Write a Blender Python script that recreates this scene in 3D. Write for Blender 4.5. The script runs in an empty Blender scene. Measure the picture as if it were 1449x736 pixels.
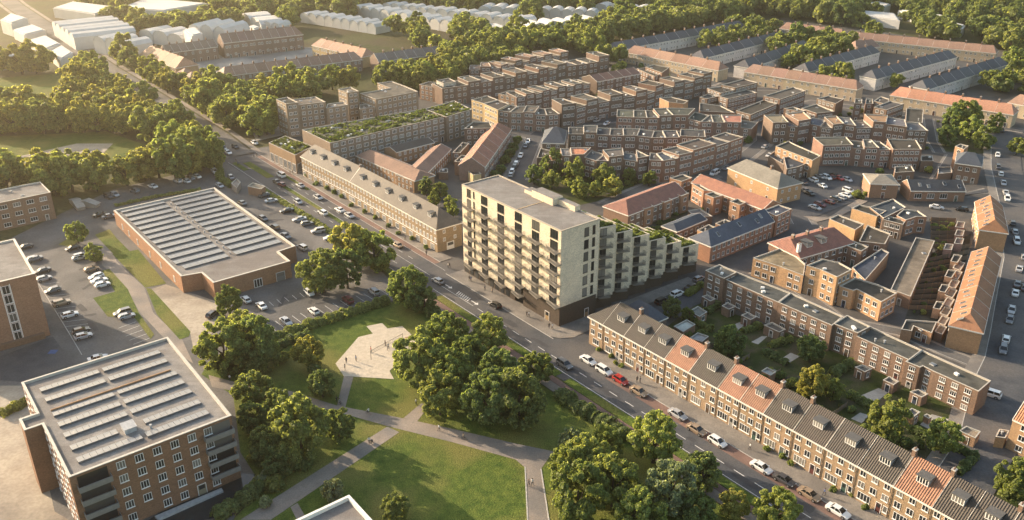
import bpy, math, random
from math import radians, sin, cos, pi, hypot, atan2
import numpy as np
random.seed(7)
SC = bpy.context.scene
COL = SC.collection
# ------------------------------------------------------------------ camera model (used for surveying ground points)
CAM_H, CAM_F, CAM_T = 117.0, 1250.0, radians(25)
CT, ST = cos(CAM_T), sin(CAM_T)
def G(px, py, z=0.0):
    x, y = px-724.5, py-368.0
    k = (CAM_H-z)/(CAM_F*ST+y*CT)
    return (x*k, (CAM_F*CT-y*ST)*k)
def depth(X, Y, Z=0.0): return Y*CT-(Z-CAM_H)*ST
TL = {'a':(590,60),'b':(790,60),'c':(990,100),'d':(740,150),'e':(950,150),'f':(1180,130),'g':(850,240),'h':(1030,240),'i':(1209,240),
 'j':(1040,310),'k':(1209,360),'l':(980,370),'m':(1180,460),'n':(380,100),'o':(560,140),'p':(190,30),'q':(280,160),'r':(420,240),
 's':(520,340),'u':(100,60),'v':(0,360),'w':(200,400),'x':(320,360),'y':(0,0)}
ZZ = {'Z1':(20,470,2.768),'Z2':(640,240,3.067),'Z3':(140,255,4.207),'Z4':(820,420,4.09),'Z5':(1200,580,4.719),'Z6':(410,190,4.088),'P':(0,0,1.0)}
def Q(t, x, y):
    if isinstance(t, int):
        r, c = divmod(t-1, 4)
        return (0,360,720,1080)[c]+x/3.873, (0,180,360,546)[r]+y/3.873
    if t in ZZ:
        a, b, c = ZZ[t]; return a+x/c, b+y/c
    a, b = TL[t]; return a+x/6.0333, b+y/6.0333
def W(t, p, z=0.0): return G(*Q(t, *p), z)
def WS(t, pts, z=0.0): return [W(t, p, z) for p in pts]
BU = (0.6185, -0.7858); BN = (-0.7858, -0.6185)           # along the boulevard, and across it towards the park
def S(s, t): return (20.4+BU[0]*s+BN[0]*t, 199+BU[1]*s+BN[1]*t)
# ------------------------------------------------------------------ materials
MATS = {}
def nodes(m):
    m.use_nodes = True; nt = m.node_tree; nt.nodes.clear()
    o = nt.nodes.new('ShaderNodeOutputMaterial'); b = nt.nodes.new('ShaderNodeBsdfPrincipled')
    nt.links.new(b.outputs[0], o.inputs[0]); return nt, b, o
def N(nt, t, **k):
    n = nt.nodes.new('ShaderNode'+t)
    for a, v in k.items():
        if a in n.inputs.keys(): n.inputs[a].default_value = v
        else: setattr(n, a, v)
    return n
def mixc(nt, fac, a, b, mode='MIX'):
    n = nt.nodes.new('ShaderNodeMix'); n.data_type = 'RGBA'; n.blend_type = mode
    for s, v in ((n.inputs[0], fac), (n.inputs[6], a), (n.inputs[7], b)):
        if hasattr(v, 'links'): nt.links.new(v, s)
        else: s.default_value = v if not isinstance(v, tuple) else (*v[:3], 1)
    return n.outputs[2]
def mr(nt, v, a, b, c, d):
    n = N(nt, 'MapRange'); nt.links.new(v, n.inputs[0])
    for i, x in enumerate((a, b, c, d)): n.inputs[i+1].default_value = x
    return n.outputs[0]
def surf(name, c1, c2=None, seam=None, scale=1.0, detail=5, rough=0.85, c3=None, scale3=0.08, bump=0.0, bscale=None, objcol=False, coord='Object', stretch=None, spec=0.3, fine=0.0, metal=0.0, lo=.35, hi=.65):
    m = bpy.data.materials.new(name); nt, b, o = nodes(m); MATS[name] = m
    tc = N(nt, 'TexCoord'); vec = tc.outputs[coord]
    if stretch:
        mp = N(nt, 'Mapping'); mp.inputs['Scale'].default_value = stretch; nt.links.new(vec, mp.inputs[0]); vec = mp.outputs[0]
    no = N(nt, 'TexNoise', Scale=scale, Detail=detail, Roughness=.62); nt.links.new(vec, no.inputs['Vector'])
    f = mr(nt, no.outputs[0], lo, hi, 0, 1)
    if objcol:
        oi = N(nt, 'ObjectInfo'); base = oi.outputs['Color']
        c1 = mixc(nt, 1.0, base, c1, 'MULTIPLY'); c2 = mixc(nt, 1.0, base, c2, 'MULTIPLY')
    col = mixc(nt, f, c1, c2 if c2 is not None else c1)
    if c3:
        n3 = N(nt, 'TexNoise', Scale=scale3, Detail=4); nt.links.new(tc.outputs[coord], n3.inputs['Vector'])
        col = mixc(nt, mr(nt, n3.outputs[0], .45, .62, 0, 1), col, c3, 'MULTIPLY' if objcol else 'MIX')
    if fine:
        n4 = N(nt, 'TexNoise', Scale=scale*9, Detail=3); nt.links.new(vec, n4.inputs['Vector'])
        col = mixc(nt, 1.0, col, mixc(nt, mr(nt, n4.outputs[0], .3, .7, 0, 1), (1-fine,)*3, (1+fine,)*3), 'MULTIPLY')
    if seam:
        bt = N(nt, 'TexBrick', Scale=1.0); bt.inputs['Brick Width'].default_value = seam[0]; bt.inputs['Row Height'].default_value = seam[1]; bt.inputs['Mortar Size'].default_value = .03; bt.inputs['Mortar'].default_value = (.72, .72, .72, 1); bt.inputs['Color1'].default_value = (1.08, 1.08, 1.08, 1); bt.inputs['Color2'].default_value = (.93, .93, .93, 1)
        nt.links.new(vec, bt.inputs['Vector']); col = mixc(nt, 1.0, col, bt.outputs[0], 'MULTIPLY')
    nt.links.new(col, b.inputs['Base Color'])
    b.inputs['Roughness'].default_value = rough; b.inputs['Specular IOR Level'].default_value = spec; b.inputs['Metallic'].default_value = metal
    if bump:
        bn = N(nt, 'TexNoise', Scale=bscale or scale*4, Detail=4); nt.links.new(vec, bn.inputs['Vector'])
        bp = N(nt, 'Bump', Strength=bump, Distance=0.15); nt.links.new(bn.outputs[0], bp.inputs['Height']); nt.links.new(bp.outputs[0], b.inputs['Normal'])
    return m
def build_materials():
    w3 = (1, 1, 1)
    # brick: object colour, UV in metres
    m = bpy.data.materials.new('brick'); nt, b, o = nodes(m); MATS['brick'] = m
    tc = N(nt, 'TexCoord'); oi = N(nt, 'ObjectInfo')
    br = N(nt, 'TexBrick', Scale=1.0); br.inputs['Brick Width'].default_value = .44; br.inputs['Row Height'].default_value = .15; br.inputs['Mortar Size'].default_value = .016
    br.inputs['Color1'].default_value = (1.12, 1.1, 1.06, 1); br.inputs['Color2'].default_value = (.78, .76, .74, 1); br.inputs['Mortar'].default_value = (1.15, 1.2, 1.25, 1)
    nt.links.new(tc.outputs['UV'], br.inputs['Vector'])
    n1 = N(nt, 'TexNoise', Scale=.35, Detail=6, Roughness=.7); nt.links.new(tc.outputs['Object'], n1.inputs['Vector'])
    n2 = N(nt, 'TexNoise', Scale=4.0, Detail=3); nt.links.new(tc.outputs['Object'], n2.inputs['Vector'])
    c = mixc(nt, 1.0, oi.outputs['Color'], br.outputs[0], 'MULTIPLY')
    c = mixc(nt, 1.0, c, mixc(nt, mr(nt, n1.outputs[0], .3, .7, 0, 1), (.86, .86, .87), (1.09, 1.08, 1.07)), 'MULTIPLY')
    c = mixc(nt, 1.0, c, mixc(nt, mr(nt, n2.outputs[0], .3, .7, 0, 1), (.84, .84, .84), (1.12, 1.12, 1.12)), 'MULTIPLY')
    nt.links.new(c, b.inputs['Base Color']); b.inputs['Roughness'].default_value = .9; b.inputs['Specular IOR Level'].default_value = .2
    # pantiles: UV u along eave, v up the slope
    m = bpy.data.materials.new('pantile'); nt, b, o = nodes(m); MATS['pantile'] = m
    tc = N(nt, 'TexCoord'); oi = N(nt, 'ObjectInfo'); sp = N(nt, 'SeparateXYZ'); nt.links.new(tc.outputs['UV'], sp.inputs[0])
    wv = N(nt, 'Math', operation='SINE'); mu = N(nt, 'Math', operation='MULTIPLY'); mu.inputs[1].default_value = 2*pi/.46
    nt.links.new(sp.outputs[0], mu.inputs[0]); nt.links.new(mu.outputs[0], wv.inputs[0])
    wv2 = N(nt, 'Math', operation='FRACT'); mu2 = N(nt, 'Math', operation='MULTIPLY'); mu2.inputs[1].default_value = 1/.5
    nt.links.new(sp.outputs[1], mu2.inputs[0]); nt.links.new(mu2.outputs[0], wv2.inputs[0])
    n1 = N(nt, 'TexNoise', Scale=.6, Detail=6, Roughness=.7); nt.links.new(tc.outputs['Object'], n1.inputs['Vector'])
    n2 = N(nt, 'TexNoise', Scale=5, Detail=2); nt.links.new(tc.outputs['Object'], n2.inputs['Vector'])
    c = mixc(nt, 1.0, oi.outputs['Color'], mixc(nt, mr(nt, n1.outputs[0], .3, .7, 0, 1), (.7, .7, .72), (1.2, 1.18, 1.12)), 'MULTIPLY')
    c = mixc(nt, 1.0, c, mixc(nt, mr(nt, n2.outputs[0], .3, .7, 0, 1), (.78, .78, .78), (1.2, 1.2, 1.2)), 'MULTIPLY')
    nt.links.new(c, b.inputs['Base Color']); b.inputs['Roughness'].default_value = .75
    ad = N(nt, 'Math', operation='MULTIPLY_ADD'); ad.inputs[1].default_value = .55; nt.links.new(wv2.outputs[0], ad.inputs[2] if False else ad.inputs[0]); nt.links.new(wv.outputs[0], ad.inputs[2])
    bp = N(nt, 'Bump', Strength=.8, Distance=.07); nt.links.new(ad.outputs[0], bp.inputs['Height']); nt.links.new(bp.outputs[0], b.inputs['Normal'])
    surf('slate', (.85,)*3, (1.2, 1.18, 1.15), scale=1.2, objcol=True, fine=.15, c3=(.8, .8, .8), scale3=.15, rough=.7)
    surf('flat_roof', (.8, .8, .8), (1.2, 1.18, 1.12), scale=.5, objcol=True, fine=.16, c3=(.66, .66, .65), scale3=.15, spec=.08, rough=.95, seam=(7, 1.1))
    surf('dormer_lead', (.085, .083, .08), (.12, .118, .112), scale=1.5); surf('coping', (.9,)*3, (1.1,)*3, scale=1.5, objcol=True, rough=.6)
    surf('white_paint', (.72, .70, .66), (.8, .78, .74), scale=2, rough=.5)
    surf('paint', (.93,)*3, (1.05,)*3, scale=1, objcol=True, rough=.6)
    surf('massing', (.56, .54, .50), (.62, .60, .56), scale=.2, rough=.9, fine=.03)
    # glazing with curtains behind some of the panes
    m = bpy.data.materials.new('glazing'); nt, b, o = nodes(m); MATS['glazing'] = m
    oi = N(nt, 'ObjectInfo'); rn = mr(nt, oi.outputs['Random'], .55, 1.0, 0, 1)
    nt.links.new(mixc(nt, rn, (.02, .024, .028), (.26, .24, .21)), b.inputs['Base Color']); b.inputs['Roughness'].default_value = .12; b.inputs['Specular IOR Level'].default_value = .6
    surf('bronze', (.045, .04, .035), (.06, .055, .045), rough=.4); surf('dark_metal', (.03, .03, .032), (.05, .05, .05), rough=.45); surf('grey_metal', (.34, .34, .34), (.46, .46, .45), scale=1.5, rough=.5, fine=.1)
    m = surf('railing', (.20, .18, .155), (.26, .235, .20), rough=.5)
    # asphalt and paving
    surf('asphalt', (.054, .057, .064), (.084, .085, .089), scale=.3, detail=9, c3=(.105, .098, .093), scale3=.06, fine=.22, rough=.85, bump=.1, bscale=8)
    surf('asphalt_patch', (.045, .046, .05), (.062, .062, .066), scale=.6, detail=8, fine=.2)
    surf('asphalt_warm', (.115, .108, .102), (.155, .146, .136), scale=.2, detail=8, c3=(.085, .083, .08), scale3=.06, fine=.2, rough=.85)
    surf('paving', (.185, .165, .145), (.25, .225, .195), scale=.5, detail=7, fine=.2, c3=(.16, .145, .13), scale3=.12)
    surf('brick_paving', (.17, .105, .085), (.23, .145, .115), scale=.6, detail=7, fine=.2, c3=(.14, .09, .075), scale3=.15)
    surf('city_floor', (.075, .07, .066), (.108, .10, .092), scale=.3, detail=7, fine=.22, c3=(.07, .066, .062), scale3=.07)
    surf('concrete', (.30, .28, .25), (.40, .375, .335), scale=.18, detail=8, c3=(.22, .205, .19), scale3=.05, fine=.12)
    surf('path', (.235, .195, .16), (.30, .25, .205), scale=.4, detail=7, fine=.18, c3=(.17, .155, .14), scale3=.1)
    surf('sand', (.42, .36, .275), (.54, .465, .36), scale=.9, detail=8, fine=.15, bump=.6, bscale=1.6)
    surf('dust', (.30, .25, .19), (.42, .36, .28), scale=.15, detail=8, c3=(.20, .17, .14), scale3=.05, fine=.15)
    surf('marking', (.55, .54, .5), (.74, .72, .68), scale=2.5, rough=.7)
    surf('kerb', (.36, .34, .31), (.46, .44, .4), scale=1.5)
    surf('lawn', (.050, .085, .016), (.115, .145, .028), scale=.5, detail=10, c3=(.15, .145, .04), scale3=.06, fine=.5, bump=1.0, bscale=2.6, spec=.1)
    surf('garden_grass', (.030, .045, .012), (.06, .075, .022), scale=.4, detail=8, fine=.35, c3=(.075, .065, .04), scale3=.2, bump=.7, bscale=3, spec=.1)
    surf('shaded_soil', (.022, .024, .018), (.045, .042, .034), scale=.5, detail=8, c3=(.07, .066, .055), scale3=.35, fine=.3, spec=.1)  # garden ground with the shadow of the garages put into its dark colour
    surf('earth', (.055, .062, .022), (.09, .09, .04), scale=.08, detail=9, fine=.3, c3=(.07, .06, .035), scale3=.03, spec=.1)
    surf('bark', (.05, .038, .026), (.09, .07, .05), scale=3, stretch=(1, 1, .2), bump=.5)
    surf('solar', (.135, .145, .162), (.185, .195, .21), scale=.9, rough=.35, fine=.16, spec=.5); surf('solar_shaded', (.10, .105, .115), (.14, .14, .145), rough=.5)
    surf('gravel_roof', (.20, .185, .17), (.26, .242, .222), scale=.6, detail=8, fine=.22, c3=(.18, .16, .145), scale3=.1, seam=(6, 1.6), spec=.1)
    surf('tower_brick_white', (.6,)*3)
    surf('timber', (.30, .17, .09), (.40, .24, .13), scale=1, objcol=False, stretch=(1, 1, .3))
    surf('pond', (.02, .03, .035), (.03, .04, .045), rough=.08)
    surf('skin', (.45, .28, .2)); surf('hair', (.04, .025, .015)); surf('cloth', (.85,)*3, (1.1,)*3, scale=6, objcol=True); surf('trousers', (.02, .022, .03), (.04, .042, .055), scale=6)
    surf('rubber', (.018,)*3, (.028,)*3); surf('rim', (.4,)*3, metal=.7, rough=.35)
    surf('lamp_white', (.8, .8, .78), rough=.2); surf('lamp_red', (.3, .02, .015), rough=.2); surf('car_glass', (.012, .014, .016), rough=.05, spec=.7)
    m = bpy.data.materials.new('car_paint'); nt, b, o = nodes(m); MATS['car_paint'] = m
    oi = N(nt, 'ObjectInfo'); nt.links.new(oi.outputs['Color'], b.inputs['Base Color']); b.inputs['Roughness'].default_value = .28; b.inputs['Coat Weight'].default_value = .5; b.inputs['Metallic'].default_value = .1
    # foliage
    for nm, k in (('leaf', 1.0), ('leaf_far', 1.0)):
        m = bpy.data.materials.new(nm); nt, b, o = nodes(m); MATS[nm] = m
        oi = N(nt, 'ObjectInfo'); geo = N(nt, 'NewGeometry'); tc = N(nt, 'TexCoord')
        rnd = geo.outputs['Random Per Island']
        c = mixc(nt, rnd, (.5, .54, .45), (1.5, 1.46, 1.4))
        if nm == 'leaf':
            base = mixc(nt, 1.0, oi.outputs['Color'], mixc(nt, oi.outputs['Random'], (.82, .88, .85), (1.15, 1.1, 1.1)), 'MULTIPLY')
        else:
            nn = N(nt, 'TexNoise', Scale=.045, Detail=2); nt.links.new(tc.outputs['Object'], nn.inputs['Vector'])
            base = mixc(nt, mr(nt, nn.outputs[0], .35, .65, 0, 1), (.135, .165, .065), (.205, .225, .09))
        col = mixc(nt, 1.0, base, c, 'MULTIPLY')
        nt.links.new(col, b.inputs['Base Color']); b.inputs['Roughness'].default_value = .55; b.inputs['Specular IOR Level'].default_value = .25
        tr = N(nt, 'BsdfTranslucent'); nt.links.new(mixc(nt, 1.0, col, (2.0, 1.95, .95), 'MULTIPLY'), tr.inputs[0])
        ms = N(nt, 'MixShader'); ms.inputs[0].default_value = .52
        nt.links.new(b.outputs[0], ms.inputs[1]); nt.links.new(tr.outputs[0], ms.inputs[2]); nt.links.new(ms.outputs[0], o.inputs[0])
# ------------------------------------------------------------------ mesh helpers
class MB:
    def __init__(s): s.v, s.f, s.m, s.uv = [], [], [], []
    def face(s, pts, mi=0, uv=None):
        i = len(s.v); s.v += [tuple(p) for p in pts]; s.f.append(tuple(range(i, i+len(pts)))); s.m.append(mi)
        s.uv.append(uv if uv else [(p[0]*.7+p[1]*.7, p[2] if len(p) > 2 else 0) for p in pts])
    def wallq(s, a, b, z0, z1, mi=0):
        L = hypot(b[0]-a[0], b[1]-a[1])
        s.face([(a[0], a[1], z0), (b[0], b[1], z0), (b[0], b[1], z1), (a[0], a[1], z1)], mi, [(0, z0), (L, z0), (L, z1), (0, z1)])
    def prism(s, poly, z0, z1, mi=0, top=None, bottom=False):
        n = len(poly)
        for i in range(n): s.wallq(poly[i], poly[(i+1) % n], z0, z1, mi)
        if top is not None: s.face([(x, y, z1) for x, y in poly], top)
        if bottom: s.face([(x, y, z0) for x, y in poly[::-1]], mi)
    def box(s, x0, x1, y0, y1, z0, z1, mi=0):
        s.prism([(x0, y0), (x1, y0), (x1, y1), (x0, y1)], z0, z1, mi, top=mi, bottom=True)
    def tube(s, p, q, r0, r1=None, n=6, mi=0, cap=True):
        r1 = r0 if r1 is None else r1
        p, q = np.array(p, float), np.array(q, float); d = q-p; d /= max(np.linalg.norm(d), 1e-6)
        a = np.cross(d, (0, 0, 1) if abs(d[2]) < .9 else (1, 0, 0)); a /= np.linalg.norm(a); b = np.cross(d, a)
        A = [p+r0*(a*cos(2*pi*i/n)+b*sin(2*pi*i/n)) for i in range(n)]; B = [q+r1*(a*cos(2*pi*i/n)+b*sin(2*pi*i/n)) for i in range(n)]
        for i in range(n):
            j = (i+1) % n; s.face([A[j], A[i], B[i], B[j]], mi)
        if cap: s.face(B[::-1], mi); s.face(A, mi)
    def build(s, name, mats, smooth=False):
        me = bpy.data.meshes.new(name); me.from_pydata(s.v, [], s.f)
        for m in (mats if isinstance(mats, (list, tuple)) else [mats]): me.materials.append(MATS[m])
        me.polygons.foreach_set('material_index', s.m)
        ul = me.uv_layers.new(name='UVMap'); flat = [c for u in s.uv for p in u for c in p]
        ul.data.foreach_set('uv', flat)
        if smooth: me.polygons.foreach_set('use_smooth', [True]*len(s.f))
        me.update(); return me
def put(name, me, parent=None, loc=(0, 0, 0), rz=0.0, col=None, label=None, cat=None, group=None, kind=None, scale=None):
    o = bpy.data.objects.new(name, me); COL.objects.link(o)
    if parent: o.parent = parent
    o.location = loc; o.rotation_euler = (0, 0, rz)
    if scale: o.scale = scale
    if col: o.color = (*col[:3], 1)
    if label: o['label'] = label
    if cat: o['category'] = cat
    if group: o['group'] = group
    if kind: o['kind'] = kind
    return o
def thing(name, label, cat, loc, rz=0.0, group=None): return put(name, None, None, loc, rz, None, label, cat, group)
def area2(p): return sum(p[i][0]*p[(i+1) % len(p)][1]-p[(i+1) % len(p)][0]*p[i][1] for i in range(len(p)))
def ccw(p): return list(p) if area2(p) > 0 else list(p)[::-1]
def inset(poly, d):
    n = len(poly); out = []
    for i in range(n):
        a, b, c = poly[i-1], poly[i], poly[(i+1) % n]
        e1 = (b[0]-a[0], b[1]-a[1]); e2 = (c[0]-b[0], c[1]-b[1]); l1, l2 = hypot(*e1), hypot(*e2)
        n1 = (-e1[1]/l1, e1[0]/l1); n2 = (-e2[1]/l2, e2[0]/l2)
        k = 1+n1[0]*n2[0]+n1[1]*n2[1]; k = max(k, .35)
        out.append((b[0]+d*(n1[0]+n2[0])/k, b[1]+d*(n1[1]+n2[1])/k))
    return out
def inside(p, poly):
    x, y = p; r = False; n = len(poly)
    for i in range(n):
        x1, y1 = poly[i]; x2, y2 = poly[i-1]
        if (y1 > y) != (y2 > y) and x < (x2-x1)*(y-y1)/(y2-y1)+x1: r = not r
    return r
def centroid(p): return (sum(a[0] for a in p)/len(p), sum(a[1] for a in p)/len(p))
def lerp(a, b, k): return (a[0]+(b[0]-a[0])*k, a[1]+(b[1]-a[1])*k)
ORD = 'first second third fourth fifth sixth seventh eighth ninth tenth eleventh twelfth thirteenth fourteenth fifteenth sixteenth seventeenth eighteenth nineteenth twentieth'.split()
ORD += ['twenty-'+o for o in ORD[:9]]
FOOT = []
# colours
RED, BROWN, TAN, YEL, CREAM, DARKB, PALE = (.215, .142, .105), (.18, .132, .104), (.38, .26, .16), (.46, .33, .18), (.70, .60, .45), (.085, .066, .052), (.46, .42, .36)
R_ORANGE, R_DARK, R_BLUE, R_PINK, R_RED, R_GREY, R_TAN = (.40, .175, .09), (.07, .064, .058), (.065, .076, .096), (.36, .225, .165), (.18, .095, .075), (.075, .07, .064), (.22, .19, .155)
C_PALE = (.44, .40, .34)
# ------------------------------------------------------------------ windows
WCACHE = {}
def win_mesh(w, h, lights, far, frame='white_paint'):
    k = (w, h, lights, far, frame)
    if k in WCACHE: return WCACHE[k]
    fr, pn = MB(), MB(); t = .085 if not far else .16
    fr.box(-w/2, -w/2+t, -.07, 0, 0, h); fr.box(w/2-t, w/2, -.07, 0, 0, h); fr.box(-w/2+t, w/2-t, -.07, 0, 0, t); fr.box(-w/2+t, w/2-t, -.07, 0, h-t, h)
    for i in range(1, lights):
        x = -w/2+i*w/lights; fr.box(x-t/2, x+t/2, -.06, 0, t, h-t)
    if not far: fr.box(-w/2-.06, w/2+.06, -.16, 0, -.09, 0)
    tgt = fr if far else pn
    tgt.face([(-w/2+t, -.025, t), (w/2-t, -.025, t), (w/2-t, -.025, h-t), (-w/2+t, -.025, h-t)], 1 if far else 0)
    r = (fr.build('window', [frame, 'glazing']), None if far else pn.build('pane', 'glazing')); WCACHE[k] = r; return r
def add_win(root, p, ang, z, w, h, lights=2, far=True, name='window', frame=None):
    """p in root-local xy, ang = direction of the wall edge"""
    fm, pm = win_mesh(round(w, 2), round(h, 2), lights, far, frame or 'white_paint')
    o = put(name, fm, root, (p[0], p[1], z), ang)
    if pm: put('pane', pm, o)
    return o
DOORM = {}
def add_door(root, p, ang, col=None, w=1.0, h=2.2, z=0):
    k = (w, h)
    if k not in DOORM:
        m = MB(); m.box(-w/2, w/2, -.06, 0, .05, h, 0); m.box(-w/2-.1, -w/2, -.1, 0, .05, h+.1, 1); m.box(w/2, w/2+.1, -.1, 0, .05, h+.1, 1); m.box(-w/2, w/2, -.1, 0, h, h+.1, 1)
        m.face([(-w/2+.2, -.065, h*.55), (w/2-.2, -.065, h*.55), (w/2-.2, -.065, h-.15), (-w/2+.2, -.065, h-.15)], 2); DOORM[k] = m.build('door', ['paint', 'white_paint', 'glazing'])
    return put('door', DOORM[k], root, (p[0], p[1], z), ang, col or random.choice([(.05, .09, .07), (.10, .035, .03), (.04, .05, .08), (.25, .24, .22), (.08, .05, .03)]))
def edge_windows(root, a, b, z0, h, storeys, far=True, spacing=3.0, ww=1.5, wh=1.45, lights=2, door=False, ground=True, margin=.7, gw=None, jitter=0.0):
    L = hypot(b[0]-a[0], b[1]-a[1]); ang = atan2(b[1]-a[1], b[0]-a[0])
    n = max(1, int((L-2*margin)/spacing+.5)); st = h/storeys
    for s in range(storeys):
        if s == 0 and not ground: continue
        for i in range(n):
            k = (margin+(L-2*margin)*(i+.5)/n)/L; p = lerp(a, b, k); w = min(ww, (L-2*margin)/n*.8); hh = min(wh, st*.6)
            if s == 0 and door and i == n-1: add_door(root, p, ang, h=min(2.2, st*.85)); continue
            z = z0+s*st+st*.30
            if s == 0 and gw: w = min(gw, (L-2*margin)/n*.85)
            add_win(root, p, ang, z, w, hh, lights, far)
VENTM = {}
def vent(root, x, y, z, kind=0):
    if kind not in VENTM:
        m = MB()
        if kind == 0: m.box(-.5, .5, -.35, .35, 0, .5)
        elif kind == 1: m.tube((0, 0, 0), (0, 0, .7), .22, .2, 8); m.tube((0, 0, .7), (0, 0, .85), .32, .3, 8)
        else: m.box(-.6, .6, -.6, .6, 0, .18); m.face([(-.5, -.5, .2), (.5, -.5, .2), (.5, .5, .3), (-.5, .5, .3)], 1)
        VENTM[kind] = m.build('roof_vent', ['grey_metal' if kind != 0 else 'white_paint', 'solar'])
    put('roof_light' if kind == 2 else 'roof_vent', VENTM[kind], root, (x, y, z), random.random()*3)
CHM = {}
def chimney(root, x, y, z, h=1.6, ang=0.0, col=None, white=False, w=.9):
    k = (round(h, 1), white, w)
    if k not in CHM:
        m = MB(); m.box(-w/2, w/2, -.35, .35, -1.2, h); m.box(-w/2-.07, w/2+.07, -.42, .42, h, h+.15, 1); m.tube((-.2, 0, h+.15), (-.2, 0, h+.55), .13, .11, 6, 2); m.tube((.2, 0, h+.15), (.2, 0, h+.55), .13, .11, 6, 2)
        CHM[k] = m.build('chimney', ['white_paint' if white else 'brick', 'kerb', 'brick'])
    return put('chimney', CHM[k], root, (x, y, z), ang, col or RED)
def jit(c, a=.12):
    k = 1+random.uniform(-a, a); return (c[0]*k*(1+random.uniform(-a, a)*.4), c[1]*k, c[2]*k*(1+random.uniform(-a, a)*.4))
# ------------------------------------------------------------------ buildings
def faces_cam(a, b, th=.35):
    L = hypot(b[0]-a[0], b[1]-a[1]); nx, ny = (b[1]-a[1])/L, -(b[0]-a[0])/L; mx, my = (a[0]+b[0])/2, (a[1]+b[1])/2; d = hypot(mx, my)
    return (nx*-mx+ny*-my)/d > th
def flat_house(poly, h, label, name='brick_house', cat='house', group=None, wall=None, roof=R_GREY, coping=C_PALE, storeys=None, th=.35, win=True, far=None, spacing=3.0, ww=1.5, wh=1.45,
               lights=2, door=True, vents=1, roofmat='flat_roof', par=.35, skip=(), only=None, ground=True, gw=None, cw=.2):
    poly = ccw(poly); c = centroid(poly); FOOT.append(poly)
    P = [(x-c[0], y-c[1]) for x, y in poly]; root = thing(name, label, cat, (c[0], c[1], 0), 0, group)
    wall = wall or jit(BROWN); m = MB(); m.prism(P, 0, h, 0); put('wall', m.build('wall', 'brick'), root, col=wall)
    m = MB(); I = inset(P, cw); m.face([(x, y, h-par) for x, y in I], 0); put('roof', m.build('roof', roofmat), root, col=jit(roof, .15))
    m = MB(); O = inset(P, -.05); n = len(P)
    for i in range(n):
        j = (i+1) % n
        m.face([(*O[i], h+.1), (*O[j], h+.1), (*I[j], h+.1), (*I[i], h+.1)]); m.wallq(O[i], O[j], h-.03, h+.1); m.wallq(I[j], I[i], h-par, h+.1)
    put('parapet', m.build('parapet', 'coping'), root, col=coping)
    storeys = storeys or max(1, round(h/2.8)); dd = depth(*c)
    far = dd > 270 if far is None else far
    if win:
        first = True
        for i in range(n):
            a, b = poly[i], poly[(i+1) % n]; L = hypot(b[0]-a[0], b[1]-a[1])
            if L < 2.6 or i in skip or not faces_cam(a, b, th) or (only and i not in only): continue
            edge_windows(root, P[i], P[(i+1) % n], 0, h-.25, storeys, far, spacing, ww, wh, lights, door and first, ground, gw=gw); first = False
    if vents:
        for k in range(vents):
            i = random.randrange(n); q = lerp((0, 0), P[i], random.uniform(.1, .55)); vent(root, q[0], q[1], h-par, random.choice((0, 1, 2)))
    return root
SKY = {}
def skylight(root, x, d, h, rise, at=.5, back=False):
    k = (round(d, 1), round(rise, 1))
    if k not in SKY:
        m = MB(); sl = rise/(d/2); P = lambda u, v, w: (u, v, v*sl+w)
        for a, b, mi, w in ((.55, .7, 0, .10), (.45, .6, 1, .14)): m.face([P(-a, -b, w), P(a, -b, w), P(a, b, w), P(-a, b, w)], mi)
        for (p, q) in (((-.55, -.7), (.55, -.7)), ((.55, -.7), (.55, .7)), ((.55, .7), (-.55, .7)), ((-.55, .7), (-.55, -.7))): m.face([P(*p, -.05), P(*q, -.05), P(*q, .10), P(*p, .10)], 0)
        SKY[k] = m.build('skylight', ['grey_metal', 'glazing'])
    put('skylight', SKY[k], root, (x, d/2*at, h+.06+rise*at))
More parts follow.
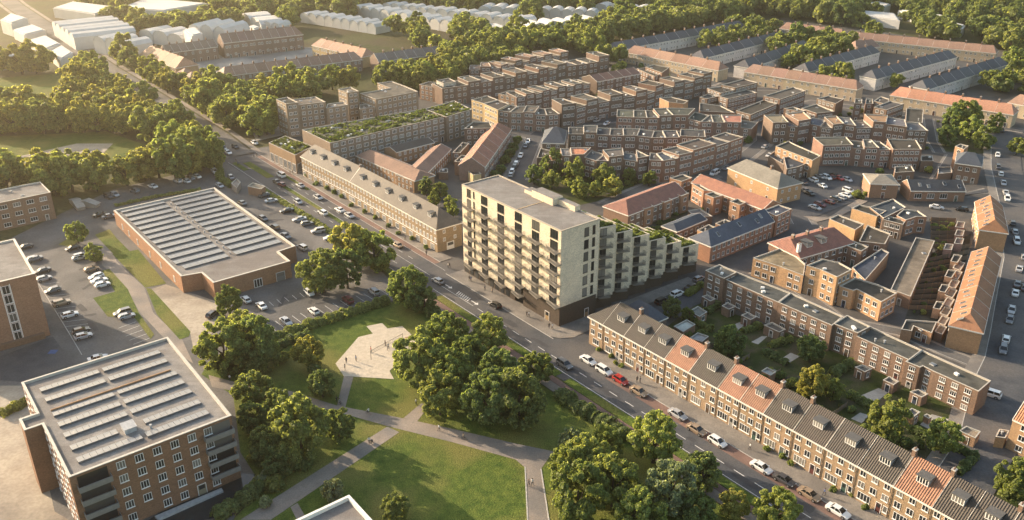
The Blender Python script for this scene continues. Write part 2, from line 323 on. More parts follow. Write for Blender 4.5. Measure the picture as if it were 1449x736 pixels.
def gable_house(A, B, d, h, rise, label, name='brick_house', cat='house', group=None, hip=(0, 0), wall=None, roof=R_DARK, roofmat='pantile', storeys=2, far=None, spacing=3.0, ww=1.4, wh=1.4, lights=2,
                door=True, win=True, fascia=True, chim=(), dormers=(), endwin=False, over=.3, gw=None, wallmat='brick', gut=None, backhip=None, xwin=None, sky=()):
    """A->B is the front eave seen from outside left to right; d = depth"""
    L = hypot(B[0]-A[0], B[1]-A[1]); ang = atan2(B[1]-A[1], B[0]-A[0]); root = thing(name, label, cat, (A[0], A[1], 0), ang, group)
    n = (-sin(ang)*d, cos(ang)*d); FOOT.append([A, B, (B[0]+n[0], B[1]+n[1]), (A[0]+n[0], A[1]+n[1])])
    wall = wall or jit(BROWN); far = depth(*A) > 270 if far is None else far
    e = .003; m = MB(); P = [(e, 0), (L-e, 0), (L-e, d), (e, d)]; m.prism(P, 0, h, 0)
    if not hip[0]: m.face([(e, d, h), (e, 0, h), (e, d/2, h+rise)], 0, [(0, h), (d, h), (d/2, h+rise)])
    if not hip[1]: m.face([(L-e, 0, h), (L-e, d, h), (L-e, d/2, h+rise)], 0, [(0, h), (d, h), (d/2, h+rise)])
    put('wall', m.build('wall', wallmat), root, col=wall)
    m = MB(); sl = hypot(d/2, rise); oz = over*rise/(d/2)
    x0, x1 = (e, L-e); r0, r1 = x0+hip[0], x1-hip[1]; o0 = over if hip[0] else 0; o1 = over if hip[1] else 0
    z = h+.05
    f0, f1 = (x0-o0, -over, z-oz), (x1+o1, -over, z-oz); b0, b1 = (x0-o0, d+over, z-oz), (x1+o1, d+over, z-oz); k0, k1 = (r0, d/2, z+rise), (r1, d/2, z+rise)
    m.face([f0, f1, k1, k0], 0, [(f0[0], 0), (f1[0], 0), (r1, sl), (r0, sl)]); m.face([b1, b0, k0, k1], 0, [(b1[0], 0), (b0[0], 0), (r0, sl), (r1, sl)])
    if hip[0]: m.face([b0, f0, k0], 0, [(0, 0), (d, 0), (d/2, sl)])
    if hip[1]: m.face([f1, b1, k1], 0, [(0, 0), (d, 0), (d/2, sl)])
    put('roof', m.build('roof', roofmat), root, col=roof)
    m = MB(); u = .32 if fascia else .18
    m.box(x0-o0, x1+o1, -over-.08, -over, z-oz-u, z-oz+.04); m.box(x0-o0, x1+o1, d+over, d+over+.08, z-oz-u, z-oz+.04)
    m.face([(x0-o0, -over, z-oz-u), (x0-o0, 0, z-oz-u), (x1+o1, 0, z-oz-u), (x1+o1, -over, z-oz-u)])
    for hp, xa, s_ in ((hip[0], x0, -1), (hip[1], x1, 1)):
        if hp: m.box(xa+s_*over-.04, xa+s_*over+.04, -over, d+over, z-oz-u, z-oz+.04)
        else:
            for ya, za, yb, zb in ((-over, z-oz, d/2, z+rise), (d/2, z+rise, d+over, z-oz)):
                q = [(xa-.06, ya, za+.05), (xa+.06, ya, za+.05), (xa+.06, yb, zb+.05), (xa-.06, yb, zb+.05)]; m.face(q); m.face([(xa-.06, ya, za-.1), (xa-.06, ya, za+.05), (xa-.06, yb, zb+.05), (xa-.06, yb, zb-.1)][::-1]); m.face([(xa+.06, ya, za-.1), (xa+.06, ya, za+.05), (xa+.06, yb, zb+.05), (xa+.06, yb, zb-.1)])
    put('gutter', m.build('gutter', 'coping'), root, col=gut or (.7, .66, .58))
    if win:
        if xwin: xwin(root, L)
        else: edge_windows(root, (0, 0), (L, 0), 0, h-.2, storeys, far, spacing, ww, wh, lights, door, gw=gw)
        if endwin: edge_windows(root, (L, 0), (L, d), 0, h-.2, storeys, far, 4.0, ww, wh, lights, False)
    for x in chim: chimney(root, x, d/2, h+rise, 1.1, pi/2)
    for x in dormers: dormer(root, x, d, h, rise)
    for x in sky: skylight(root, x, d, h, rise, random.choice((.38, .5, .62)))
    return root
DM = {}
def dormer(root, x, d, h, rise, w=2.4, win=True, at=.36):
    k = (w, round(d, 1), round(rise, 1))
    y = d/2*at-.0; zb = h+rise*at; hh = 1.45; yl = (zb+hh-h)/rise*(d/2)
    if k not in DM:
        m = MB(); dep = yl-y+.3; m.box(-w/2, w/2, 0, dep, -.4, hh); m.box(-w/2-.15, w/2+.15, -.25, dep+.1, hh+.004, hh+.2, 1)
        m2 = MB(); m2.box(-w/2+.06, w/2-.06, -.06, 0, .05, .17); m2.box(-w/2+.06, w/2-.06, -.06, 0, hh-.15, hh-.02)
        for i in range(5):
            xx = -w/2+.12+(w-.24)*i/4; m2.box(xx-.07, xx+.07, -.055, 0, .17, hh-.15)
        m2.face([(-w/2+.1, -.02, .1), (w/2-.1, -.02, .1), (w/2-.1, -.02, hh-.05), (-w/2+.1, -.02, hh-.05)], 1)
        DM[k] = (m.build('dormer', ['paint', 'dormer_lead']), m2.build('window', ['white_paint', 'glazing']))
    o = put('dormer', DM[k][0], root, (x, y, zb), 0, (.33, .32, .31)); put('window', DM[k][1], o)
    return o
def row_flat(pts, h, d, desc, anchor, group, dh=(0,), walls=None, roofs=(R_GREY,), storeys=3, far=True, spacing=2.6, kind='brick house', n=None, d_alt=(0,), coping=C_PALE, roofmat='flat_roof', ww=1.7, wh=1.5, th=None, lights=2, ground=True):
    """pts: world polyline of the front (left to right, seen from outside); each span is one house unless n splits the whole line"""
    if n:
        tot = [0]
        for i in range(1, len(pts)): tot.append(tot[-1]+hypot(pts[i][0]-pts[i-1][0], pts[i][1]-pts[i-1][1]))
        q = []
        for k in range(n+1):
            t = tot[-1]*k/n; i = max(j for j in range(len(tot)) if tot[j] <= t+1e-6); i = min(i, len(pts)-2); q.append(lerp(pts[i], pts[i+1], (t-tot[i])/(tot[i+1]-tot[i])))
        pts = q
    m = len(pts)
    nr = []
    for i in range(m):
        a = pts[max(i-1, 0)]; b = pts[min(i+1, m-1)]; L = hypot(b[0]-a[0], b[1]-a[1]); nr.append((-(b[1]-a[1])/L, (b[0]-a[0])/L))
    for i in range(m-1):
        A, B = lerp(pts[i], pts[i+1], .0006), lerp(pts[i], pts[i+1], .9994); H_ = h+dh[i % len(dh)]*1.8; dd = d+d_alt[i % len(d_alt)]
        C = (B[0]+nr[i+1][0]*dd, B[1]+nr[i+1][1]*dd); D = (A[0]+nr[i][0]*dd, A[1]+nr[i][1]*dd)
        w = walls[i % len(walls)] if walls else BROWN
        flat_house([A, B, C, D], H_, f'{kind}, {ORD[i]} from {anchor}, {desc}', group=group, wall=jit(w, .1), roof=roofs[i % len(roofs)], storeys=storeys, far=far, spacing=spacing, only=(0,), th=-1, coping=coping, roofmat=roofmat, ww=ww, wh=wh, lights=lights, ground=ground)
def row_gable(A, B, n, d, h, rise, desc, anchor, group, roofs=(R_DARK,), walls=(BROWN,), roofmat='pantile', hips=(0, 0), storeys=2, chim=True, kind='brick house', spacing=3.0, dormers=False, dh=(0,), skyl=False, **kw):
    for i in range(n):
        a, b = lerp(A, B, i/n), lerp(A, B, (i+1)/n); L = hypot(b[0]-a[0], b[1]-a[1])
        gable_house(a, b, d, h+dh[i % len(dh)], rise, f'{kind}, {ORD[i]} from {anchor}, {desc}', group=group, roof=jit(roofs[i % len(roofs)], .12), wall=jit(walls[i % len(walls)], .08), roofmat=roofmat, storeys=storeys,
                    hip=(hips[0] if i == 0 else 0, hips[1] if i == n-1 else 0), chim=(L-.05,) if chim and i < n-1 else (), spacing=spacing, dormers=(L/2,) if dormers else (), sky=(L*.3, L*.72) if skyl else (), **kw)
build_materials()
# ------------------------------------------------------------------ ground, roads, lawns
def sheet(name, pts, z, mat, kind='structure', **k):
    m = MB(); m.face([(x, y, z) for x, y in ccw(pts)]); return put(name, m.build(name, mat), kind=kind, **k)
def sheets(name, polys, z, mat):
    m = MB()
    for p in polys: m.face([(x, y, z) for x, y in ccw(p)])
    return put(name, m.build(name, mat), kind='structure')
def offs(pts, o):
    n = len(pts); out = []
    for i in range(n):
        a, b = pts[max(i-1, 0)], pts[min(i+1, n-1)]; L = hypot(b[0]-a[0], b[1]-a[1]); out.append((pts[i][0]-(b[1]-a[1])/L*o, pts[i][1]+(b[0]-a[0])/L*o))
    return out
ROADS = []
def ribbon(name, pts, w0, w1, z, mat, h=0.0, road=True):
    """strip between the offsets w0 and w1 left of the line; h > 0 gives it kerb faces"""
    a, b = offs(pts, w0), offs(pts, w1); m = MB()
    for i in range(len(pts)-1):
        m.face([(*a[i], z+h), (*a[i+1], z+h), (*b[i+1], z+h), (*b[i], z+h)])
        if h: m.wallq(a[i+1], a[i], 0, z+h); m.wallq(b[i], b[i+1], 0, z+h)
    if road: ROADS.append((pts, max(abs(w0), abs(w1))))
    o = put(name, m.build(name, mat), kind='structure')
    return o
sheet('ground', [(-3500, -400), (3500, -400), (3500, 5000), (-3500, 5000)], -.06, 'earth')
city = [G(*p) for p in ((395, 205), (470, 150), (590, 130), (680, 92), (760, 72), (880, 70), (1000, 42), (1110, 25), (1449, 75))]+[(430, 560), (330, 250), (200, 100), (75, 100)]+[S(90, 6), S(0, 6), S(-170, 6)]
sheet('pavement', city, 0.0, 'city_floor')
lots = [G(*p) for p in ((0, 345), (60, 315), (160, 268), (300, 235), (330, 215), (395, 205))]+[S(-170, 6), S(-60, 22)]+[G(*p) for p in ((560, 425), (400, 470), (330, 500), (330, 560), (370, 650), (330, 736))]+[(-140, 100), (-260, 180)]
sheet('pavement', lots, 0.015, 'asphalt_warm')
# far boulevard
bl = [G(*p) for p in ((-40, -45), (20, 8), (52, 30), (80, 49), (116, 73), (145, 94), (204, 131), (250, 160), (300, 191))]+[S(-205, 10)]
ribbon('road', bl, -6.5, 6.5, .03, 'asphalt_warm'); ribbon('path', bl, 7.5, 10, .035, 'path', 0, False); ribbon('path', bl, -10, -7.5, .035, 'path', 0, False)
main = [S(-206, 10), S(-100, 10), S(0, 10), S(130, 10)]
def strip(name, s0, s1, t0, t1, z, mat, h=0.0):
    m = MB(); P = [S(s0, t0), S(s1, t0), S(s1, t1), S(s0, t1)]; P = ccw(P)
    if h: m.prism(P, -.02, z+h, 0, top=0)
    else: m.face([(x, y, z) for x, y in P])
    return put(name, m.build(name, mat), kind='structure')
ROADS.append((main, 9))
strip('road', -206, 130, 2.6, 17, .03, 'asphalt')
strip('road', -206, -62, 16.9, 17.6, .028, 'asphalt')
strip('kerb', -205, -66, 2.45, 2.6, .02, 'kerb', .12); strip('kerb', -58, -8, 5.75, 5.9, .02, 'kerb', .12); strip('kerb', 6, 130, 5.3, 5.45, .02, 'kerb', .1)
strip('pavement', -205, -66, -2, 2.45, .02, 'paving', .11); strip('pavement', 6, 130, -1, 5.3, .02, 'paving', .09)
sheet('pavement', [S(-57, 5.75), S(-57, 0), S(-12, 0), S(-11, -50), S(-7, -50), S(-5.6, -4), S(-5.2, 1), S(-7, 4.2), S(-9.5, 5.75)], .125, 'paving')
strip('bicycle_path', -200, -66, 2.61, 4.6, .045, 'brick_paving'); strip('pavement', 14, 128, 5.5, 8.3, .05, 'brick_paving')
strip('verge_lawn', -47, 6, 14.9, 17.4, .04, 'lawn', .06); strip('verge_lawn', 9, 130, 14.9, 17.4, .04, 'lawn', .06)
strip('bicycle_path', -50, 130, 17.5, 19.3, .05, 'brick_paving'); strip('footpath', -50, 130, 19.4, 22, .05, 'path')
strip('verge_lawn', -165, -66, 17.4, 19.6, .05, 'lawn', .05); strip('verge_lawn', -166, -104, 10.4, 12.0, .05, 'lawn', .08)
strip('verge_lawn', -195, -172, 9.5, 12.5, .05, 'lawn', .08); strip('verge_lawn', -176, -150, 4.9, 6.2, .05, 'lawn', .06)
strip('verge_lawn', -198, -186, 14, 16, .05, 'lawn', .06)
# painted lines
def dashes(t, s0, s1, on, gap, w=.14, z=.06):
    m = MB(); s = s0
    while s < s1:
        P = ccw([S(s, t-w/2), S(s+on, t-w/2), S(s+on, t+w/2), S(s, t+w/2)]); m.face([(x, y, z) for x, y in P]); s += on+gap
    put('road_marking', m.build('road_marking', 'marking'), kind='structure')
dashes(11.5, -34, 128, 2.7, 2.6, .17); dashes(14.5, -52, 128, 200, 0, .14); dashes(7.9, -160, -70, 2.5, 3.5, .13); dashes(13.6, -160, -70, 2.5, 3.5, .13)
dashes(4.75, -200, -66, 140, 0, .1); dashes(10.2, -160, -66, 100, 0, .1); dashes(16.9, -200, -66, 140, 0, .12); dashes(11.5, -52, -36, 16, 0, .14)
m = MB()
for k in range(7):                                              # hatched block and arrows in front of the tower
    s = -46+k*.9; P = ccw([S(s, 9.4), S(s+.4, 9.4), S(s+1.3, 11.1), S(s+.9, 11.1)]); m.face([(x, y, .062) for x, y in P])
for s in (-39, -52):
    for P in ([(s, 9.9), (s+2.2, 9.9), (s+2.2, 10.2), (s, 10.2)], [(s+2.2, 9.3), (s+3.4, 10.05), (s+2.2, 10.8)]):
        P = ccw([S(*p) for p in P]); m.face([(x, y, .064) for x, y in P])
put('road_marking', m.build('road_marking', 'marking'), kind='structure')
rp_ = random.Random(4)
for k in range(46):                                             # repairs in the asphalt
    if k < 24: c0 = S(rp_.uniform(-150, 110), rp_.uniform(7, 14)); hd = atan2(BU[1], BU[0])
    else: c0 = W(*rp_.choice((('v', (rp_.uniform(450, 800), rp_.uniform(100, 700))), ('x', (rp_.uniform(200, 1100), rp_.uniform(380, 520))), ('Z3', (rp_.uniform(900, 1150), rp_.uniform(140, 300)))))); hd = rp_.uniform(0, 3)
    a_, b_ = rp_.uniform(.8, 4.5), rp_.uniform(.4, 1.3); P_ = []
    for i in range(9): t_ = 2*pi*i/9; r_ = rp_.uniform(.75, 1.1); x_, y_ = a_*r_*(abs(cos(t_))**.5)*(1 if cos(t_) > 0 else -1), b_*r_*(abs(sin(t_))**.5)*(1 if sin(t_) > 0 else -1); P_.append((c0[0]+x_*cos(hd)-y_*sin(hd), c0[1]+x_*sin(hd)+y_*cos(hd)))
    sheet('road_patch', P_, .0480+k*.0002, 'asphalt_patch')
# side streets
STN = [0]
def street(pts, w, pave=2.2, mat='asphalt'):
    STN[0] += 1; e = STN[0]*.004
    ribbon('road', pts, -w/2, w/2, .10+e, mat)
    ribbon('kerb', pts, -w/2-.2, -w/2, .0, 'kerb', .055+e*.5+.002, False); ribbon('kerb', pts, w/2, w/2+.2, .0, 'kerb', .056+e*.5+.002, False)
    ribbon('pavement', pts, -w/2-pave, -w/2-.2, .0, 'paving', .054+e*.5, False); ribbon('pavement', pts, w/2+.2, w/2+pave, .0, 'paving', .0545+e*.5, False)
jct = S(-1, 8)
st1 = [jct, S(-1.2, -6), S(-1.5, -40), S(-2, -60), W('h', (330, 690)), W('h', (560, 560)), W('h', (680, 470)), W('h', (600, 410))]
ribbon('road', st1, -4, 4, .052, 'asphalt')
for p in ((S(-8.5, 7.5), S(-1.5, -6), S(6, 7.5)),): sheet('road', [S(-13, 8), S(-5.3, 4), S(-5, -6), S(3, -6), S(3.4, 2), S(5, 4.5), S(9, 8)], .045, 'asphalt')
sheet('pavement', [S(3.2, -14), S(4.5, -14), S(4.5, -1), S(14, -1), S(14, 5.3), S(7, 5.3), S(4.2, 3.8), S(3.0, .5)], .12, 'paving')
street([W('h', (640, 470)), W('h', (560, 330)), W('e', (420, 600)), W('e', (720, 360)), W('e', (790, 300)), W('e', (780, 190)), W('c', (520, 480)), W('c', (470, 400)), W('c', (640, 340)), W('c', (960, 270)), W('4' and 4, (900, 640))], 6)
street([W('e', (420, 600)), W('d', (1200, 680)), W('g', (420, 130)), W('g', (20, 300))], 4, 1.5, 'asphalt_warm')
street([W('o', (1030, 690)), W('o', (1110, 500)), W('o', (1180, 330)), W('d', (250, 170)), W('d', (560, 140)), W('d', (760, 120)), W('b', (560, 590)), W('b', (1100, 420)), W('b', (1390, 310))], 7)
street([W('o', (1180, 330)), W('o', (1000, 290)), W('o', (700, 230)), W('a', (420, 560)), W('a', (200, 500))], 5)
fr = [W('f', (1400, 330)), W('i', (1290, -180)), W('i', (1300, 0)), W('i', (1385, 300)), W('k', (1449, 60)), W('k', (1400, 400)), W('k', (1360, 720)), W('m', (1500, 330)), W('m', (1400, 560)), W('Z5', (930, 240)), W('Z5', (760, 520))]
ribbon('road', fr, -5.5, 5.5, .15, 'asphalt'); ribbon('pavement', fr, -8.5, -5.7, 0, 'paving', .16, False); ribbon('kerb', fr, -5.7, -5.5, 0, 'kerb', .18, False)
street([W('l', (520, 80)), W('l', (900, 240)), W('m', (60, -40)), W('m', (560, 60)), W('m', (1000, 250)), W('m', (1340, 380))], 3.6, 1, 'asphalt_warm')
street([W('f', (800, 200)), W('f', (840, 420)), W('f', (900, 520)), W('f', (1010, 540)), W('i', (600, 260)), W('i', (1150, 180))], 3.5, 1.2, 'asphalt')
sheet('parking_lot', WS('h', [(500, 330), (620, 90), (760, 40), (1130, 60), (1130, 220), (1090, 270), (760, 400), (640, 400)]), .145, 'asphalt')
sheet('footpath', WS('h', [(860, 410), (1110, 255), (1200, 270), (960, 400), (760, 450), (640, 400)]), .149, 'path')
sheet('road', WS(4, [(680, 500), (1000, 390), (1075, 330), (1160, 345), (960, 450), (720, 520)]), .04, 'asphalt')
street([W(3, (560, 370)), W(3, (640, 395)), W(3, (1100, 480)), W(4, (60, 490)), W(4, (540, 540))], 5, 1.5)
street([W(4, (540, 540)), W(4, (920, 640)), W(4, (1429, 720))], 5, 1.5)
# ---- park
park = [S(-50, 22.3), S(128, 22.3)]+[(80, 55), (-110, 55)]+[G(*p) for p in ((330, 736), (372, 690), (340, 640), (330, 560), (285, 530), (300, 505), (390, 475))]+[G(*p) for p in ((455, 447), (545, 430))]
sheet('lawn', park, .035, 'lawn')
path1 = [(295, 531), (360, 548), (411.6, 553.7), (476, 574), (571.7, 592.5), (644, 608), (730, 628), (783.3, 639), (765, 664.7), (743, 662), (729.4, 650.6), (640, 626), (551, 604), (480, 584), (419.4, 569), (300, 548)]
sheet('park_path', [G(*p) for p in path1], .055, 'path')
sheet('park_path', [G(*p) for p in ((548, 604), (565, 612), (383, 736), (340, 736))], .06, 'path')
sheet('park_path', [G(*p) for p in ((487, 532), (500, 534), (488.5, 577), (477, 574))], .06, 'path')
sheet('park_path', [G(*p) for p in ((571, 592), (590, 597), (608, 574), (596, 571))], .06, 'path')
sheet('park_path', [G(*p) for p in ((743, 660), (765.5, 664), (778, 745), (747, 745))], .06, 'path')
sheet('park_path', [G(*p) for p in ((411, 718), (421, 712), (440, 745), (425, 745))], .06, 'path')
ribbon('kerb', [G(743, 661), G(747, 745)], -.12, .12, .04, 'kerb', .08, False); ribbon('kerb', [G(765.5, 664), G(778, 745)], -.12, .12, .04, 'kerb', .08, False)
sandp = WS(10, [(445, 600), (570, 455), (650, 435), (615, 395), (700, 378), (730, 408), (810, 395), (890, 470), (830, 560), (740, 640), (765, 685), (490, 668)])
m = MB(); m.prism(ccw(sandp), -.02, .10, 1, top=0); put('sand_court', m.build('sand_court', ['sand', 'kerb']), kind='structure')
# ---- parking lots: lawns, kerbs, marked bays
sheet('lawn', WS('v', [(960, 0), (1180, -40), (1420, 250), (1240, 285)])+[], .06, 'lawn')
sheet('lawn', WS(9, [(800, 185), (830, 190), (1045, 425), (1035, 450), (985, 468), (860, 330)]), .06, 'lawn')
sheet('lawn', WS(9, [(510, 240), (630, 205), (560, 90), (600, 80), (700, 190), (760, 320), (845, 440), (825, 465), (740, 350), (590, 342)]), .06, 'lawn')
sheet('lawn', WS(5, [(520, 590), (600, 560), (640, 610), (720, 690), (800, 736), (660, 736)]), .066, 'lawn')
sheet('lawn', WS(5, [(320, 645), (400, 590), (480, 600), (380, 655)]), .072, 'lawn')
sheet('footpath', WS(9, [(600, -60), (640, 40), (790, 180), (840, 320), (1000, 470), (1060, 600), (1000, 560), (880, 440), (760, 310), (690, 180), (560, 60), (540, -40)]), .04, 'path')
sheet('yard', WS(9, [(830, 190), (910, 165), (1190, 260), (1180, 420), (1060, 520), (1040, 420)]), .038, 'dust')
sheet('yard', WS(13, [(0, 0), (130, 0), (210, 300), (300, 690), (420, 760), (0, 800)])+[(-200, 120), (-210, 160)], .05, 'dust')
sheet('yard', WS(9, [(0, 560), (290, 450), (400, 600), (115, 700), (0, 690)]), .045, 'asphalt')
def bays(a0, a1, n, ln, z=.06):
    """n+1 white lines along the world segment a0-a1, each reaching ln"""
    m = MB(); L = hypot(a1[0]-a0[0], a1[1]-a0[1]); ux, uy = (a1[0]-a0[0])/L, (a1[1]-a0[1])/L
    for i in range(n+1):
        p = lerp(a0, a1, i/n); P = [(p[0]-ux*.06, p[1]-uy*.06), (p[0]+ux*.06, p[1]+uy*.06), (p[0]+ux*.06+ln[0], p[1]+uy*.06+ln[1]), (p[0]-ux*.06+ln[0], p[1]-uy*.06+ln[1])]
        m.face([(x, y, z) for x, y in ccw(P)])
    put('parking_marking', m.build('parking_marking', 'marking'), kind='structure')
def vec(t, a, b): p, q = W(t, a), W(t, b); return (q[0]-p[0], q[1]-p[1])
bays(W('v', (330, 260)), W('v', (610, 700)), 12, vec('v', (500, 555), (690, 530))); bays(W(9, (650, 405)), W(9, (730, 495)), 4, vec(9, (650, 405), (745, 370)))
bays(W(10, (20, 395)), W(10, (680, 190)), 15, vec(10, (385, 290), (435, 325))); bays(W(10, (80, 260)), W(10, (330, 190)), 6, vec(10, (103, 280), (128, 303)))
ribbon('kerb', WS('v', [(330, 250), (600, 690), (700, 860)]), -.1, .1, .04, 'kerb', .08, False)
m = MB(); c = W(9, (290, 535))
m.face([(c[0]-1, c[1]-1, .066), (c[0]+1, c[1]-1, .066), (c[0]+1, c[1]+1, .066), (c[0]-1, c[1]+1, .066)])
MATS['bluepaint'] = surf('bluepaint', (.05, .09, .2), (.08, .13, .27), scale=2); put('parking_marking', m.build('parking_marking', 'bluepaint'), kind='structure')
# water beside the apartment block, fields, barracks yard, gardens
sheet('pond', WS(13, [(960, 640), (1200, 560), (1330, 480), (1433, 490), (1433, 570), (1300, 640), (1200, 720), (900, 780), (780, 760)]), .05, 'pond')
m = MB(); m.prism(ccw(WS(13, [(850, 725), (1215, 570), (1225, 585), (870, 745)])), 0, .5, 0, top=0); put('low_wall', m.build('low_wall', 'grey_metal'), label='low grey retaining wall beside the dark water below the brick apartment block', cat='wall')
sheet('field', [G(*p) for p in ((-60, 115), (95, 103), (103, 128), (60, 150), (-60, 155))], .0, 'lawn')
sheet('field', [G(*p) for p in ((-60, 196), (150, 186), (205, 205), (150, 235), (-60, 240))], .0, 'lawn')
sheet('yard', WS(5, [(60, 170), (420, 90), (620, 90), (560, 150), (200, 180)]), .02, 'dust')
sheet('yard', WS('p', [(330, 300), (700, 290), (1448, 220)])+[W(2, (330, 260)), W(2, (460, 330))]+WS('p', [(1200, 420), (740, 500)]), .02, 'concrete')
sheet('field', WS(2, [(480, 225), (860, 275), (700, 300), (600, 270)]), .02, 'garden_grass')
sheet('plaza', WS('q', [(465, 170), (690, 110), (730, 190), (500, 240)]), .04, 'concrete')
sheet('lawn', WS('d', [(60, 640), (560, 610), (1160, 640), (1000, 720), (700, 736)])+WS(7, [(560, 390), (330, 440)]), .04, 'garden_grass')
sheet('garden', [S(8, -14), S(100, -12), S(100, -30), W('m', (1150, 736)), W('l', (1150, 736)), W('l', (60, 340))], .03, 'garden_grass')
sheet('garden', WS('k', [(640, 0), (1000, -180), (840, 560), (700, 600), (430, 560), (480, 400)])+[], .04, 'shaded_soil')  # ground darkened by colour where the garages throw shade
sheet('garden', WS('k', [(1225, 60), (1330, 60), (1180, 736), (1060, 736)]), .04, 'shaded_soil')
sheet('garden', WS('g', [(230, 430), (620, 300), (760, 360), (600, 440), (530, 480)]), .04, 'garden_grass')
sheet('garden', WS('i', [(640, 420), (830, 430), (800, 700), (690, 700)]), .04, 'shaded_soil'); sheet('lawn', WS(8, [(930, 0), (1200, 60), (1320, 70), (1260, 150), (940, 130)]), .04, 'garden_grass')
sheet('terrace_paving', WS(11, [(905, 395), (970, 365), (1020, 385), (955, 425)]), .06, 'concrete'); sheet('terrace_paving', WS('m', [(215, 610), (380, 540), (470, 570), (340, 680)]), .06, 'concrete')
sheet('terrace_paving', WS('l', [(310, 560), (400, 520), (450, 540), (370, 600)]), .06, 'concrete'); sheet('terrace_paving', WS('l', [(500, 690), (590, 640), (640, 640), (560, 710)]), .06, 'concrete')
sheet('terrace_paving', WS('Z5', [(480, 100), (560, 30), (760, 90), (740, 130), (560, 140)]), .06, 'concrete'); sheet('terrace_paving', WS('Z5', [(20, 60), (80, 20), (150, 40), (90, 90)]), .06, 'concrete')
sheet('terrace_paving', WS(12, [(75, 590), (150, 540), (200, 560), (120, 610)]), .06, 'concrete'); sheet('terrace_paving', WS(12, [(0, 640), (40, 620), (80, 640), (20, 670)]), .06, 'concrete')
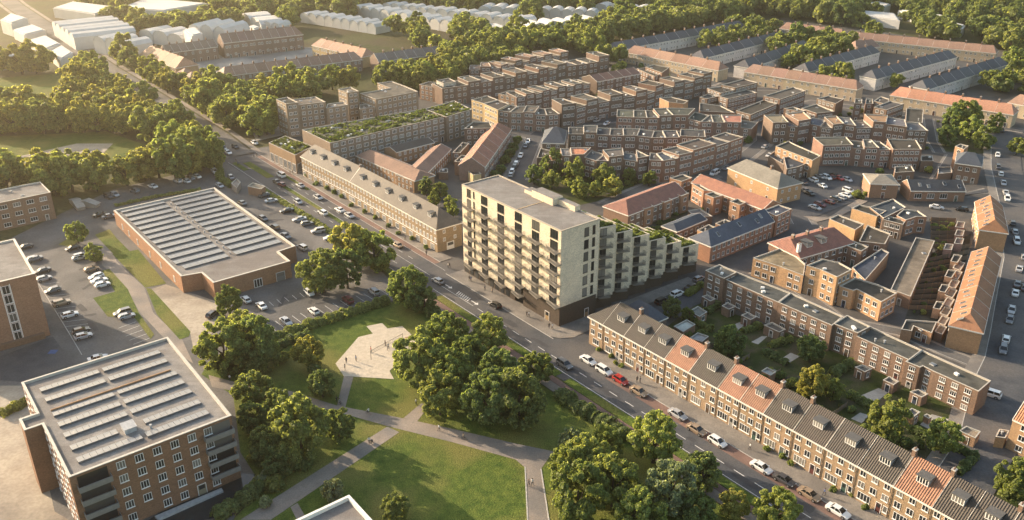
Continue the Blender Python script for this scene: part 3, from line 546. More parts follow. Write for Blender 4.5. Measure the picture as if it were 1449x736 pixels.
# ------------------------------------------------------------------ tall cream tower with balconies
def tower():
    c = S(-34, -6); root = thing('apartment_tower', 'tall cream brick apartment tower with rows of balconies and dark brick base at the junction', 'apartment building', (*c, 0))
    L = lambda s, t: (S(s, t)[0]-c[0], S(s, t)[1]-c[1])
    s0, s1, t0, t1, H = -56, -11.9, .5, -13, 28.1
    FOOT.append([S(s0, t0), S(s1, t0), S(s1, t1), S(s0, t1)])
    P = ccw([L(s0, t0), L(s1, t0), L(s1, t1), L(s0, t1)])
    m = MB(); sm = -31
    A = ccw([L(s0, t0), L(sm, t0), L(sm, t1), L(s0, t1)]); B_ = ccw([L(sm, t0), L(s1, t0), L(s1, t1), L(sm, t1)])
    m.prism(A, 3.1, H); m.prism(B_, 5.9, H); m.face([(x, y, 3.1) for x, y in A[::-1]]); m.face([(x, y, 5.9) for x, y in B_[::-1]]); put('wall', m.build('wall', 'brick'), root, col=CREAM)
    m = MB(); m.prism(inset(A, .12), 0, 3.1); m.prism(ccw([L(-27.4, t0-.12), L(s1-.12, t0-.12), L(s1-.12, t1+.1), L(-27.4, t1+.1)]), 0, 5.9); m.prism(ccw([L(sm, t0-1.8), L(-27.4, t0-1.8), L(-27.4, t1+.1), L(sm, t1+.1)]), 0, 5.9)
    put('plinth', m.build('plinth', 'brick'), root, col=DARKB)
    m = MB(); I = inset(P, .35); m.face([(x, y, H-.15) for x, y in I]); put('roof', m.build('roof', 'gravel_roof'), root)
    m = MB(); O = inset(P, -.06)
    for i in range(4):
        j = (i+1) % 4; m.face([(*O[i], H+.12), (*O[j], H+.12), (*I[j], H+.12), (*I[i], H+.12)]); m.wallq(O[i], O[j], H-.12, H+.12); m.wallq(I[j], I[i], H-.15, H+.12)
    put('parapet', m.build('parapet', 'coping'), root, col=(.42, .36, .28))
    for (a, b, u, v, h) in ((-36, -27, -9.5, -13.2, 1.9), (-40, -36, -10, -12.8, .9), (-27, -20, -11.4, -13.3, 1.4)):
        m = MB(); q = ccw([L(a, u), L(b, u), L(b, v), L(a, v)]); m.prism(q, H-.15, H+h, 0, top=1); put('roof_structure', m.build('roof_structure', ['brick', 'gravel_roof']), root, col=CREAM)
    angf = atan2(BU[1], BU[0]); angr = angf+pi/2
    fl = (H-3.1)/8
    cols = (-52.6, -45.1, -37.4, -29.6, -22.2, -14.7)
    bm = MB(); bm.prism([(-2.4, 0), (-2.4, -1.0), (2.4, -2.0), (2.4, 0)], -.16, .06, 0, top=0, bottom=True); rm = MB()
    for p, q in (((-2.38, -.04), (-2.38, -.98)), ((-2.38, -.98), (2.38, -1.97)), ((2.38, -1.97), (2.38, -.04))):
        rm.tube((*p, 1.05), (*q, 1.05), .035, .035, 4); n = max(2, int(hypot(q[0]-p[0], q[1]-p[1])/.17))
        for k in range(n+1): t = lerp(p, q, k/n); rm.box(t[0]-.018, t[0]+.018, t[1]-.018, t[1]+.018, .06, 1.04)
    slab, rail = bm.build('balcony', 'railing'), rm.build('railing', 'railing')
    for i, s in enumerate(cols):
        for k in range(8):
            z = 3.1+fl*k
            if i >= 4 and k == 0: continue
            p = L(s, t0); add_win(root, p, angf, z+.2, 3.0 if i else 1.9, 2.5, 3, False, frame='bronze')
            if k < 7:
                q = L(s+(.9 if k % 2 else .3), t0)
                o = put('balcony', slab, root, (q[0], q[1], z+.1), angf); put('railing', rail, o)
    for k in range(8):
        if k: add_win(root, L(-50.1, t0), angf, 3.1+fl*k+.6, .6, 2.0, 1, False, frame='bronze')
    for k in range(6):
        z = 6.6+k*3.55
        add_win(root, L(s1, -8.4), angr, z, 1.6, 2.5, 1, False, frame='bronze'); add_win(root, L(s1, -11.0), angr, z, 1.0, 2.5, 1, False, frame='bronze')
    wm = MB(); wm.box(-.9, .9, -.06, 0, 0, 2.3); wm.face([(-.8, -.07, .1), (.8, -.07, .1), (.8, -.07, 2.2), (-.8, -.07, 2.2)], 1); sf = wm.build('shopfront', ['dark_metal', 'glazing'])
    for k in range(9): q = L(-54.5+k*2.5, t0-.12); put('shopfront', sf, root, (q[0], q[1], .35), angf)
    add_door(root, L(-17, t0-.12), angf, (.3, .2, .1), 1.6, 2.6); add_door(root, L(s1-.12, -9.5), angr, (.34, .2, .1), 1.3, 2.4)
    # stepped wing
    tt = (-13.0, -19.6, -26.2, -33.2, -40.2, -47.2, -55.2); hh = (24.5, 21.3, 18.2, 15.2, 12.2, 9.2)
    wroot = thing('stepped_apartment_wing', 'cream brick apartment wing stepping down in six bays with planted roof terraces behind the tower', 'apartment building', (*S(-19, -34), 0))
    c2 = S(-19, -34); L2 = lambda s, t: (S(s, t)[0]-c2[0], S(s, t)[1]-c2[1])
    FOOT.append([S(-27, -13), S(-12.5, -13), S(-12.5, -55.2), S(-27, -55.2)])
    for i in range(6):
        a, b = tt[i]-.004, tt[i+1]; H2 = hh[i]; s_in, s_out = -13.9, -12.3
        q = [L2(-26, a), L2(s_in+.2, a), L2(s_out, b), L2(-26, b)]; q = ccw(q)
        m = MB(); m.prism(q, 3.4, H2); m.face([(x, y, 3.4) for x, y in q[::-1]]); put('bay_wall', m.build('bay_wall', 'brick'), wroot, col=(CREAM[0]*.97, CREAM[1]*.97, CREAM[2]*.97))
        m = MB(); m.prism(inset(q, .1), 0, 3.4); put('plinth', m.build('plinth', 'brick'), wroot, col=DARKB)
        m = MB(); I = inset(q, .3); m.face([(x, y, H2-.7) for x, y in I]); put('roof_terrace', m.build('roof_terrace', 'gravel_roof'), wroot)
        m = MB(); O = inset(q, -.04)
        for k in range(4):
            j = (k+1) % 4; m.face([(*O[k], H2+.06), (*O[j], H2+.06), (*I[j], H2+.06), (*I[k], H2+.06)]); m.wallq(O[k], O[j], H2-.1, H2+.06); m.wallq(I[j], I[k], H2-.7, H2+.06)
        put('parapet', m.build('parapet', 'coping'), wroot, col=(.55, .48, .37))
        put('planting', leaf_mesh_poly('planting', inset(q, .7), H2-.7, 1.5, 3000, 5+i, .30), wroot, col=(.12, .15, .055))
        A_, B2 = L2(s_in+.2, a), L2(s_out, b); ang = atan2(B2[1]-A_[1], B2[0]-A_[0])
        nf = int(round((H2-3.4)/3.05))
        for k in range(nf):
            z = 3.4+k*3.05
            p = lerp(A_, B2, .42); add_win(wroot, p, ang, z+.3, 2.1, 2.2, 2, False, frame='bronze')
            q2 = lerp(A_, B2, .52); o = put('balcony', slab, wroot, (q2[0], q2[1], z+.12), ang, scale=(.68, .8, 1)); put('railing', rail, o)
# leaf masses -----------------------------------------------------------
def quads(name, C, Nn, size, rng, mat='leaf'):
    n = len(C); t = rng.normal(size=(n, 3)); a = np.cross(Nn, t); a /= np.linalg.norm(a, axis=1)[:, None]+1e-9; b = np.cross(Nn, a)
    s = (size*rng.uniform(.6, 1.35, n))[:, None]
    V = np.stack([C-a*s-b*s*.7, C+a*s*.9-b*s, C+a*s+b*s*.8, C-a*s*.8+b*s], 1).reshape(-1, 3)
    return V
def quad_me(name, V, mat, extra=None):
    me = bpy.data.meshes.new(name); n = len(V)//4; nv, fv = len(V), []
    verts = V; loops = np.arange(n*4); starts = np.arange(n)*4; tot = np.full(n, 4)
    if extra is not None:
        ev, ef = extra; verts = np.concatenate([V, ev]); loops = np.concatenate([loops, (ef+nv).ravel()]); starts = np.concatenate([starts, n*4+np.arange(len(ef))*3]); tot = np.concatenate([tot, np.full(len(ef), 3)])
    me.vertices.add(len(verts)); me.vertices.foreach_set('co', verts.astype(np.float32).ravel())
    me.loops.add(len(loops)); me.loops.foreach_set('vertex_index', loops.astype(np.int32))
    me.polygons.add(len(starts)); me.polygons.foreach_set('loop_start', starts.astype(np.int32)); me.polygons.foreach_set('loop_total', tot.astype(np.int32))
    me.materials.append(MATS[mat]); me.update(calc_edges=True); me.validate(); return me
def blob(cen, r, rng, sub=8):
    nu, nv = sub, sub//2; V = []
    for j in range(nv+1):
        for i in range(nu):
            th = pi*j/nv; ph = 2*pi*i/nu; V.append((sin(th)*cos(ph), sin(th)*sin(ph), cos(th)))
    V = np.array(V)*(np.array(r)*rng.uniform(.85, 1.1, (len(V), 1)))+np.array(cen); F = []
    for j in range(nv):
        for i in range(nu):
            a, b = j*nu+i, j*nu+(i+1) % nu; F += [(a, a+nu, b), (b, a+nu, b+nu)]
    return V, np.array(F)
def crown_parts(seed, nl, nleaf, leaf, hz=1.0, spread=.62, lob=(.28, .46), flat=.95):
    """unit crown: radius about 1, centred at z = 0"""
    rng = np.random.default_rng(seed); L = []
    while len(L) < nl:
        p = rng.normal(size=3); p /= np.linalg.norm(p); p *= rng.uniform(.35, 1)**.5*spread; p[2] *= hz
        if p[2] < -.55*spread*hz*1.4: continue
        L.append((p, rng.uniform(*lob)*(1.1-.25*abs(p[2])/hz)))
    Cs, Ns = [], []; wsum = sum(r*r for _, r in L)
    for p, r in L:
        k = int(nleaf*r*r/wsum); d = rng.normal(size=(k, 3)); d /= np.linalg.norm(d, axis=1)[:, None]
        d[:, 2] = np.where(d[:, 2] < -.35, -d[:, 2], d[:, 2]); bump = 1+.13*np.sin(d[:, :1]*7+seed)*np.cos(d[:, 1:2]*6+p[0]*9)
        C = p+d*r*np.array((1, 1, flat*1.0))*bump*rng.uniform(.80, 1.06, (k, 1)); nn = d+rng.normal(size=(k, 3))*.55; nn /= np.linalg.norm(nn, axis=1)[:, None]
        Cs.append(C); Ns.append(nn)
    C, Nn = np.concatenate(Cs), np.concatenate(Ns); V = quads('c', C, Nn, leaf, rng)
    ev, ef, o = [], [], 0
    for p, r in L:
        v, f = blob(p, np.array((r, r, r*flat))*.5, rng, 7); ev.append(v); ef.append(f+o); o += len(v)
    return V, np.concatenate(ev), np.concatenate(ef)
def leaf_mesh_poly(name, poly, z, h, n, seed, size, bumps=7):
    rng = np.random.default_rng(seed); xs, ys = [p[0] for p in poly], [p[1] for p in poly]; C = []
    ph = rng.uniform(0, 6, 4)
    while len(C) < n:
        x, y = rng.uniform(min(xs), max(xs)), rng.uniform(min(ys), max(ys))
        if inside((x, y), poly):
            k = .5+.3*math.sin(x*.42+y*.2+ph[0])*math.sin(y*.5-x*.15+ph[1])+.2*math.sin(x*1.3+ph[2])*math.sin(y*1.1+ph[3])
            if rng.uniform() > max(.06, (k-.38)*2.6) and min(max(xs)-min(xs), max(ys)-min(ys)) > 3: continue
            C.append((x, y, z+rng.uniform(0, 1)**.6*h*max(.12, k)))
    C = np.array(C); nn = rng.normal(size=C.shape)*.6+np.array((0, 0, 1)); nn /= np.linalg.norm(nn, axis=1)[:, None]
    return quad_me(name, quads('p', C, nn, size, rng), 'leaf')
tower()
# ------------------------------------------------------------------ brick apartment block bottom left
def apartment_block():
    D, C, B_, A = (-79.0, 126.3), (-55.5, 145.3), (-79.0, 176.2), (-103.0, 157.2); H = 15.3
    notch = [lerp(D, A, .52), lerp(D, A, .64)]
    out = ((D[0]-C[0])/30.2*3.2, (D[1]-C[1])/30.2*3.2)
    q = [D, C, B_, A, notch[1], (notch[1][0]+out[0], notch[1][1]+out[1]), (notch[0][0]+out[0], notch[0][1]+out[1]), notch[0]]
    q = ccw(q)
    root = flat_house(q, H, 'brown brick flat-roofed apartment block with corner balconies and sloped roof panel rows, bottom left', 'apartment_block', 'apartment building', wall=(.235, .135, .085), roof=(.25, .23, .205), win=False, vents=0, roofmat='gravel_roof', par=.5, cw=.45, coping=(.48, .45, .39))
    c = centroid(q); L = lambda p: (p[0]-c[0], p[1]-c[1])
    a, b = L(D), L(C); ang = atan2(b[1]-a[1], b[0]-a[0]); LL = hypot(b[0]-a[0], b[1]-a[1]); st = H/5
    for k in range(5):
        for x in (.29, .40, .51, .62, .73, .835):
            if k == 0 and x in (.40, .73): continue
            p = lerp(a, b, x); add_win(root, p, ang, k*st+.75, 1.55, 1.65, 3, False)
    sl = MB(); sl.box(0, 5.8, -1.5, 0, -.15, .12); sl.box(0, 5.8, -1.55, -1.45, .12, 1.0); sl.box(0, .08, -1.45, 0, .12, 1.0); sl.box(5.72, 5.8, -1.45, 0, .12, 1.0)
    sm = sl.build('balcony', 'coping'); gl = MB(); gl.box(.3, 5.5, -.06, 0, 0, 2.4); gm = gl.build('window', 'glazing')
    for k in range(1, 5):
        for x in (.03, .80):
            p = lerp(a, b, x+.0); o = put('balcony', sm, root, (p[0], p[1], k*st), ang, (.20, .195, .185))
            put('window', gm, root, (p[0], p[1], k*st+.1), ang)
            put('planting', leaf_mesh_poly('planting', [(.3, -1.35), (5.4, -1.35), (5.4, -.9), (.3, -.9)], .1, .7, 90, k*3+int(x*10), .12), o, col=(.06, .09, .03))
    add_door(root, lerp(a, b, .735), ang, (.25, .22, .15), 1.6, 2.4)
    e0, e1 = L(A), L(notch[1])
    for (p0, p1) in ((e0, e1), (L(notch[0]), a)):
        edge_windows(root, p0, p1, 0, H, 5, False, 3.2, 1.3, 1.6, 2)
    # sloped panel rows
    u = ((C[0]-D[0])/LL, (C[1]-D[1])/LL); dd = hypot(A[0]-D[0], A[1]-D[1]); v = ((A[0]-D[0])/dd, (A[1]-D[1])/dd)
    for k, y in enumerate((3.6, 8.2, 13.2, 17.6, 22.0, 28.4, 33.0)):
        for x0, x1 in ((2.5, 14.2), (15.0, 27.2)):
            if k == 1 and x0 < 3: x1 = 11
            if k == 1 and x0 > 3: x0 = 16
            roof_strip(root, L(D), u, v, x0, x1, y, H-.5, 2.3, .46)
    m = MB(); m.box(-1.1, 1.1, -1.2, 1.2, 0, 1.1); m.face([(-1.25, -1.35, 1.12), (1.25, -1.35, 1.12), (1.25, 1.35, 1.3), (-1.25, 1.35, 1.3)])
    p = (L(D)[0]+u[0]*13+v[0]*8.6, L(D)[1]+u[1]*13+v[1]*8.6); put('roof_hatch', m.build('roof_hatch', 'grey_metal'), root, (*p, H-.5), ang)
    p = (L(D)[0]+u[0]*16.5+v[0]*6.5, L(D)[1]+u[1]*16.5+v[1]*6.5); vent(root, *p, H-.5, 1)
    m = MB(); m.box(0, 24, -.12, .12, 0, .35); p = (L(D)[0]+u[0]*2.5+v[0]*24.9, L(D)[1]+u[1]*2.5+v[1]*24.9); put('roof_rail', m.build('roof_rail', 'timber'), root, (*p, H-.5), ang)
def roof_strip(root, o, u, v, x0, x1, y, z, w, hgt, name='roof_panel_row'):
    """prism with a pale face sloping to the front (towards -v)... and vertical faces coloured darker to paint in their shade"""
    P = lambda x, yy, zz: (o[0]+u[0]*x+v[0]*yy, o[1]+u[1]*x+v[1]*yy, z+zz)
    m = MB(); n = max(2, int((x1-x0)/1.1))
    for i in range(n):
        a, b = x0+(x1-x0)*i/n, x0+(x1-x0)*(i+.955)/n
        m.face([P(a, y, hgt), P(b, y, hgt), P(b, y+w, .08), P(a, y+w, .08)], 0)
        m.face([P(a, y, 0), P(b, y, 0), P(b, y, hgt), P(a, y, hgt)], 1); m.face([P(a, y, 0), P(a, y, hgt), P(a, y+w, .08), P(a, y+w, 0)][::-1], 1); m.face([P(b, y, 0), P(b, y, hgt), P(b, y+w, .08), P(b, y+w, 0)], 1)
    put(name, m.build(name, ['solar', 'solar_shaded']), root)
apartment_block()
# ------------------------------------------------------------------ low hall with sawtooth roof
def hall():
    q = ccw([(-135.4, 279.2), (-107.9, 301.4), (-67.0, 249.5), (-71.2, 245.4), (-66.1, 238.5), (-84.6, 224.0), (-90.0, 230.5), (-95.2, 228.2)]); H = 5.4
    root = flat_house(q, H, 'long low brick hall with a roof of parallel light strips beside the car parks', 'brick_hall', 'hall', wall=(.34, .19, .115), roof=(.24, .225, .205), win=False, vents=0, roofmat='gravel_roof', par=.45, cw=.5, coping=(.55, .50, .42))
    c = centroid(q); A, B_, D = (-135.4, 279.2), (-107.9, 301.4), (-95.2, 228.2); L = lambda p: (p[0]-c[0], p[1]-c[1])
    l1 = hypot(B_[0]-A[0], B_[1]-A[1]); u = ((B_[0]-A[0])/l1, (B_[1]-A[1])/l1); l2 = hypot(D[0]-A[0], D[1]-A[1]); v = ((A[0]-D[0])/l2, (A[1]-D[1])/l2)
    for k in range(13):
        y = -2.2-3.5-k*4.72
        a1 = 16.4; 
        roof_strip(root, L(A), u, v, 1.8+max(0, k-11.5)*2, a1, y+2.0, H-.45, 3.4, .42, 'sawtooth_rooflight')
        if k < 13: roof_strip(root, L(A), u, v, 18.6, l1-1.8-max(0, k-12)*5.0, y+2.0, H-.45, 3.4, .42, 'sawtooth_rooflight')
    roof_strip(root, L(A), u, v, 4.5, a1, -2.2-3.5-13*4.72+2, H-.45, 2.2, .7, 'sawtooth_rooflight') if False else None
    for k in range(11): p = (L(A)[0]+u[0]*17.5-v[0]*(6+k*5.2), L(A)[1]+u[1]*17.5-v[1]*(6+k*5.2)); vent(root, *p, H-.45, 1)
    angd = atan2(-v[1], -v[0])
    for x in (8, 15, 24, 36, 46, 58): p = (L(A)[0]-v[0]*x, L(A)[1]-v[1]*x); add_win(root, p, angd, 1.0, 1.2, 2.0, 2, True)
    e0, e1 = L((-84.6, 224.0)), L((-66.1, 238.5)); ang = atan2(e1[1]-e0[1], e1[0]-e0[0])
    add_win(root, lerp(e0, e1, .55), ang, .1, 2.6, 2.7, 3, True); add_door(root, lerp(e0, e1, .85), ang, (.2, .2, .2), 2.6, 2.8)
hall()
# ------------------------------------------------------------------ buildings at the left edge and bottom
q = [(-131.0+.0, 197.4), (-122.3, 203.8), (-138.9, 226.1), (-163, 208), (-147, 185)]
q = [(-143, 188.2), (-122.3, 203.8), (-138.9, 226.1), (-160, 210)]
r_ = flat_house(q, 18.1, 'tall brown brick block with one white stair window strip at the left edge', 'brick_block', 'apartment building', wall=(.30, .175, .115), roof=(.36, .32, .27), win=False, vents=4, roofmat='gravel_roof', coping=(.62, .57, .48), cw=.5)
c = centroid(q); a, b = (q[0][0]-c[0], q[0][1]-c[1]), (q[1][0]-c[0], q[1][1]-c[1]); ang = atan2(b[1]-a[1], b[0]-a[0])
for k in range(6): add_win(r_, lerp(a, b, .72), ang, 1.2+k*2.65, 1.7, 2.3, 2, False)
m = MB(); m.box(-1.15, -.95, -.1, 0, 1, 17); m.box(.95, 1.15, -.1, 0, 1, 17)
p = lerp(a, b, .72); put('window_surround', m.build('window_surround', 'white_paint'), r_, (*p, 0), ang)
m = MB(); m.box(0, 24, -1.2, .0, 0, 1.5); p = lerp(a, b, .02); put('base_wall', m.build('base_wall', 'brick'), r_, (*p, 0), ang, (.2, .12, .08))
flat_house([(-182, 266), (-158.7, 285.2), (-167.4, 295.7), (-190, 278)], 9.7, 'three-storey brown brick block with white windows beside the left wood', 'brick_block', 'apartment building', wall=(.25, .16, .11), roof=(.30, .275, .235), storeys=3, far=False, spacing=4.2, ww=2.3, lights=3, vents=3, roofmat='gravel_roof', coping=(.6, .55, .46))
flat_house([(-30.0, 129.1), (-47, 115.5), (-34, 99), (-17.5, 113)], 9.0, 'flat grey roof corner with pale parapet at the bottom edge of the park', 'flat_roofed_building', 'building', wall=(.22, .14, .09), roof=(.30, .275, .24), win=False, vents=0, roofmat='gravel_roof', coping=(.74, .71, .64), cw=.5, par=.7)
# sheds at the wood edge
for (pts, h, lab) in (([(400, 410), (455, 400), (470, 450), (425, 460)], 2.6, 'grey tent-like shed beside the wood, the wider of two'), ([(490, 405), (520, 395), (550, 430), (525, 445)], 2.4, 'pale narrow tent-like shed beside the wood, near parked cars')):
    q = ccw(WS(5, pts)); a, b = q[0], q[1]; d_ = hypot(q[2][0]-q[1][0], q[2][1]-q[1][1])
    gable_house(a, b, d_, 1.3, 1.3, lab, 'shed', 'shed', roof=(.33, .3, .26), roofmat='slate', win=False, wall=(.3, .27, .23), wallmat='paint', fascia=False, gut=(.4, .37, .33))
flat_house(WS('q', [(425, 630), (470, 600), (575, 630), (540, 655)], 3), 3.2, 'small brick kiosk building beside the boulevard car park', 'brick_kiosk', 'kiosk', wall=(.33, .2, .13), storeys=1, win=False, vents=0, roof=(.28, .25, .21))
flat_house(WS('q', [(285, 600), (330, 560), (365, 590), (330, 640)], 2.5), 2.5, 'small grey utility cabin by the car park entrance', 'utility_cabin', 'cabin', wall=(.3, .26, .22), storeys=1, win=False, vents=0, roof=(.33, .29, .25))
# ------------------------------------------------------------------ terrace with dormers along the boulevard
TB = [-.6, 4.6, 12, 19, 25.6, 33, 41.5, 47.6, 53.9, 61.4, 68.9, 76.2, 83.8, 91.4, 97.3, 103.5, 110, 117, 124]
TR = ['d', 'd', 'd', 'd', 'o', 'd', 'o', 'o', 'd', 'd', 'd', 'd', 'o', 'd', 'd', 'd', 'd', 'd']
TLB = ['hipped corner house of the boulevard terrace, roof ending at the side street opposite the tower', 'dark-tiled terraced house with dormer, next to the hipped corner house', 'dark-tiled terraced house with dormer, second after the hipped corner house', 'dark-tiled terraced house just before the first orange roof from the tower',
 'narrow orange-tiled terraced house, first orange roof from the tower', 'single dark-tiled terraced house between two orange roofs', 'orange-tiled terraced house, left half of the widest orange roof', 'orange-tiled terraced house, right half of the widest orange roof',
 'dark-tiled terraced house right after the widest orange roof', 'dark-tiled terraced house, second after the widest orange roof', 'dark-tiled terraced house, third after the widest orange roof', 'dark-tiled terraced house just before the last orange roof', 'orange-tiled terraced house, last orange roof near the bottom right corner',
 'dark-tiled terraced house right after the last orange roof', 'dark-tiled terraced house, second after the last orange roof', 'dark-tiled terraced house, third after the last orange roof', 'dark-tiled terraced house, fourth after the last orange roof', 'dark-tiled terraced house, fifth after the last orange roof']
def terrace():
    for i in range(18):
        A, B_ = S(TB[i], 0), S(TB[i+1], 0); L = TB[i+1]-TB[i]
        def xw(root, L, i=i):
            n = 1 if i == 0 else 3
            for k in range(n if i else 2):
                x = (L*(k+.5)/(n if i else 2))
                for s in (1, 2): add_win(root, (x, 0), 0, .1+s*2.75+.55, 1.35 if s == 1 else 1.25, 1.5 if s == 1 else 1.25, 2, False)
            if i == 0: add_win(root, (2.6, 0), 0, .9, 2.2, 1.6, 3, False)
            else: add_win(root, (L*.3, 0), 0, .75, 2.7, 1.75, 4, False); add_door(root, (L*.72, 0), 0, h=2.35); add_win(root, (L*.9, 0), 0, .9, .9, 1.5, 1, False)
            m = MB(); m.tube((L-.12, -.1, 0), (L-.12, -.1, 8.2), .06, .06, 6); put('downpipe', m.build('downpipe', 'dark_metal'), root)
            m = MB(); m.box(0.01, L-.01, -.05, 0, 2.75, 2.87); put('string_course', m.build('string_course', 'coping'), root, col=(.4, .3, .2))
        r = {'d': jit((.060, .050, .042), .08), 'o': jit((.27, .135, .085), .08)}[TR[i]]
        gable_house(A, B_, 11.0, 8.3, 4.2, TLB[i], 'terraced_house', 'house', 'terraced houses along the boulevard', hip=(5.2 if i == 0 else 0, 0), wall=jit((.335, .235, .15), .05), roof=r, far=False, xwin=xw,
                    dormers=() if i == 0 else (L*.52,), chim=(L-.1,) if i in (1, 4, 5, 7, 8, 11, 12, 14, 16) else (), over=.45, gut=(.72, .66, .58))
    # return wing along the side street with the blue slate roof
    gable_house(S(-.6, -10.9), S(9.5, -10.9), 7, 6.2, 3.4, 'blue slate roofed return wing behind the hipped corner house', 'brick_wing', 'house', hip=(3.2, 3.2), roof=R_BLUE, roofmat='slate', wall=jit(BROWN), win=False)
terrace()
# ------------------------------------------------------------------ long yellow brick terrace further up the boulevard
def yellow():
    a, b, c_ = W('Z6', (65, 125), 8.3), W('Z6', (350, 270), 8.3), W('Z6', (850, 548), 8.3)
    for k, (p, q, lab, nw, dm, hip) in enumerate(((a, b, 'yellow brick terrace with curved-top dormers, the shorter half next to the green-roofed shop', 17, 4, (3, 0)), (b, c_, 'yellow brick terrace with boxed dormers and hipped end, the longer half next to the tower', 26, 6, (0, 6)))):
        L = hypot(q[0]-p[0], q[1]-p[1])
        def xw(root, L, nw=nw):
            for i in range(nw):
                x = L*(i+.5)/nw
                for s in (1, 2): add_win(root, (x, 0), 0, .35+s*2.7+.45, 1.05, 1.5, 2, True)
                if i % 2 == 0: add_win(root, (x+.4, 0), 0, .4, 2.2, 2.0, 3, True)
            m = MB(); m.box(.01, L-.01, -.1, 0, 2.95, 3.2); put('string_course', m.build('string_course', 'white_paint'), root)
        r = gable_house(p, q, 9.6, 8.3, 4.4, lab, 'yellow_brick_terrace', 'terrace', 'yellow brick terraces', hip=hip, wall=(.30, .222, .14), roof=(.12, .104, .086), roofmat='slate', xwin=xw, over=.3, gut=(.74, .68, .58))
        for i in range(dm): dormer(r, L*(i+.6)/(dm+.35), 9.6, 8.3, 4.4, 2.0)
        if k: 
            edge_windows(r, (L, 0), (L, 9.6), 2.5, 5.4, 2, True, 5, 1.0, 1.3); o = add_door(r, (L, 5), pi/2, (.75, .7, .62), 2.6, 2.6)
        else: chimney(r, L-.3, 4.8, 12.7, .5, pi/2)
    # wing joining the corner
yellow()
def fh(t, pts, h, label, **k): return flat_house(WS(t, pts, h), h, label, **k)
BK = [BROWN, RED, (.18, .125, .10), (.215, .14, .11), (.20, .145, .115)]
RF = [R_GREY, (.085, .082, .076), (.115, .106, .094), (.078, .081, .085)]
GREEN = (.17, .155, .12)
def roof_garden(root, poly, z, seed, n=1800, h=1.0, size=.4, col=(.085, .11, .04)):
    c = root.location; P = [(x-c[0], y-c[1]) for x, y in inset(ccw(poly), 1.0)]
    put('sedum', leaf_mesh_poly('sedum', P, z, h, n, seed, size), root, col=col)
    for k in range(1, 7):
        if hypot(P[1][0]-P[0][0], P[1][1]-P[0][1]) < 20 and k > 2: break
    for k in range(16):
        q = P[0]; a = lerp(P[random.randrange(len(P))], centroid(P), random.uniform(.2, .8)); vent(root, a[0], a[1], z+.1, random.choice((0, 2)))
# green roofed shop and blocks
q = WS('q', [(605, 255), (830, 360), (985, 285), (745, 195)], 7.8)
r_ = flat_house(q, 7.8, 'brick shop with planted green roof and dark glazed front by the yellow terrace', 'green_roofed_shop', 'shop', wall=(.32, .22, .14), roof=GREEN, win=False, vents=0, far=False)
roof_garden(r_, q, 7.5, 3, 1000)
q = ccw(q); c = centroid(q)
for i in range(4):
    a, b = q[i], q[(i+1) % 4]
    if faces_cam(a, b, .2):
        A, B_ = (a[0]-c[0], a[1]-c[1]), (b[0]-c[0], b[1]-c[1]); ang = atan2(B_[1]-A[1], B_[0]-A[0]); L = hypot(B_[0]-A[0], B_[1]-A[1]); n = int(L/3.2)
        for k in range(n): p = lerp(A, B_, (k+.5)/n); add_win(r_, p, ang, .3, 2.7, 3.6, 3, True)
g1 = WS('n', [(285, 505), (525, 620), (1516, 391), (1321, 326)], 11); 
r_ = flat_house(g1, 11, 'long brick block with planted green roof behind the yellow terrace, its larger left part', 'green_roofed_block', 'apartment building', 'green-roofed brick blocks', wall=(.255, .195, .15), roof=GREEN, storeys=4, spacing=3.6, ww=2.2, wh=2.0, lights=3, vents=0, th=.5, far=True)
roof_garden(r_, g1, 10.65, 4, 2600)
g2 = WS('o', [(432, 154), (650, 90), (500, 15), (240, 88)], 11.3)
r_ = flat_house(g2, 11.3, 'smaller green-roofed brick block, right part beside the red-roofed row', 'green_roofed_block', 'apartment building', 'green-roofed brick blocks', wall=(.25, .19, .145), roof=GREEN, storeys=4, spacing=3.6, ww=1.8, wh=1.9, lights=2, vents=0, th=.5, far=True)
roof_garden(r_, g2, 10.9, 5, 1400)
AW = (.31, .24, .175)
fh('n', [(65, 245), (150, 285), (252, 272), (160, 225)], 15.3, 'five-storey tan brick corner block of the apartments, the tall left end', name='apartment_block', cat='apartment building', wall=AW, storeys=5, spacing=2.6, th=.3, group='tan brick apartments')
for (pts, h, n, lab) in (([(254, 294), (488, 268), (400, 222), (200, 247)], 13.4, 5, 'tan brick apartments with planted roof beside the tall corner block'), ([(492, 322), (678, 292), (640, 268), (505, 283)], 11.2, 4, 'lower tan brick apartments with planted roof between two taller blocks'),
    ([(672, 190), (770, 175), (700, 140), (592, 160)], 14, 5, 'slim tan brick stair block rising in the middle of the apartments'), ([(775, 330), (913, 312), (890, 285), (780, 290)], 8, 3, 'low tan brick link building between the stair block and right apartments'),
    ([(780, 195), (915, 245), (1275, 178), (1160, 130), (1050, 90), (928, 106), (1040, 150)], 12, 4, 'right-hand tan brick apartments with L-shaped flat roof')):
    fh('n', pts, h, lab, name='apartment_block', cat='apartment building', wall=jit(AW, .06), storeys=n, spacing=2.7, th=.3, group='tan brick apartments', roof=(.17, .155, .13), vents=3)
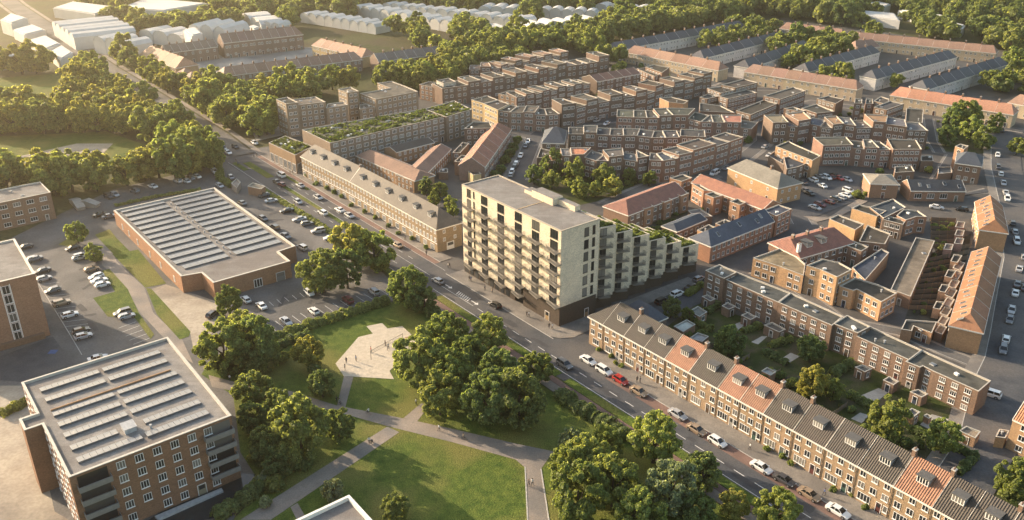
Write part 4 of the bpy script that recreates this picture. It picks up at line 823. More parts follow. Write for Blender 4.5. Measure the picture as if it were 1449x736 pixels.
# courtyard school behind the yellow terrace
fh('o', [(-880, -50), (-20, 0)] and [(0, 650), (155, 705), (280, 640), (170, 560)], 4.6, 'low brick school building with brown hipped roof at its near corner', name='school_wing', cat='school', wall=(.36, .23, .14), roof=(.25, .15, .11), storeys=2, spacing=2.4, group='school wings', ww=1.0)
A_, B_ = W('r', (700, 0), 4.6), W('r', (1000, 100), 4.6)
gable_house(W(6, (560, 155), 5), W(6, (880, 292), 5), 9, 5, 2.2, 'brick school wing with brown roof facing the back of the yellow terrace', 'school_wing', 'school', 'school wings', wall=(.38, .24, .145), roof=(.26, .16, .115), spacing=2.6, ww=1.0, storeys=2, hip=(3, 3), roofmat='slate')
gable_house(W('o', (0, 455), 5.5), W('o', (330, 370), 5.5), 8, 5.5, 1.2, 'grey-roofed brick school wing at the back of its courtyard', 'school_wing', 'school', 'school wings', roof=R_DARK, roofmat='slate', spacing=2.6, ww=1.2, storeys=2, wall=(.33, .21, .13))
gable_house(W('o', (245, 650), 5), W('o', (470, 425), 5), 8, 5, 1.8, 'brown-roofed brick school wing on the right of its courtyard', 'school_wing', 'school', 'school wings', roof=(.25, .15, .11), roofmat='slate', spacing=2.6, ww=1.0, storeys=2, wall=(.33, .2, .13))
fh('o', [(365, 625), (445, 630), (440, 595), (390, 590)], 3, 'small brick annex between the school and the red-roofed row', wall=RED, storeys=1, win=False)
fh('o', [(485, 460), (550, 462), (625, 380), (570, 370)], 5, 'flat-roofed brick annex behind the orange-roofed row', wall=RED, storeys=2)
fh('o', [(585, 255), (830, 250), (800, 200), (660, 195)], 8, 'dark-roofed brick house at the head of the orange-roofed row', wall=BROWN, storeys=3, th=.4)
row_gable(W('o', (755, 580), 6.2), W('o', (985, 255), 6.2), 6, 10, 6.2, 3.4, 'red-orange row facing the shrub street', 'the near gable', 'orange-roofed row by the street', roofs=((.36, .16, .10), (.33, .15, .10)), walls=((.25, .18, .15), (.3, .2, .16)), hips=(0, 3), storeys=2, spacing=2.2, chim=False)
fh('o', [(500, 535), (610, 545), (640, 490), (560, 480)], 5.6, 'flat-roofed brick end house beside the orange-roofed row', wall=RED, storeys=2)
fh('o', [(595, 600), (660, 650), (730, 640), (690, 600)], 4, 'pale rendered shed in front of the gable of the orange-roofed row', name='shed', cat='shed', wall=(.55, .43, .24), win=False)
# centre: curved front and the stepped rows behind it
fh('a', [(465, 490), (570, 522), (690, 490), (600, 455)], 9, 'yellow brick end house of the curved row, left of two', wall=(.5, .37, .2), storeys=3, th=.2, spacing=2.2)
fh('a', [(570, 524), (690, 578), (790, 525), (692, 492)], 9, 'yellow brick end house of the curved row, right of two', wall=(.5, .37, .2), storeys=3, th=.2, spacing=2.2)
row_flat(WS('a', [(690, 580), (790, 597), (905, 600), (1005, 606), (1112, 612), (1222, 602)], 8.5), 8.5, 11, 'curved front at the street head', 'the yellow end houses', 'curved brick row', dh=(0, .02, .2, -.3, -.3), walls=[(.27, .18, .135)], roofs=RF, spacing=2.4)
row_flat([W('a', (1236, 562), 9.3), W('b', (150, 548), 9.3), W('b', (280, 512), 9.3), W('b', (470, 478), 9.3), W('b', (735, 440), 9.3), W('b', (900, 385), 9.3), W('b', (1060, 352), 9.3), W('b', (1190, 325), 9.3), W('b', (1312, 292), 9.3)], 9.3, 10.5, 'long stepped row right of it', 'the curved front', 'long stepped row', dh=(.9, -.4, .8, -.5, .9, -.2, 1.0, -.3, 1.1, -.4, .9, 0, .8, 1.4), walls=BK, roofs=RF, n=14, spacing=2.3)
row_flat([W('a', (850, 470), 8), W('a', (985, 452), 8), W('a', (1180, 405), 8), W('b', (275, 350), 8)], 8, 11, 'dark row behind the curved front', 'its left end', 'dark second row', dh=(0, .6, .1, .5), walls=BK, roofs=RF, n=9, spacing=2.3)
fh('a', [(695, 440), (850, 472), (900, 420), (790, 410)], 7.6, 'triangular-ended brick house at the left end of the dark second row', wall=(.38, .24, .15), storeys=3)
row_gable(W('b', (330, 335), 8), W('b', (705, 265), 8), 5, 12, 8, 2.2, 'dark red roofed row behind the stepped row', 'its sunlit gable', 'dark red roofed row', roofs=(R_RED, (.22, .11, .085)), walls=BK, storeys=3, spacing=2.4, chim=False)
fh('b', [(745, 210), (885, 260), (950, 212), (820, 190)], 9, 'brick end house with two roof levels near the green verge, upper part', wall=RED); fh('b', [(670, 225), (822, 292), (888, 268), (742, 215)], 7.5, 'brick end house with two roof levels near the green verge, lower part', wall=RED)
row_flat([W('a', (215, 395), 9), W('a', (480, 360), 9), W('a', (745, 318), 9), W('a', (860, 296), 9), W('a', (1060, 265), 9), W('b', (50, 216), 9), W('b', (435, 160), 9)], 9, 12, 'upper stepped row below the woods', 'its left end block', 'upper stepped row', dh=(0, 0, .9, .2, 1.0, .3, 1.2, .3, 1.3, .4, 1.4, .3, .2, .3, 1.9), walls=BK, roofs=RF, n=15, spacing=2.4)
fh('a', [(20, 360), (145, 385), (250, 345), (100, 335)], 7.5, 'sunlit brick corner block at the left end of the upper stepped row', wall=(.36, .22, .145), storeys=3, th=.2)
fh('a', [(165, 325), (225, 350), (335, 335), (270, 305)], 10.5, 'pale rooftop storey above the upper stepped row', wall=PALE, storeys=3)
row_flat([W('a', (445, 232), 8), W('a', (690, 232), 8), W('a', (850, 190), 8), W('a', (1050, 140), 8), W('a', (1295, 100), 8)], 8, 11, 'topmost row directly below the woods', 'its left end', 'topmost stepped row', dh=(0, .9, .2, 1.0, .3, 1.2, .2, 1.2, .4, 1.0), walls=BK, roofs=[(.2, .17, .145), (.33, .22, .16)], n=12, spacing=2.4)
# middle rows
row_flat([W('d', (800, 92), 9), W('d', (945, 97), 9), W('d', (1060, 101), 9), W('d', (1165, 102), 9), W('d', (1285, 95), 9), W('d', (1410, 95), 9), W('e', (250, 122), 9), W('e', (362, 126), 9), W('e', (460, 128), 9), W('e', (598, 131), 9), W('e', (690, 143), 9)], 9, 12, 'straight middle row', 'the street corner', 'straight middle row', dh=(0, .02, 0, .5, .5, -.4, -.4, -.4, -.3, -1.6), walls=[(.25, .155, .12), (.22, .15, .12)], roofs=[(.095, .10, .085), (.08, .083, .076), (.075, .076, .073)]+[(.085, .088, .082)]*5+[(.36, .17, .13), (.16, .15, .14)], spacing=2.4)
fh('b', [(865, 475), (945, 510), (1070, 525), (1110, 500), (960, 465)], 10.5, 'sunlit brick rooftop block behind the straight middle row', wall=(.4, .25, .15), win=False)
fh('c', [(0, 345), (300, 360), (180, 300), (0, 275)], 7, 'dark flat-roofed brick block behind the straight middle row', wall=RED, win=False)
row_flat([W('d', (390, 240), 9), W('d', (520, 242), 9), W('d', (628, 244), 9), W('d', (740, 250), 9), W('d', (860, 254), 9), W('d', (975, 256), 9), W('d', (1100, 271), 9), W('d', (1220, 273), 9), W('d', (1340, 272), 9), W('e', (75, 274), 9), W('e', (290, 284), 9)], 9, 10, 'back row of the tree-lined block', 'the blue corner house', 'back row of the tree-lined block', dh=(0, .5, 0, 0, .1, 0, 0, .1), walls=BK, roofs=[(.075, .075, .075), (.08, .08, .083), (.07, .074, .08)], spacing=2.3)
A_, B_ = W('d', (165, 312), 8.5), W('d', (350, 318), 8.5)
gable_house(A_, B_, 18, 8.5, 4, 'blue slate hipped corner house at the top of the parked street', wall=BROWN, roof=R_BLUE, roofmat='slate', hip=(4, 3), storeys=3)
fh('d', [(120, 442), (220, 445), (240, 380), (150, 360)], 6, 'low brick end house with sunken flat roof beside the parked street', wall=RED, storeys=2)
row_flat([W('d', (225, 430), 8.8), W('d', (335, 424), 8.8), W('d', (415, 428), 8.8), W('d', (522, 424), 8.8), W('d', (628, 454), 8.8), W('d', (735, 455), 8.8), W('d', (860, 440), 8.8), W('d', (978, 460), 8.8), W('d', (1075, 444), 8.8)], 8.8, 9, 'front row behind the green', 'the parked street', 'front row behind the green', dh=(-1, 0, .3, -.4, -.4, .5, -.4, .4), walls=BK, roofs=[(.38, .19, .13), (.15, .14, .14), (.42, .19, .12), (.13, .14, .15), (.16, .13, .13), (.15, .14, .13), (.13, .145, .16), (.14, .14, .135)], spacing=2.5)
row_flat([W('d', (1080, 462), 8.8), W('d', (1200, 468), 8.8), W('d', (1320, 450), 8.8), W('e', (65, 440), 8.8), W('e', (185, 412), 8.8), W('e', (380, 355), 8.8), W('e', (500, 315), 8.8), W('e', (615, 276), 8.8)], 8.8, 9, 'curving row ending at the side street', 'the straight row', 'curving brick row', dh=(0, .02, .04, .5, .9, .2, .3), walls=[(.27, .16, .115), (.25, .155, .115)], roofs=[(.10, .09, .08), (.075, .085, .10), (.09, .085, .08), (.085, .085, .085)], spacing=2.3)
# right of centre
row_flat([W('c', (625, 465), 8.5), W('c', (757, 462), 8.5), W('c', (842, 468), 8.5), W('c', (947, 450), 8.5), W('c', (1030, 468), 8.5), W('c', (1138, 478), 8.5), W('c', (1232, 468), 8.5), W('f', (190, 300), 8.5), W('f', (332, 296), 8.5), W('f', (437, 302), 8.5), W('f', (620, 328), 8.5), W('f', (808, 332), 8.5)], 8.5, 12, 'stepped row right of the side street', 'the street', 'stepped houses right of the side street', dh=(.6, -.4, 1.1, -.2, -.4, .5, .3, -.3, 1.2, .8, 0, 0), walls=BK, roofs=[(.22, .2, .15), (.13, .14, .17), (.36, .22, .14), (.14, .15, .18), (.2, .18, .16), (.32, .21, .14), (.15, .15, .16), (.17, .16, .15), (.34, .22, .14), (.15, .15, .16), (.12, .125, .14), (.12, .125, .14)], spacing=2.2)
row_flat([W('e', (1295, 352), 8), W('f', (165, 468), 8), W('f', (262, 480), 8), W('f', (390, 486), 8), W('f', (497, 484), 8)], 8, 11, 'brown row above the car park', 'the wedge block', 'brown row above the car park', dh=(.4, -.3, .2, -.3), walls=[(.24, .15, .115)], roofs=[(.10, .094, .083)], spacing=2.1)
fh('f', [(505, 492), (752, 492), (700, 410), (455, 402)], 8.4, 'brown brick house with sunlit party wall at the row end above the car park', wall=(.25, .155, .115), storeys=3, th=.4, spacing=2.2)
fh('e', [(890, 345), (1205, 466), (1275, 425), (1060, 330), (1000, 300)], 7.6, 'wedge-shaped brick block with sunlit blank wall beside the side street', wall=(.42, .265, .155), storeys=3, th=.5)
fh('e', [(985, 540), (1085, 520), (1175, 480), (1060, 420), (960, 440)], 5.5, 'dark-roofed brick house below the wedge-shaped block', wall=BROWN, roof=R_BLUE)
fh('e', [(830, 425), (960, 500), (980, 440), (880, 385)], 4, 'low dark-roofed brick annex below the wedge-shaped block', wall=BROWN, roof=R_BLUE, win=False)
A_, B_ = W('e', (485, 525), 6.8), W('e', (910, 700), 6.8); C_ = W('e', (1080, 638), 6.8)
gable_house(A_, B_, hypot(C_[0]-B_[0], C_[1]-B_[1]), 6.8, 3.2, 'large tan brick house with hipped grey roof and blue end slope beside the car park', 'brick_house', 'house', hip=(3, 5), wall=(.46, .295, .165), roof=(.21, .195, .165), roofmat='slate', win=True, storeys=2, spacing=8, ww=1.0, wh=1.2, endwin=True, chim=(16,))
for (t, pts, h, lab) in (('c', [(310, 342), (437, 377), (662, 282), (548, 250)], 6, 'dark flat-roofed brick terrace beside the side street, its lower front part'), ('c', [(545, 217), (687, 247), (905, 172), (800, 140)], 8, 'dark flat-roofed brick terrace beside the side street, its higher back part'),
    ('c', [(185, 122), (302, 147), (497, 102), (380, 70)], 8.5, 'tall dark-roofed brick block near the pink-roofed terrace, upper step'), ('c', [(62, 150), (177, 192), (300, 165), (200, 135)], 7.5, 'sunlit-walled brick block near the pink-roofed terrace, left step'), ('c', [(163, 217), (242, 242), (490, 188), (400, 160)], 6.8, 'dark-roofed brick block near the pink-roofed terrace, lower step'),
    ('c', [(0, 228), (65, 242), (160, 220), (70, 198)], 5.5, 'small sunlit brick house beside the stepped dark-roofed blocks'), ('b', [(1015, 268), (1195, 310), (1312, 292), (1150, 250)], 9.8, 'brick corner block at the far right end of the long stepped row'),
    ('c', [(1000, 240), (1162, 282), (1232, 242), (1100, 215)], 8, 'tan-walled brick house with two roof levels below the pink-roofed terrace'), ('c', [(720, 322), (835, 345), (915, 345), (800, 310)], 7.5, 'sunlit brick rooftop behind the stepped houses'), ('c', [(870, 322), (1000, 365), (1150, 348), (1000, 285)], 6.5, 'blue-grey flat-roofed brick house behind the stepped houses'),
    ('f', [(175, 98), (240, 100), (240, 62), (182, 55)], 9, 'narrow round-topped brick house below the pink-roofed terrace'), ('f', [(272, 102), (336, 102), (330, 62), (274, 60)], 8, 'narrow square brick house below the pink-roofed terrace'), ('f', [(340, 132), (450, 155), (600, 102), (480, 78)], 8.5, 'L-shaped brown brick house below the red-roofed terrace'),
    ('f', [(612, 250), (755, 268), (765, 150), (620, 140)], 8, 'tan-roofed brick house beside the green with trees'), ('f', [(340, 80), (460, 110), (470, 60), (400, 40)], 8, 'blue-roofed brick house below the red-roofed terrace')):
    fh(t, pts, h, lab, wall=jit(RED, .12), storeys=3 if h > 6.5 else 2, roof=random.choice(RF), spacing=2.3)
# courtyard group right of the stepped wing
A_, B_ = W('g', (235, 388), 6.5), W('g', (735, 196), 6.5)
gable_house(A_, B_, 11, 6.5, 2.6, 'dark red roofed brick row on the left of the inner courtyard', 'brick_row', 'house', hip=(5, 0), wall=RED, roof=(.25, .115, .085), win=True, storeys=2, spacing=3, far=False)
for pts, lab in (([(310, 312), (377, 338), (452, 312), (395, 285)], 'nearest of the three flat-roofed bays on the dark red roofed row'), ([(480, 257), (547, 282), (612, 257), (550, 230)], 'middle one of the three flat-roofed bays on the dark red roofed row'), ([(625, 207), (690, 228), (755, 202), (690, 180)], 'farthest of the three flat-roofed bays on the dark red roofed row'),
    ([(590, 72), (690, 102), (780, 70), (700, 40)], 'flat-roofed brick corner house at the top of the inner courtyard'), ([(890, 212), (965, 242), (1042, 222), (960, 190)], 'tan flat-roofed bay on the orange-roofed courtyard row, farther of two'), ([(1102, 272), (1190, 303), (1242, 280), (1170, 250)], 'tan flat-roofed bay on the orange-roofed courtyard row, nearer of two'), ([(780, 120), (880, 178), (950, 186), (850, 130)], 'flat-roofed brick link house at the top corner of the inner courtyard')):
    fh('g', pts, 6.7, lab, wall=jit((.36, .21, .135), .1), storeys=2, far=False, spacing=2.2, vents=0, cat='house bay', name='brick_bay')
A_, B_ = W('g', (775, 108), 6.4), W('g', (1390, 338), 6.4)
gable_house(A_, B_, 9, 6.4, 2.2, 'orange-red roofed brick row on the right of the inner courtyard', 'brick_row', 'house', wall=(.34, .2, .13), roof=(.33, .15, .10), storeys=2, spacing=3, far=False)
A_, B_ = W('g', (940, 652), 6), W('h', (395, 437), 6)
gable_house(A_, B_, 8.5, 6, 3.0, 'brick row with long blue slate roof and white skylights along the side street', 'brick_row', 'house', hip=(3.5, 0), wall=(.33, .18, .12), roof=(.075, .09, .12), roofmat='slate', storeys=2, spacing=2.4, far=False, ww=1.2, wh=1.5, sky=(6, 17, 25, 28))
fh('h', [(300, 350), (415, 397), (545, 337), (430, 300)], 7.6, 'brick corner house at the end of the blue slate roofed row', wall=(.33, .18, .12), roof=R_BLUE, far=False, spacing=2.4)
A_, B_ = W('g', (650, 527), 4), W('g', (905, 422), 4)
gable_house(A_, B_, 6, 4, 1.2, 'small blue-roofed brick building inside the courtyard', 'brick_annex', 'annex', hip=(2, 0), wall=RED, roof=R_BLUE, roofmat='slate', storeys=1, far=False)
fh('g', [(825, 517), (875, 537), (985, 495), (920, 470)], 4, 'tan flat-roofed annex behind the blue slate roofed row', name='brick_annex', cat='annex', wall=(.48, .3, .17), win=False); fh('g', [(980, 460), (1040, 485), (1130, 450), (1060, 425)], 4.5, 'brown flat-roofed annex in the courtyard corner', name='brick_annex', cat='annex', wall=RED, win=False)
fh('g', [(745, 350), (800, 400), (955, 400), (850, 335)], 2.8, 'low garage roof inside the courtyard', name='garage', cat='garage', wall=RED, win=False, roof=(.22, .19, .18))
# block with red roof and chimneys
fh('j', [(155, 333), (380, 405), (432, 425), (585, 482), (600, 385), (430, 235)], 6, 'tan-fronted brick house with brown flat roof and a white chimney', wall=(.44, .28, .16), roof=(.24, .195, .14), storeys=2, far=False, th=.3, spacing=2.6)
A_, B_ = W('j', (560, 330), 6.2), W('j', (1010, 200), 6.2)
r_ = gable_house(A_, B_, 13, 6.2, 3.2, 'dark red tiled brick house with two dormers and chimneys at the street corner', 'brick_house', 'house', wall=RED, roof=(.26, .115, .085), far=False, dormers=(6, 12), chim=(3, 9, 15), hip=(2, 2))
chimney(bpy.data.objects['brick_house'] if False else r_, 1.0, 2, 7.5, 2.2, 0, white=True, w=1.3)
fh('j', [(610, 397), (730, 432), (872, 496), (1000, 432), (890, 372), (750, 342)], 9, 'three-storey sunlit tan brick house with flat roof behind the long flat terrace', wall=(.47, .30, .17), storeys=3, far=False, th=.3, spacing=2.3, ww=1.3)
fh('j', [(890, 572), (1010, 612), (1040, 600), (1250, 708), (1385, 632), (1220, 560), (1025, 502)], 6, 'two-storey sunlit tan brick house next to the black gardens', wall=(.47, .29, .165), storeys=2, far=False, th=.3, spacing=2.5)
fh('j', [(1000, 415), (1112, 522), (1316, 286), (1250, 255)], 5, 'long low blue-roofed brick building beside the inner lane', name='brick_annex', cat='annex', wall=(.38, .22, .13), roof=R_BLUE, far=False, spacing=3)
fh('j', [(890, 205), (1080, 275), (1140, 238), (990, 180)], 6, 'brown flat-roofed brick house behind the red tiled corner house', wall=RED, far=False, storeys=2)
fh('j', [(1060, 190), (1130, 52), (1327, 125), (1280, 215)], 6, 'brick house with sunlit parapet and windows beside the inner lane', wall=RED, far=False, storeys=2)
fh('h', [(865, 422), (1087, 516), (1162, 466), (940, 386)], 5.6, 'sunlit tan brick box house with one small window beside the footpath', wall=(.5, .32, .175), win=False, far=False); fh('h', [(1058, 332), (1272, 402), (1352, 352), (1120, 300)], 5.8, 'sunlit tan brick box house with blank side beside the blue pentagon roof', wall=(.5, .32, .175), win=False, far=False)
fh('i', [(130, 322), (330, 250), (440, 322), (250, 415)], 6, 'house with large blue flat roof between the footpath and the lane', wall=RED, roof=R_BLUE, far=False); fh('i', [(360, 392), (440, 432), (530, 402), (620, 405), (540, 350), (420, 340)], 6, 'five-sided brick house with blue flat roof and tall windows', wall=(.31, .18, .12), roof=R_BLUE, far=False, spacing=1.9)
fh('i', [(240, 425), (415, 470), (440, 432), (300, 400)], 5.5, 'grey-roofed brick house with a row of windows beside the five-sided house', wall=BROWN, far=False, spacing=1.9)
fh('P', [(1260.4, 409.7), (1288.6, 419.7), (1322.5, 341), (1296, 336)], 4, 'very long low garage block with grey flat roof', name='garage_block', cat='garage', wall=RED, roof=(.19, .165, .14), storeys=1, far=False, spacing=5)
fh('k', [(505, 612), (660, 672), (703, 577), (440, 558), (400, 640), (490, 655)], 3.6, 'L-shaped brick bungalow behind the long flat terrace', name='bungalow', cat='bungalow', wall=(.38, .23, .14), storeys=1, far=False, th=.3, spacing=2.2)
for i, (x, y) in enumerate(((715, 400), (760, 255), (815, 130), (865, 0))):
    fh('k', [(x-45, y+58), (x+15, y+72), (x+55, y+10), (x-15, y)], 3, f'small brick garden outhouse with white door, {ORD[i]} from the bungalow', name='outhouse', cat='outhouse', group='outhouses by the orange-roofed terrace', wall=(.42, .27, .18), storeys=1, far=False, spacing=3, vents=0)
for i in range(8):
    x, y = 735-i*-22-0, 640-i*78
    fh('k', [(x-50, y+20), (x+15, y+45), (x+55, y-20), (x-10, y-38)], 2.4, f'brown-roofed lean-to behind the orange-roofed terrace, {ORD[i]} from the near end', name='lean_to', cat='shed', group='lean-tos', wall=RED, win=False, roof=(.26, .2, .16), vents=0)
for i, (x, y) in enumerate(((900, 450), (895, 520), (890, 590), (800, 640))):
    fh('i', [(x-40, y+40), (x+30, y+48), (x+45, y), (x-20, y-8)], 2.8, f'pinkish brick outhouse in the upper black gardens, {ORD[i]} from the far end', name='outhouse', cat='outhouse', group='outhouses in the upper black gardens', wall=(.36, .22, .18), roof=(.2, .15, .13), storeys=1, far=False, spacing=2.4, vents=0)
# orange terrace along the right street: seen from the left side
def orange(t0, e0, t1, e1, d, h, rise, n, lab, anchor, grp, hips=(0, 0)):
    row_gable(W(t0, e0, h), W(t1, e1, h), n, d, h, rise, lab, anchor, grp, roofs=((.31, .15, .08), (.29, .14, .075)), walls=((.42, .26, .15),), hips=hips, storeys=2, spacing=2.8, chim=False, far=False, kind='orange-roofed brick house', roofmat='slate', skyl=True)
orange('i', (1010, 700), 'k', (815, 602), 7.6, 6.6, 2.5, 7, 'long terrace at the right street', 'the far end', 'orange-roofed terrace', hips=(0, 4))
orange('i', (1035, 272), 'i', (1070, 508), 8.0, 6.8, 2.8, 4, 'short terrace up the right street', 'the far end', 'short orange-roofed terrace', hips=(0, 3))
A_, B_ = W('f', (1040, 605), 7.4), W('f', (1260, 635), 7.4)
gable_house(A_, B_, 13, 7.4, 3, 'brown brick house with blue hipped roof at the right street', wall=RED, roof=R_BLUE, roofmat='slate', hip=(3, 3), storeys=2, far=False)
fh('f', [(1035, 465), (1110, 492), (1150, 462), (1080, 445)], 9, 'tall narrow brick house behind the blue hipped house', wall=(.38, .22, .14), far=False)
A_, B_ = W('i', (140, 118), 5.6), W('i', (378, 128), 5.6)
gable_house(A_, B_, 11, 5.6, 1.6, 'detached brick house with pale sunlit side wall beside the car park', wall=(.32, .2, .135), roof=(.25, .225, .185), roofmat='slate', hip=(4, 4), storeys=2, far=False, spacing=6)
A_, B_ = W('i', (480, 178), 4.2), W('i', (952, 182), 4.2)
gable_house(A_, B_, 9, 4.2, 2.6, 'low brick school house with black roof and broad white windows', 'school_house', 'school', wall=(.29, .18, .125), roof=(.075, .075, .08), roofmat='slate', storeys=1, far=False, spacing=4.2, ww=2.6, wh=1.8, lights=3, sky=(4, 7, 13, 18))
fh('f', [(520, 690), (690, 680), (660, 630), (520, 640)], 4, 'small flat-roofed brick house behind the black-roofed school house', wall=RED, storeys=1, far=False); fh('f', [(745, 590), (850, 590), (840, 545), (750, 545)], 4.5, 'small brick annex at the right end of the row above the car park', name='brick_annex', cat='annex', wall=BROWN, storeys=1); fh('f', [(890, 700), (1010, 690), (1000, 640), (890, 640)], 3, 'small blue flat-roofed shed beside the blue hipped house', name='shed', cat='shed', wall=RED, roof=R_BLUE, win=False)
# long flat terrace behind the gardens
FT = (.215, .145, .105)
for (t, pts, h, lab) in (('l', [(110, 78), (267, 147), (380, 92), (230, 27)], 8.1, 'left end block of the long flat-roofed terrace behind the gardens'), ('l', [(267, 149), (730, 349), (835, 268), (382, 93)], 7.5, 'long flat-roofed terrace behind the gardens, stretch next to the left end block'), ('l', [(732, 350), (1190, 548), (1285, 470), (837, 269)], 7.5, 'long flat-roofed terrace behind the gardens, stretch before the roof step'),
    (12, [(385, 380), (518, 432), (588, 396), (460, 334)], 7.6, 'raised short block in the middle of the long flat-roofed terrace'), ('m', [(195, 97), (640, 298), (750, 214), (306, 12)], 6.7, 'long flat-roofed terrace behind the gardens, stretch after the raised block'), ('m', [(612, 312), (735, 362), (760, 350), (855, 398), (1235, 567), (1340, 477), (752, 215)], 6.6, 'right end block of the long flat-roofed terrace with sunlit front')):
    fh(t, pts, h, lab, name='flat_roofed_terrace', cat='terrace', group='long flat-roofed terrace', wall=jit(FT, .04), roof=(.11, .108, .102), storeys=3, far=False, spacing=3.1, th=.45, ww=1.5, wh=1.35, lights=3, vents=2)
for i, (t, pts) in enumerate((('l', [(80, 300), (150, 340), (195, 322), (125, 285)]), ('l', [(250, 380), (310, 410), (370, 385), (300, 350)]), ('l', [(415, 460), (495, 500), (545, 475), (470, 435)]), ('l', [(610, 545), (740, 605), (795, 580), (680, 520)]), ('m', [(180, 360), (265, 402), (325, 375), (245, 340)]), ('m', [(420, 470), (510, 512), (555, 482), (470, 440)]), ('m', [(650, 570), (750, 618), (805, 590), (720, 550)]))):
    fh(t, pts, 2.6, f'single-storey brick back extension, {ORD[i]} from the left along the long flat terrace', name='back_extension', cat='extension', group='back extensions', wall=FT, roof=(.13, .12, .115), storeys=1, far=False, spacing=3, vents=0)
for (t, pts, h, lab, rf) in ((11, [(988, 312), (1045, 342), (1087, 316), (1035, 285)], 2.6, 'brick garden shed with grey roof nearest the white parked cars', (.2, .21, .2)), (11, [(905, 395), (955, 425), (1022, 385), (975, 358)], 2.3, 'pale flat-roofed garden shed beside the hedge', (.42, .43, .42)), (11, [(990, 460), (1060, 480), (1095, 450), (1035, 430)], 2.2, 'low grey-roofed garden shed behind the first orange roof', (.28, .28, .28)), ('Z5', [(375, 25), (435, 50), (482, 15), (425, -10)], 2.6, 'red brick garden shed behind the dark terrace near the paved yard', (.17, .16, .15)), ('Z5', [(740, 140), (850, 190), (885, 145), (790, 110)], 2.6, 'tan-roofed garden house at the end of the gardens', (.3, .25, .19)), ('Z5', [(505, 40), (540, 60), (560, 45), (525, 28)], 1.6, 'small brick bin store on the paved yard', (.3, .2, .13)), (12, [(-10, 640), (40, 665), (70, 645), (20, 620)], 2.2, 'grey garden shed beside the hedge behind the second orange roof', (.3, .3, .31))):
    fh(t, pts, h, lab, name='garden_shed', cat='shed', wall=jit((.33, .21, .14)), roof=rf, storeys=1, far=False, vents=0, win=h > 2.5, coping=(.4, .38, .33))
A_, B_ = W('Z5', (1105, 55), 7.8), W('Z5', (1400, 190), 7.8)
gable_house(A_, B_, 9, 7.8, 4, 'tan brick house with orange tiled roof at the right edge of the street', wall=(.40, .26, .15), roof=R_ORANGE, far=False, storeys=3, spacing=3.2)
fh('Z5', [(985, 180), (1050, 190), (1075, 140), (1010, 130)], 2.8, 'small annex with blue roof beside the tan corner house', name='brick_annex', cat='annex', wall=(.5, .28, .14), roof=R_BLUE, win=False)
# far right: pale rows with blue roofs and red-roofed rows
def far_row(t0, a, t1, b, n, desc, anchor, grp, roof, wall, d=9.5, h=6.6, rise=3.6, hips=(2.5, 2.5), kind='pale house', sp=2.6, wm='brick'):
    row_gable(W(t0, a, h), W(t1, b, h), n, d, h, rise, desc, anchor, grp, roofs=(roof, tuple(x*.9 for x in roof)), walls=(wall,), hips=hips, storeys=2, spacing=sp, far=True, kind=kind, roofmat='slate', ww=1.3, wh=1.5)
BL, WH, PK = (.095, .10, .115), (.58, .56, .54), (.30, .185, .14)
far_row(4, (620, 432), 4, (1062, 312), 9, 'row with courtyard front, far right', 'its left end', 'pale row one', BL, WH, kind='pale blue-roofed house')
far_row(4, (250, 392), 4, (640, 285), 8, 'pale row left of the courtyard front row', 'its left end', 'pale row two', BL, WH, kind='pale blue-roofed house')
far_row(4, (900, 490), 4, (1345, 350), 9, 'sawtooth-backed pale row at far right', 'its left end', 'pale row three', BL, WH, kind='pale blue-roofed house')
far_row(3, (585, 275), 3, (1300, 145), 13, 'farthest blue-roofed row below the woods', 'its left end', 'pale row four', BL, WH, kind='pale blue-roofed house')
far_row(3, (1070, 318), 4, (152, 200), 9, 'second blue-roofed row below the woods', 'its left end', 'pale row five', BL, WH, kind='pale blue-roofed house')
far_row(3, (1320, 372), 4, (268, 255), 6, 'blue-roofed row behind the pink-roofed terrace', 'its left end', 'pale row six', BL, WH, kind='pale blue-roofed house')
PW = (.50, .40, .28)
far_row(3, (640, 285), 3, (1148, 385), 6, 'pink-roofed terrace above the stepped rows', 'its left end', 'pink-roofed terrace one', PK, PW, kind='pink-roofed house')
far_row(3, (1290, 392), 4, (512, 490), 8, 'pink-roofed terrace right of centre', 'its left end', 'pink-roofed terrace two', PK, PW, kind='pink-roofed house')
far_row(4, (698, 520), 4, (1370, 628), 7, 'red-roofed terrace beside the green with trees', 'its left end', 'red-roofed terrace three', (.45, .23, .15), PW, kind='red-roofed house')
far_row(4, (440, 205), 4, (1275, 292), 10, 'longest pink-roofed terrace at the back right', 'its left end', 'pink-roofed terrace four', PK, PW, kind='pink-roofed house')
far_row(4, (90, 155), 4, (432, 198), 5, 'short pink-roofed terrace at the back right', 'its left end', 'pink-roofed terrace five', PK, PW, kind='pink-roofed house')
far_row(4, (510, 265), 4, (640, 255), 2, 'pair behind the courtyard front row', 'its left end', 'pink-roofed pair', PK, PW, kind='pink-roofed house')
far_row(4, (1345, 560), 4, (1500, 590), 2, 'pair at the right edge', 'its left end', 'pink-roofed pair at the edge', PK, PW, kind='pink-roofed house')
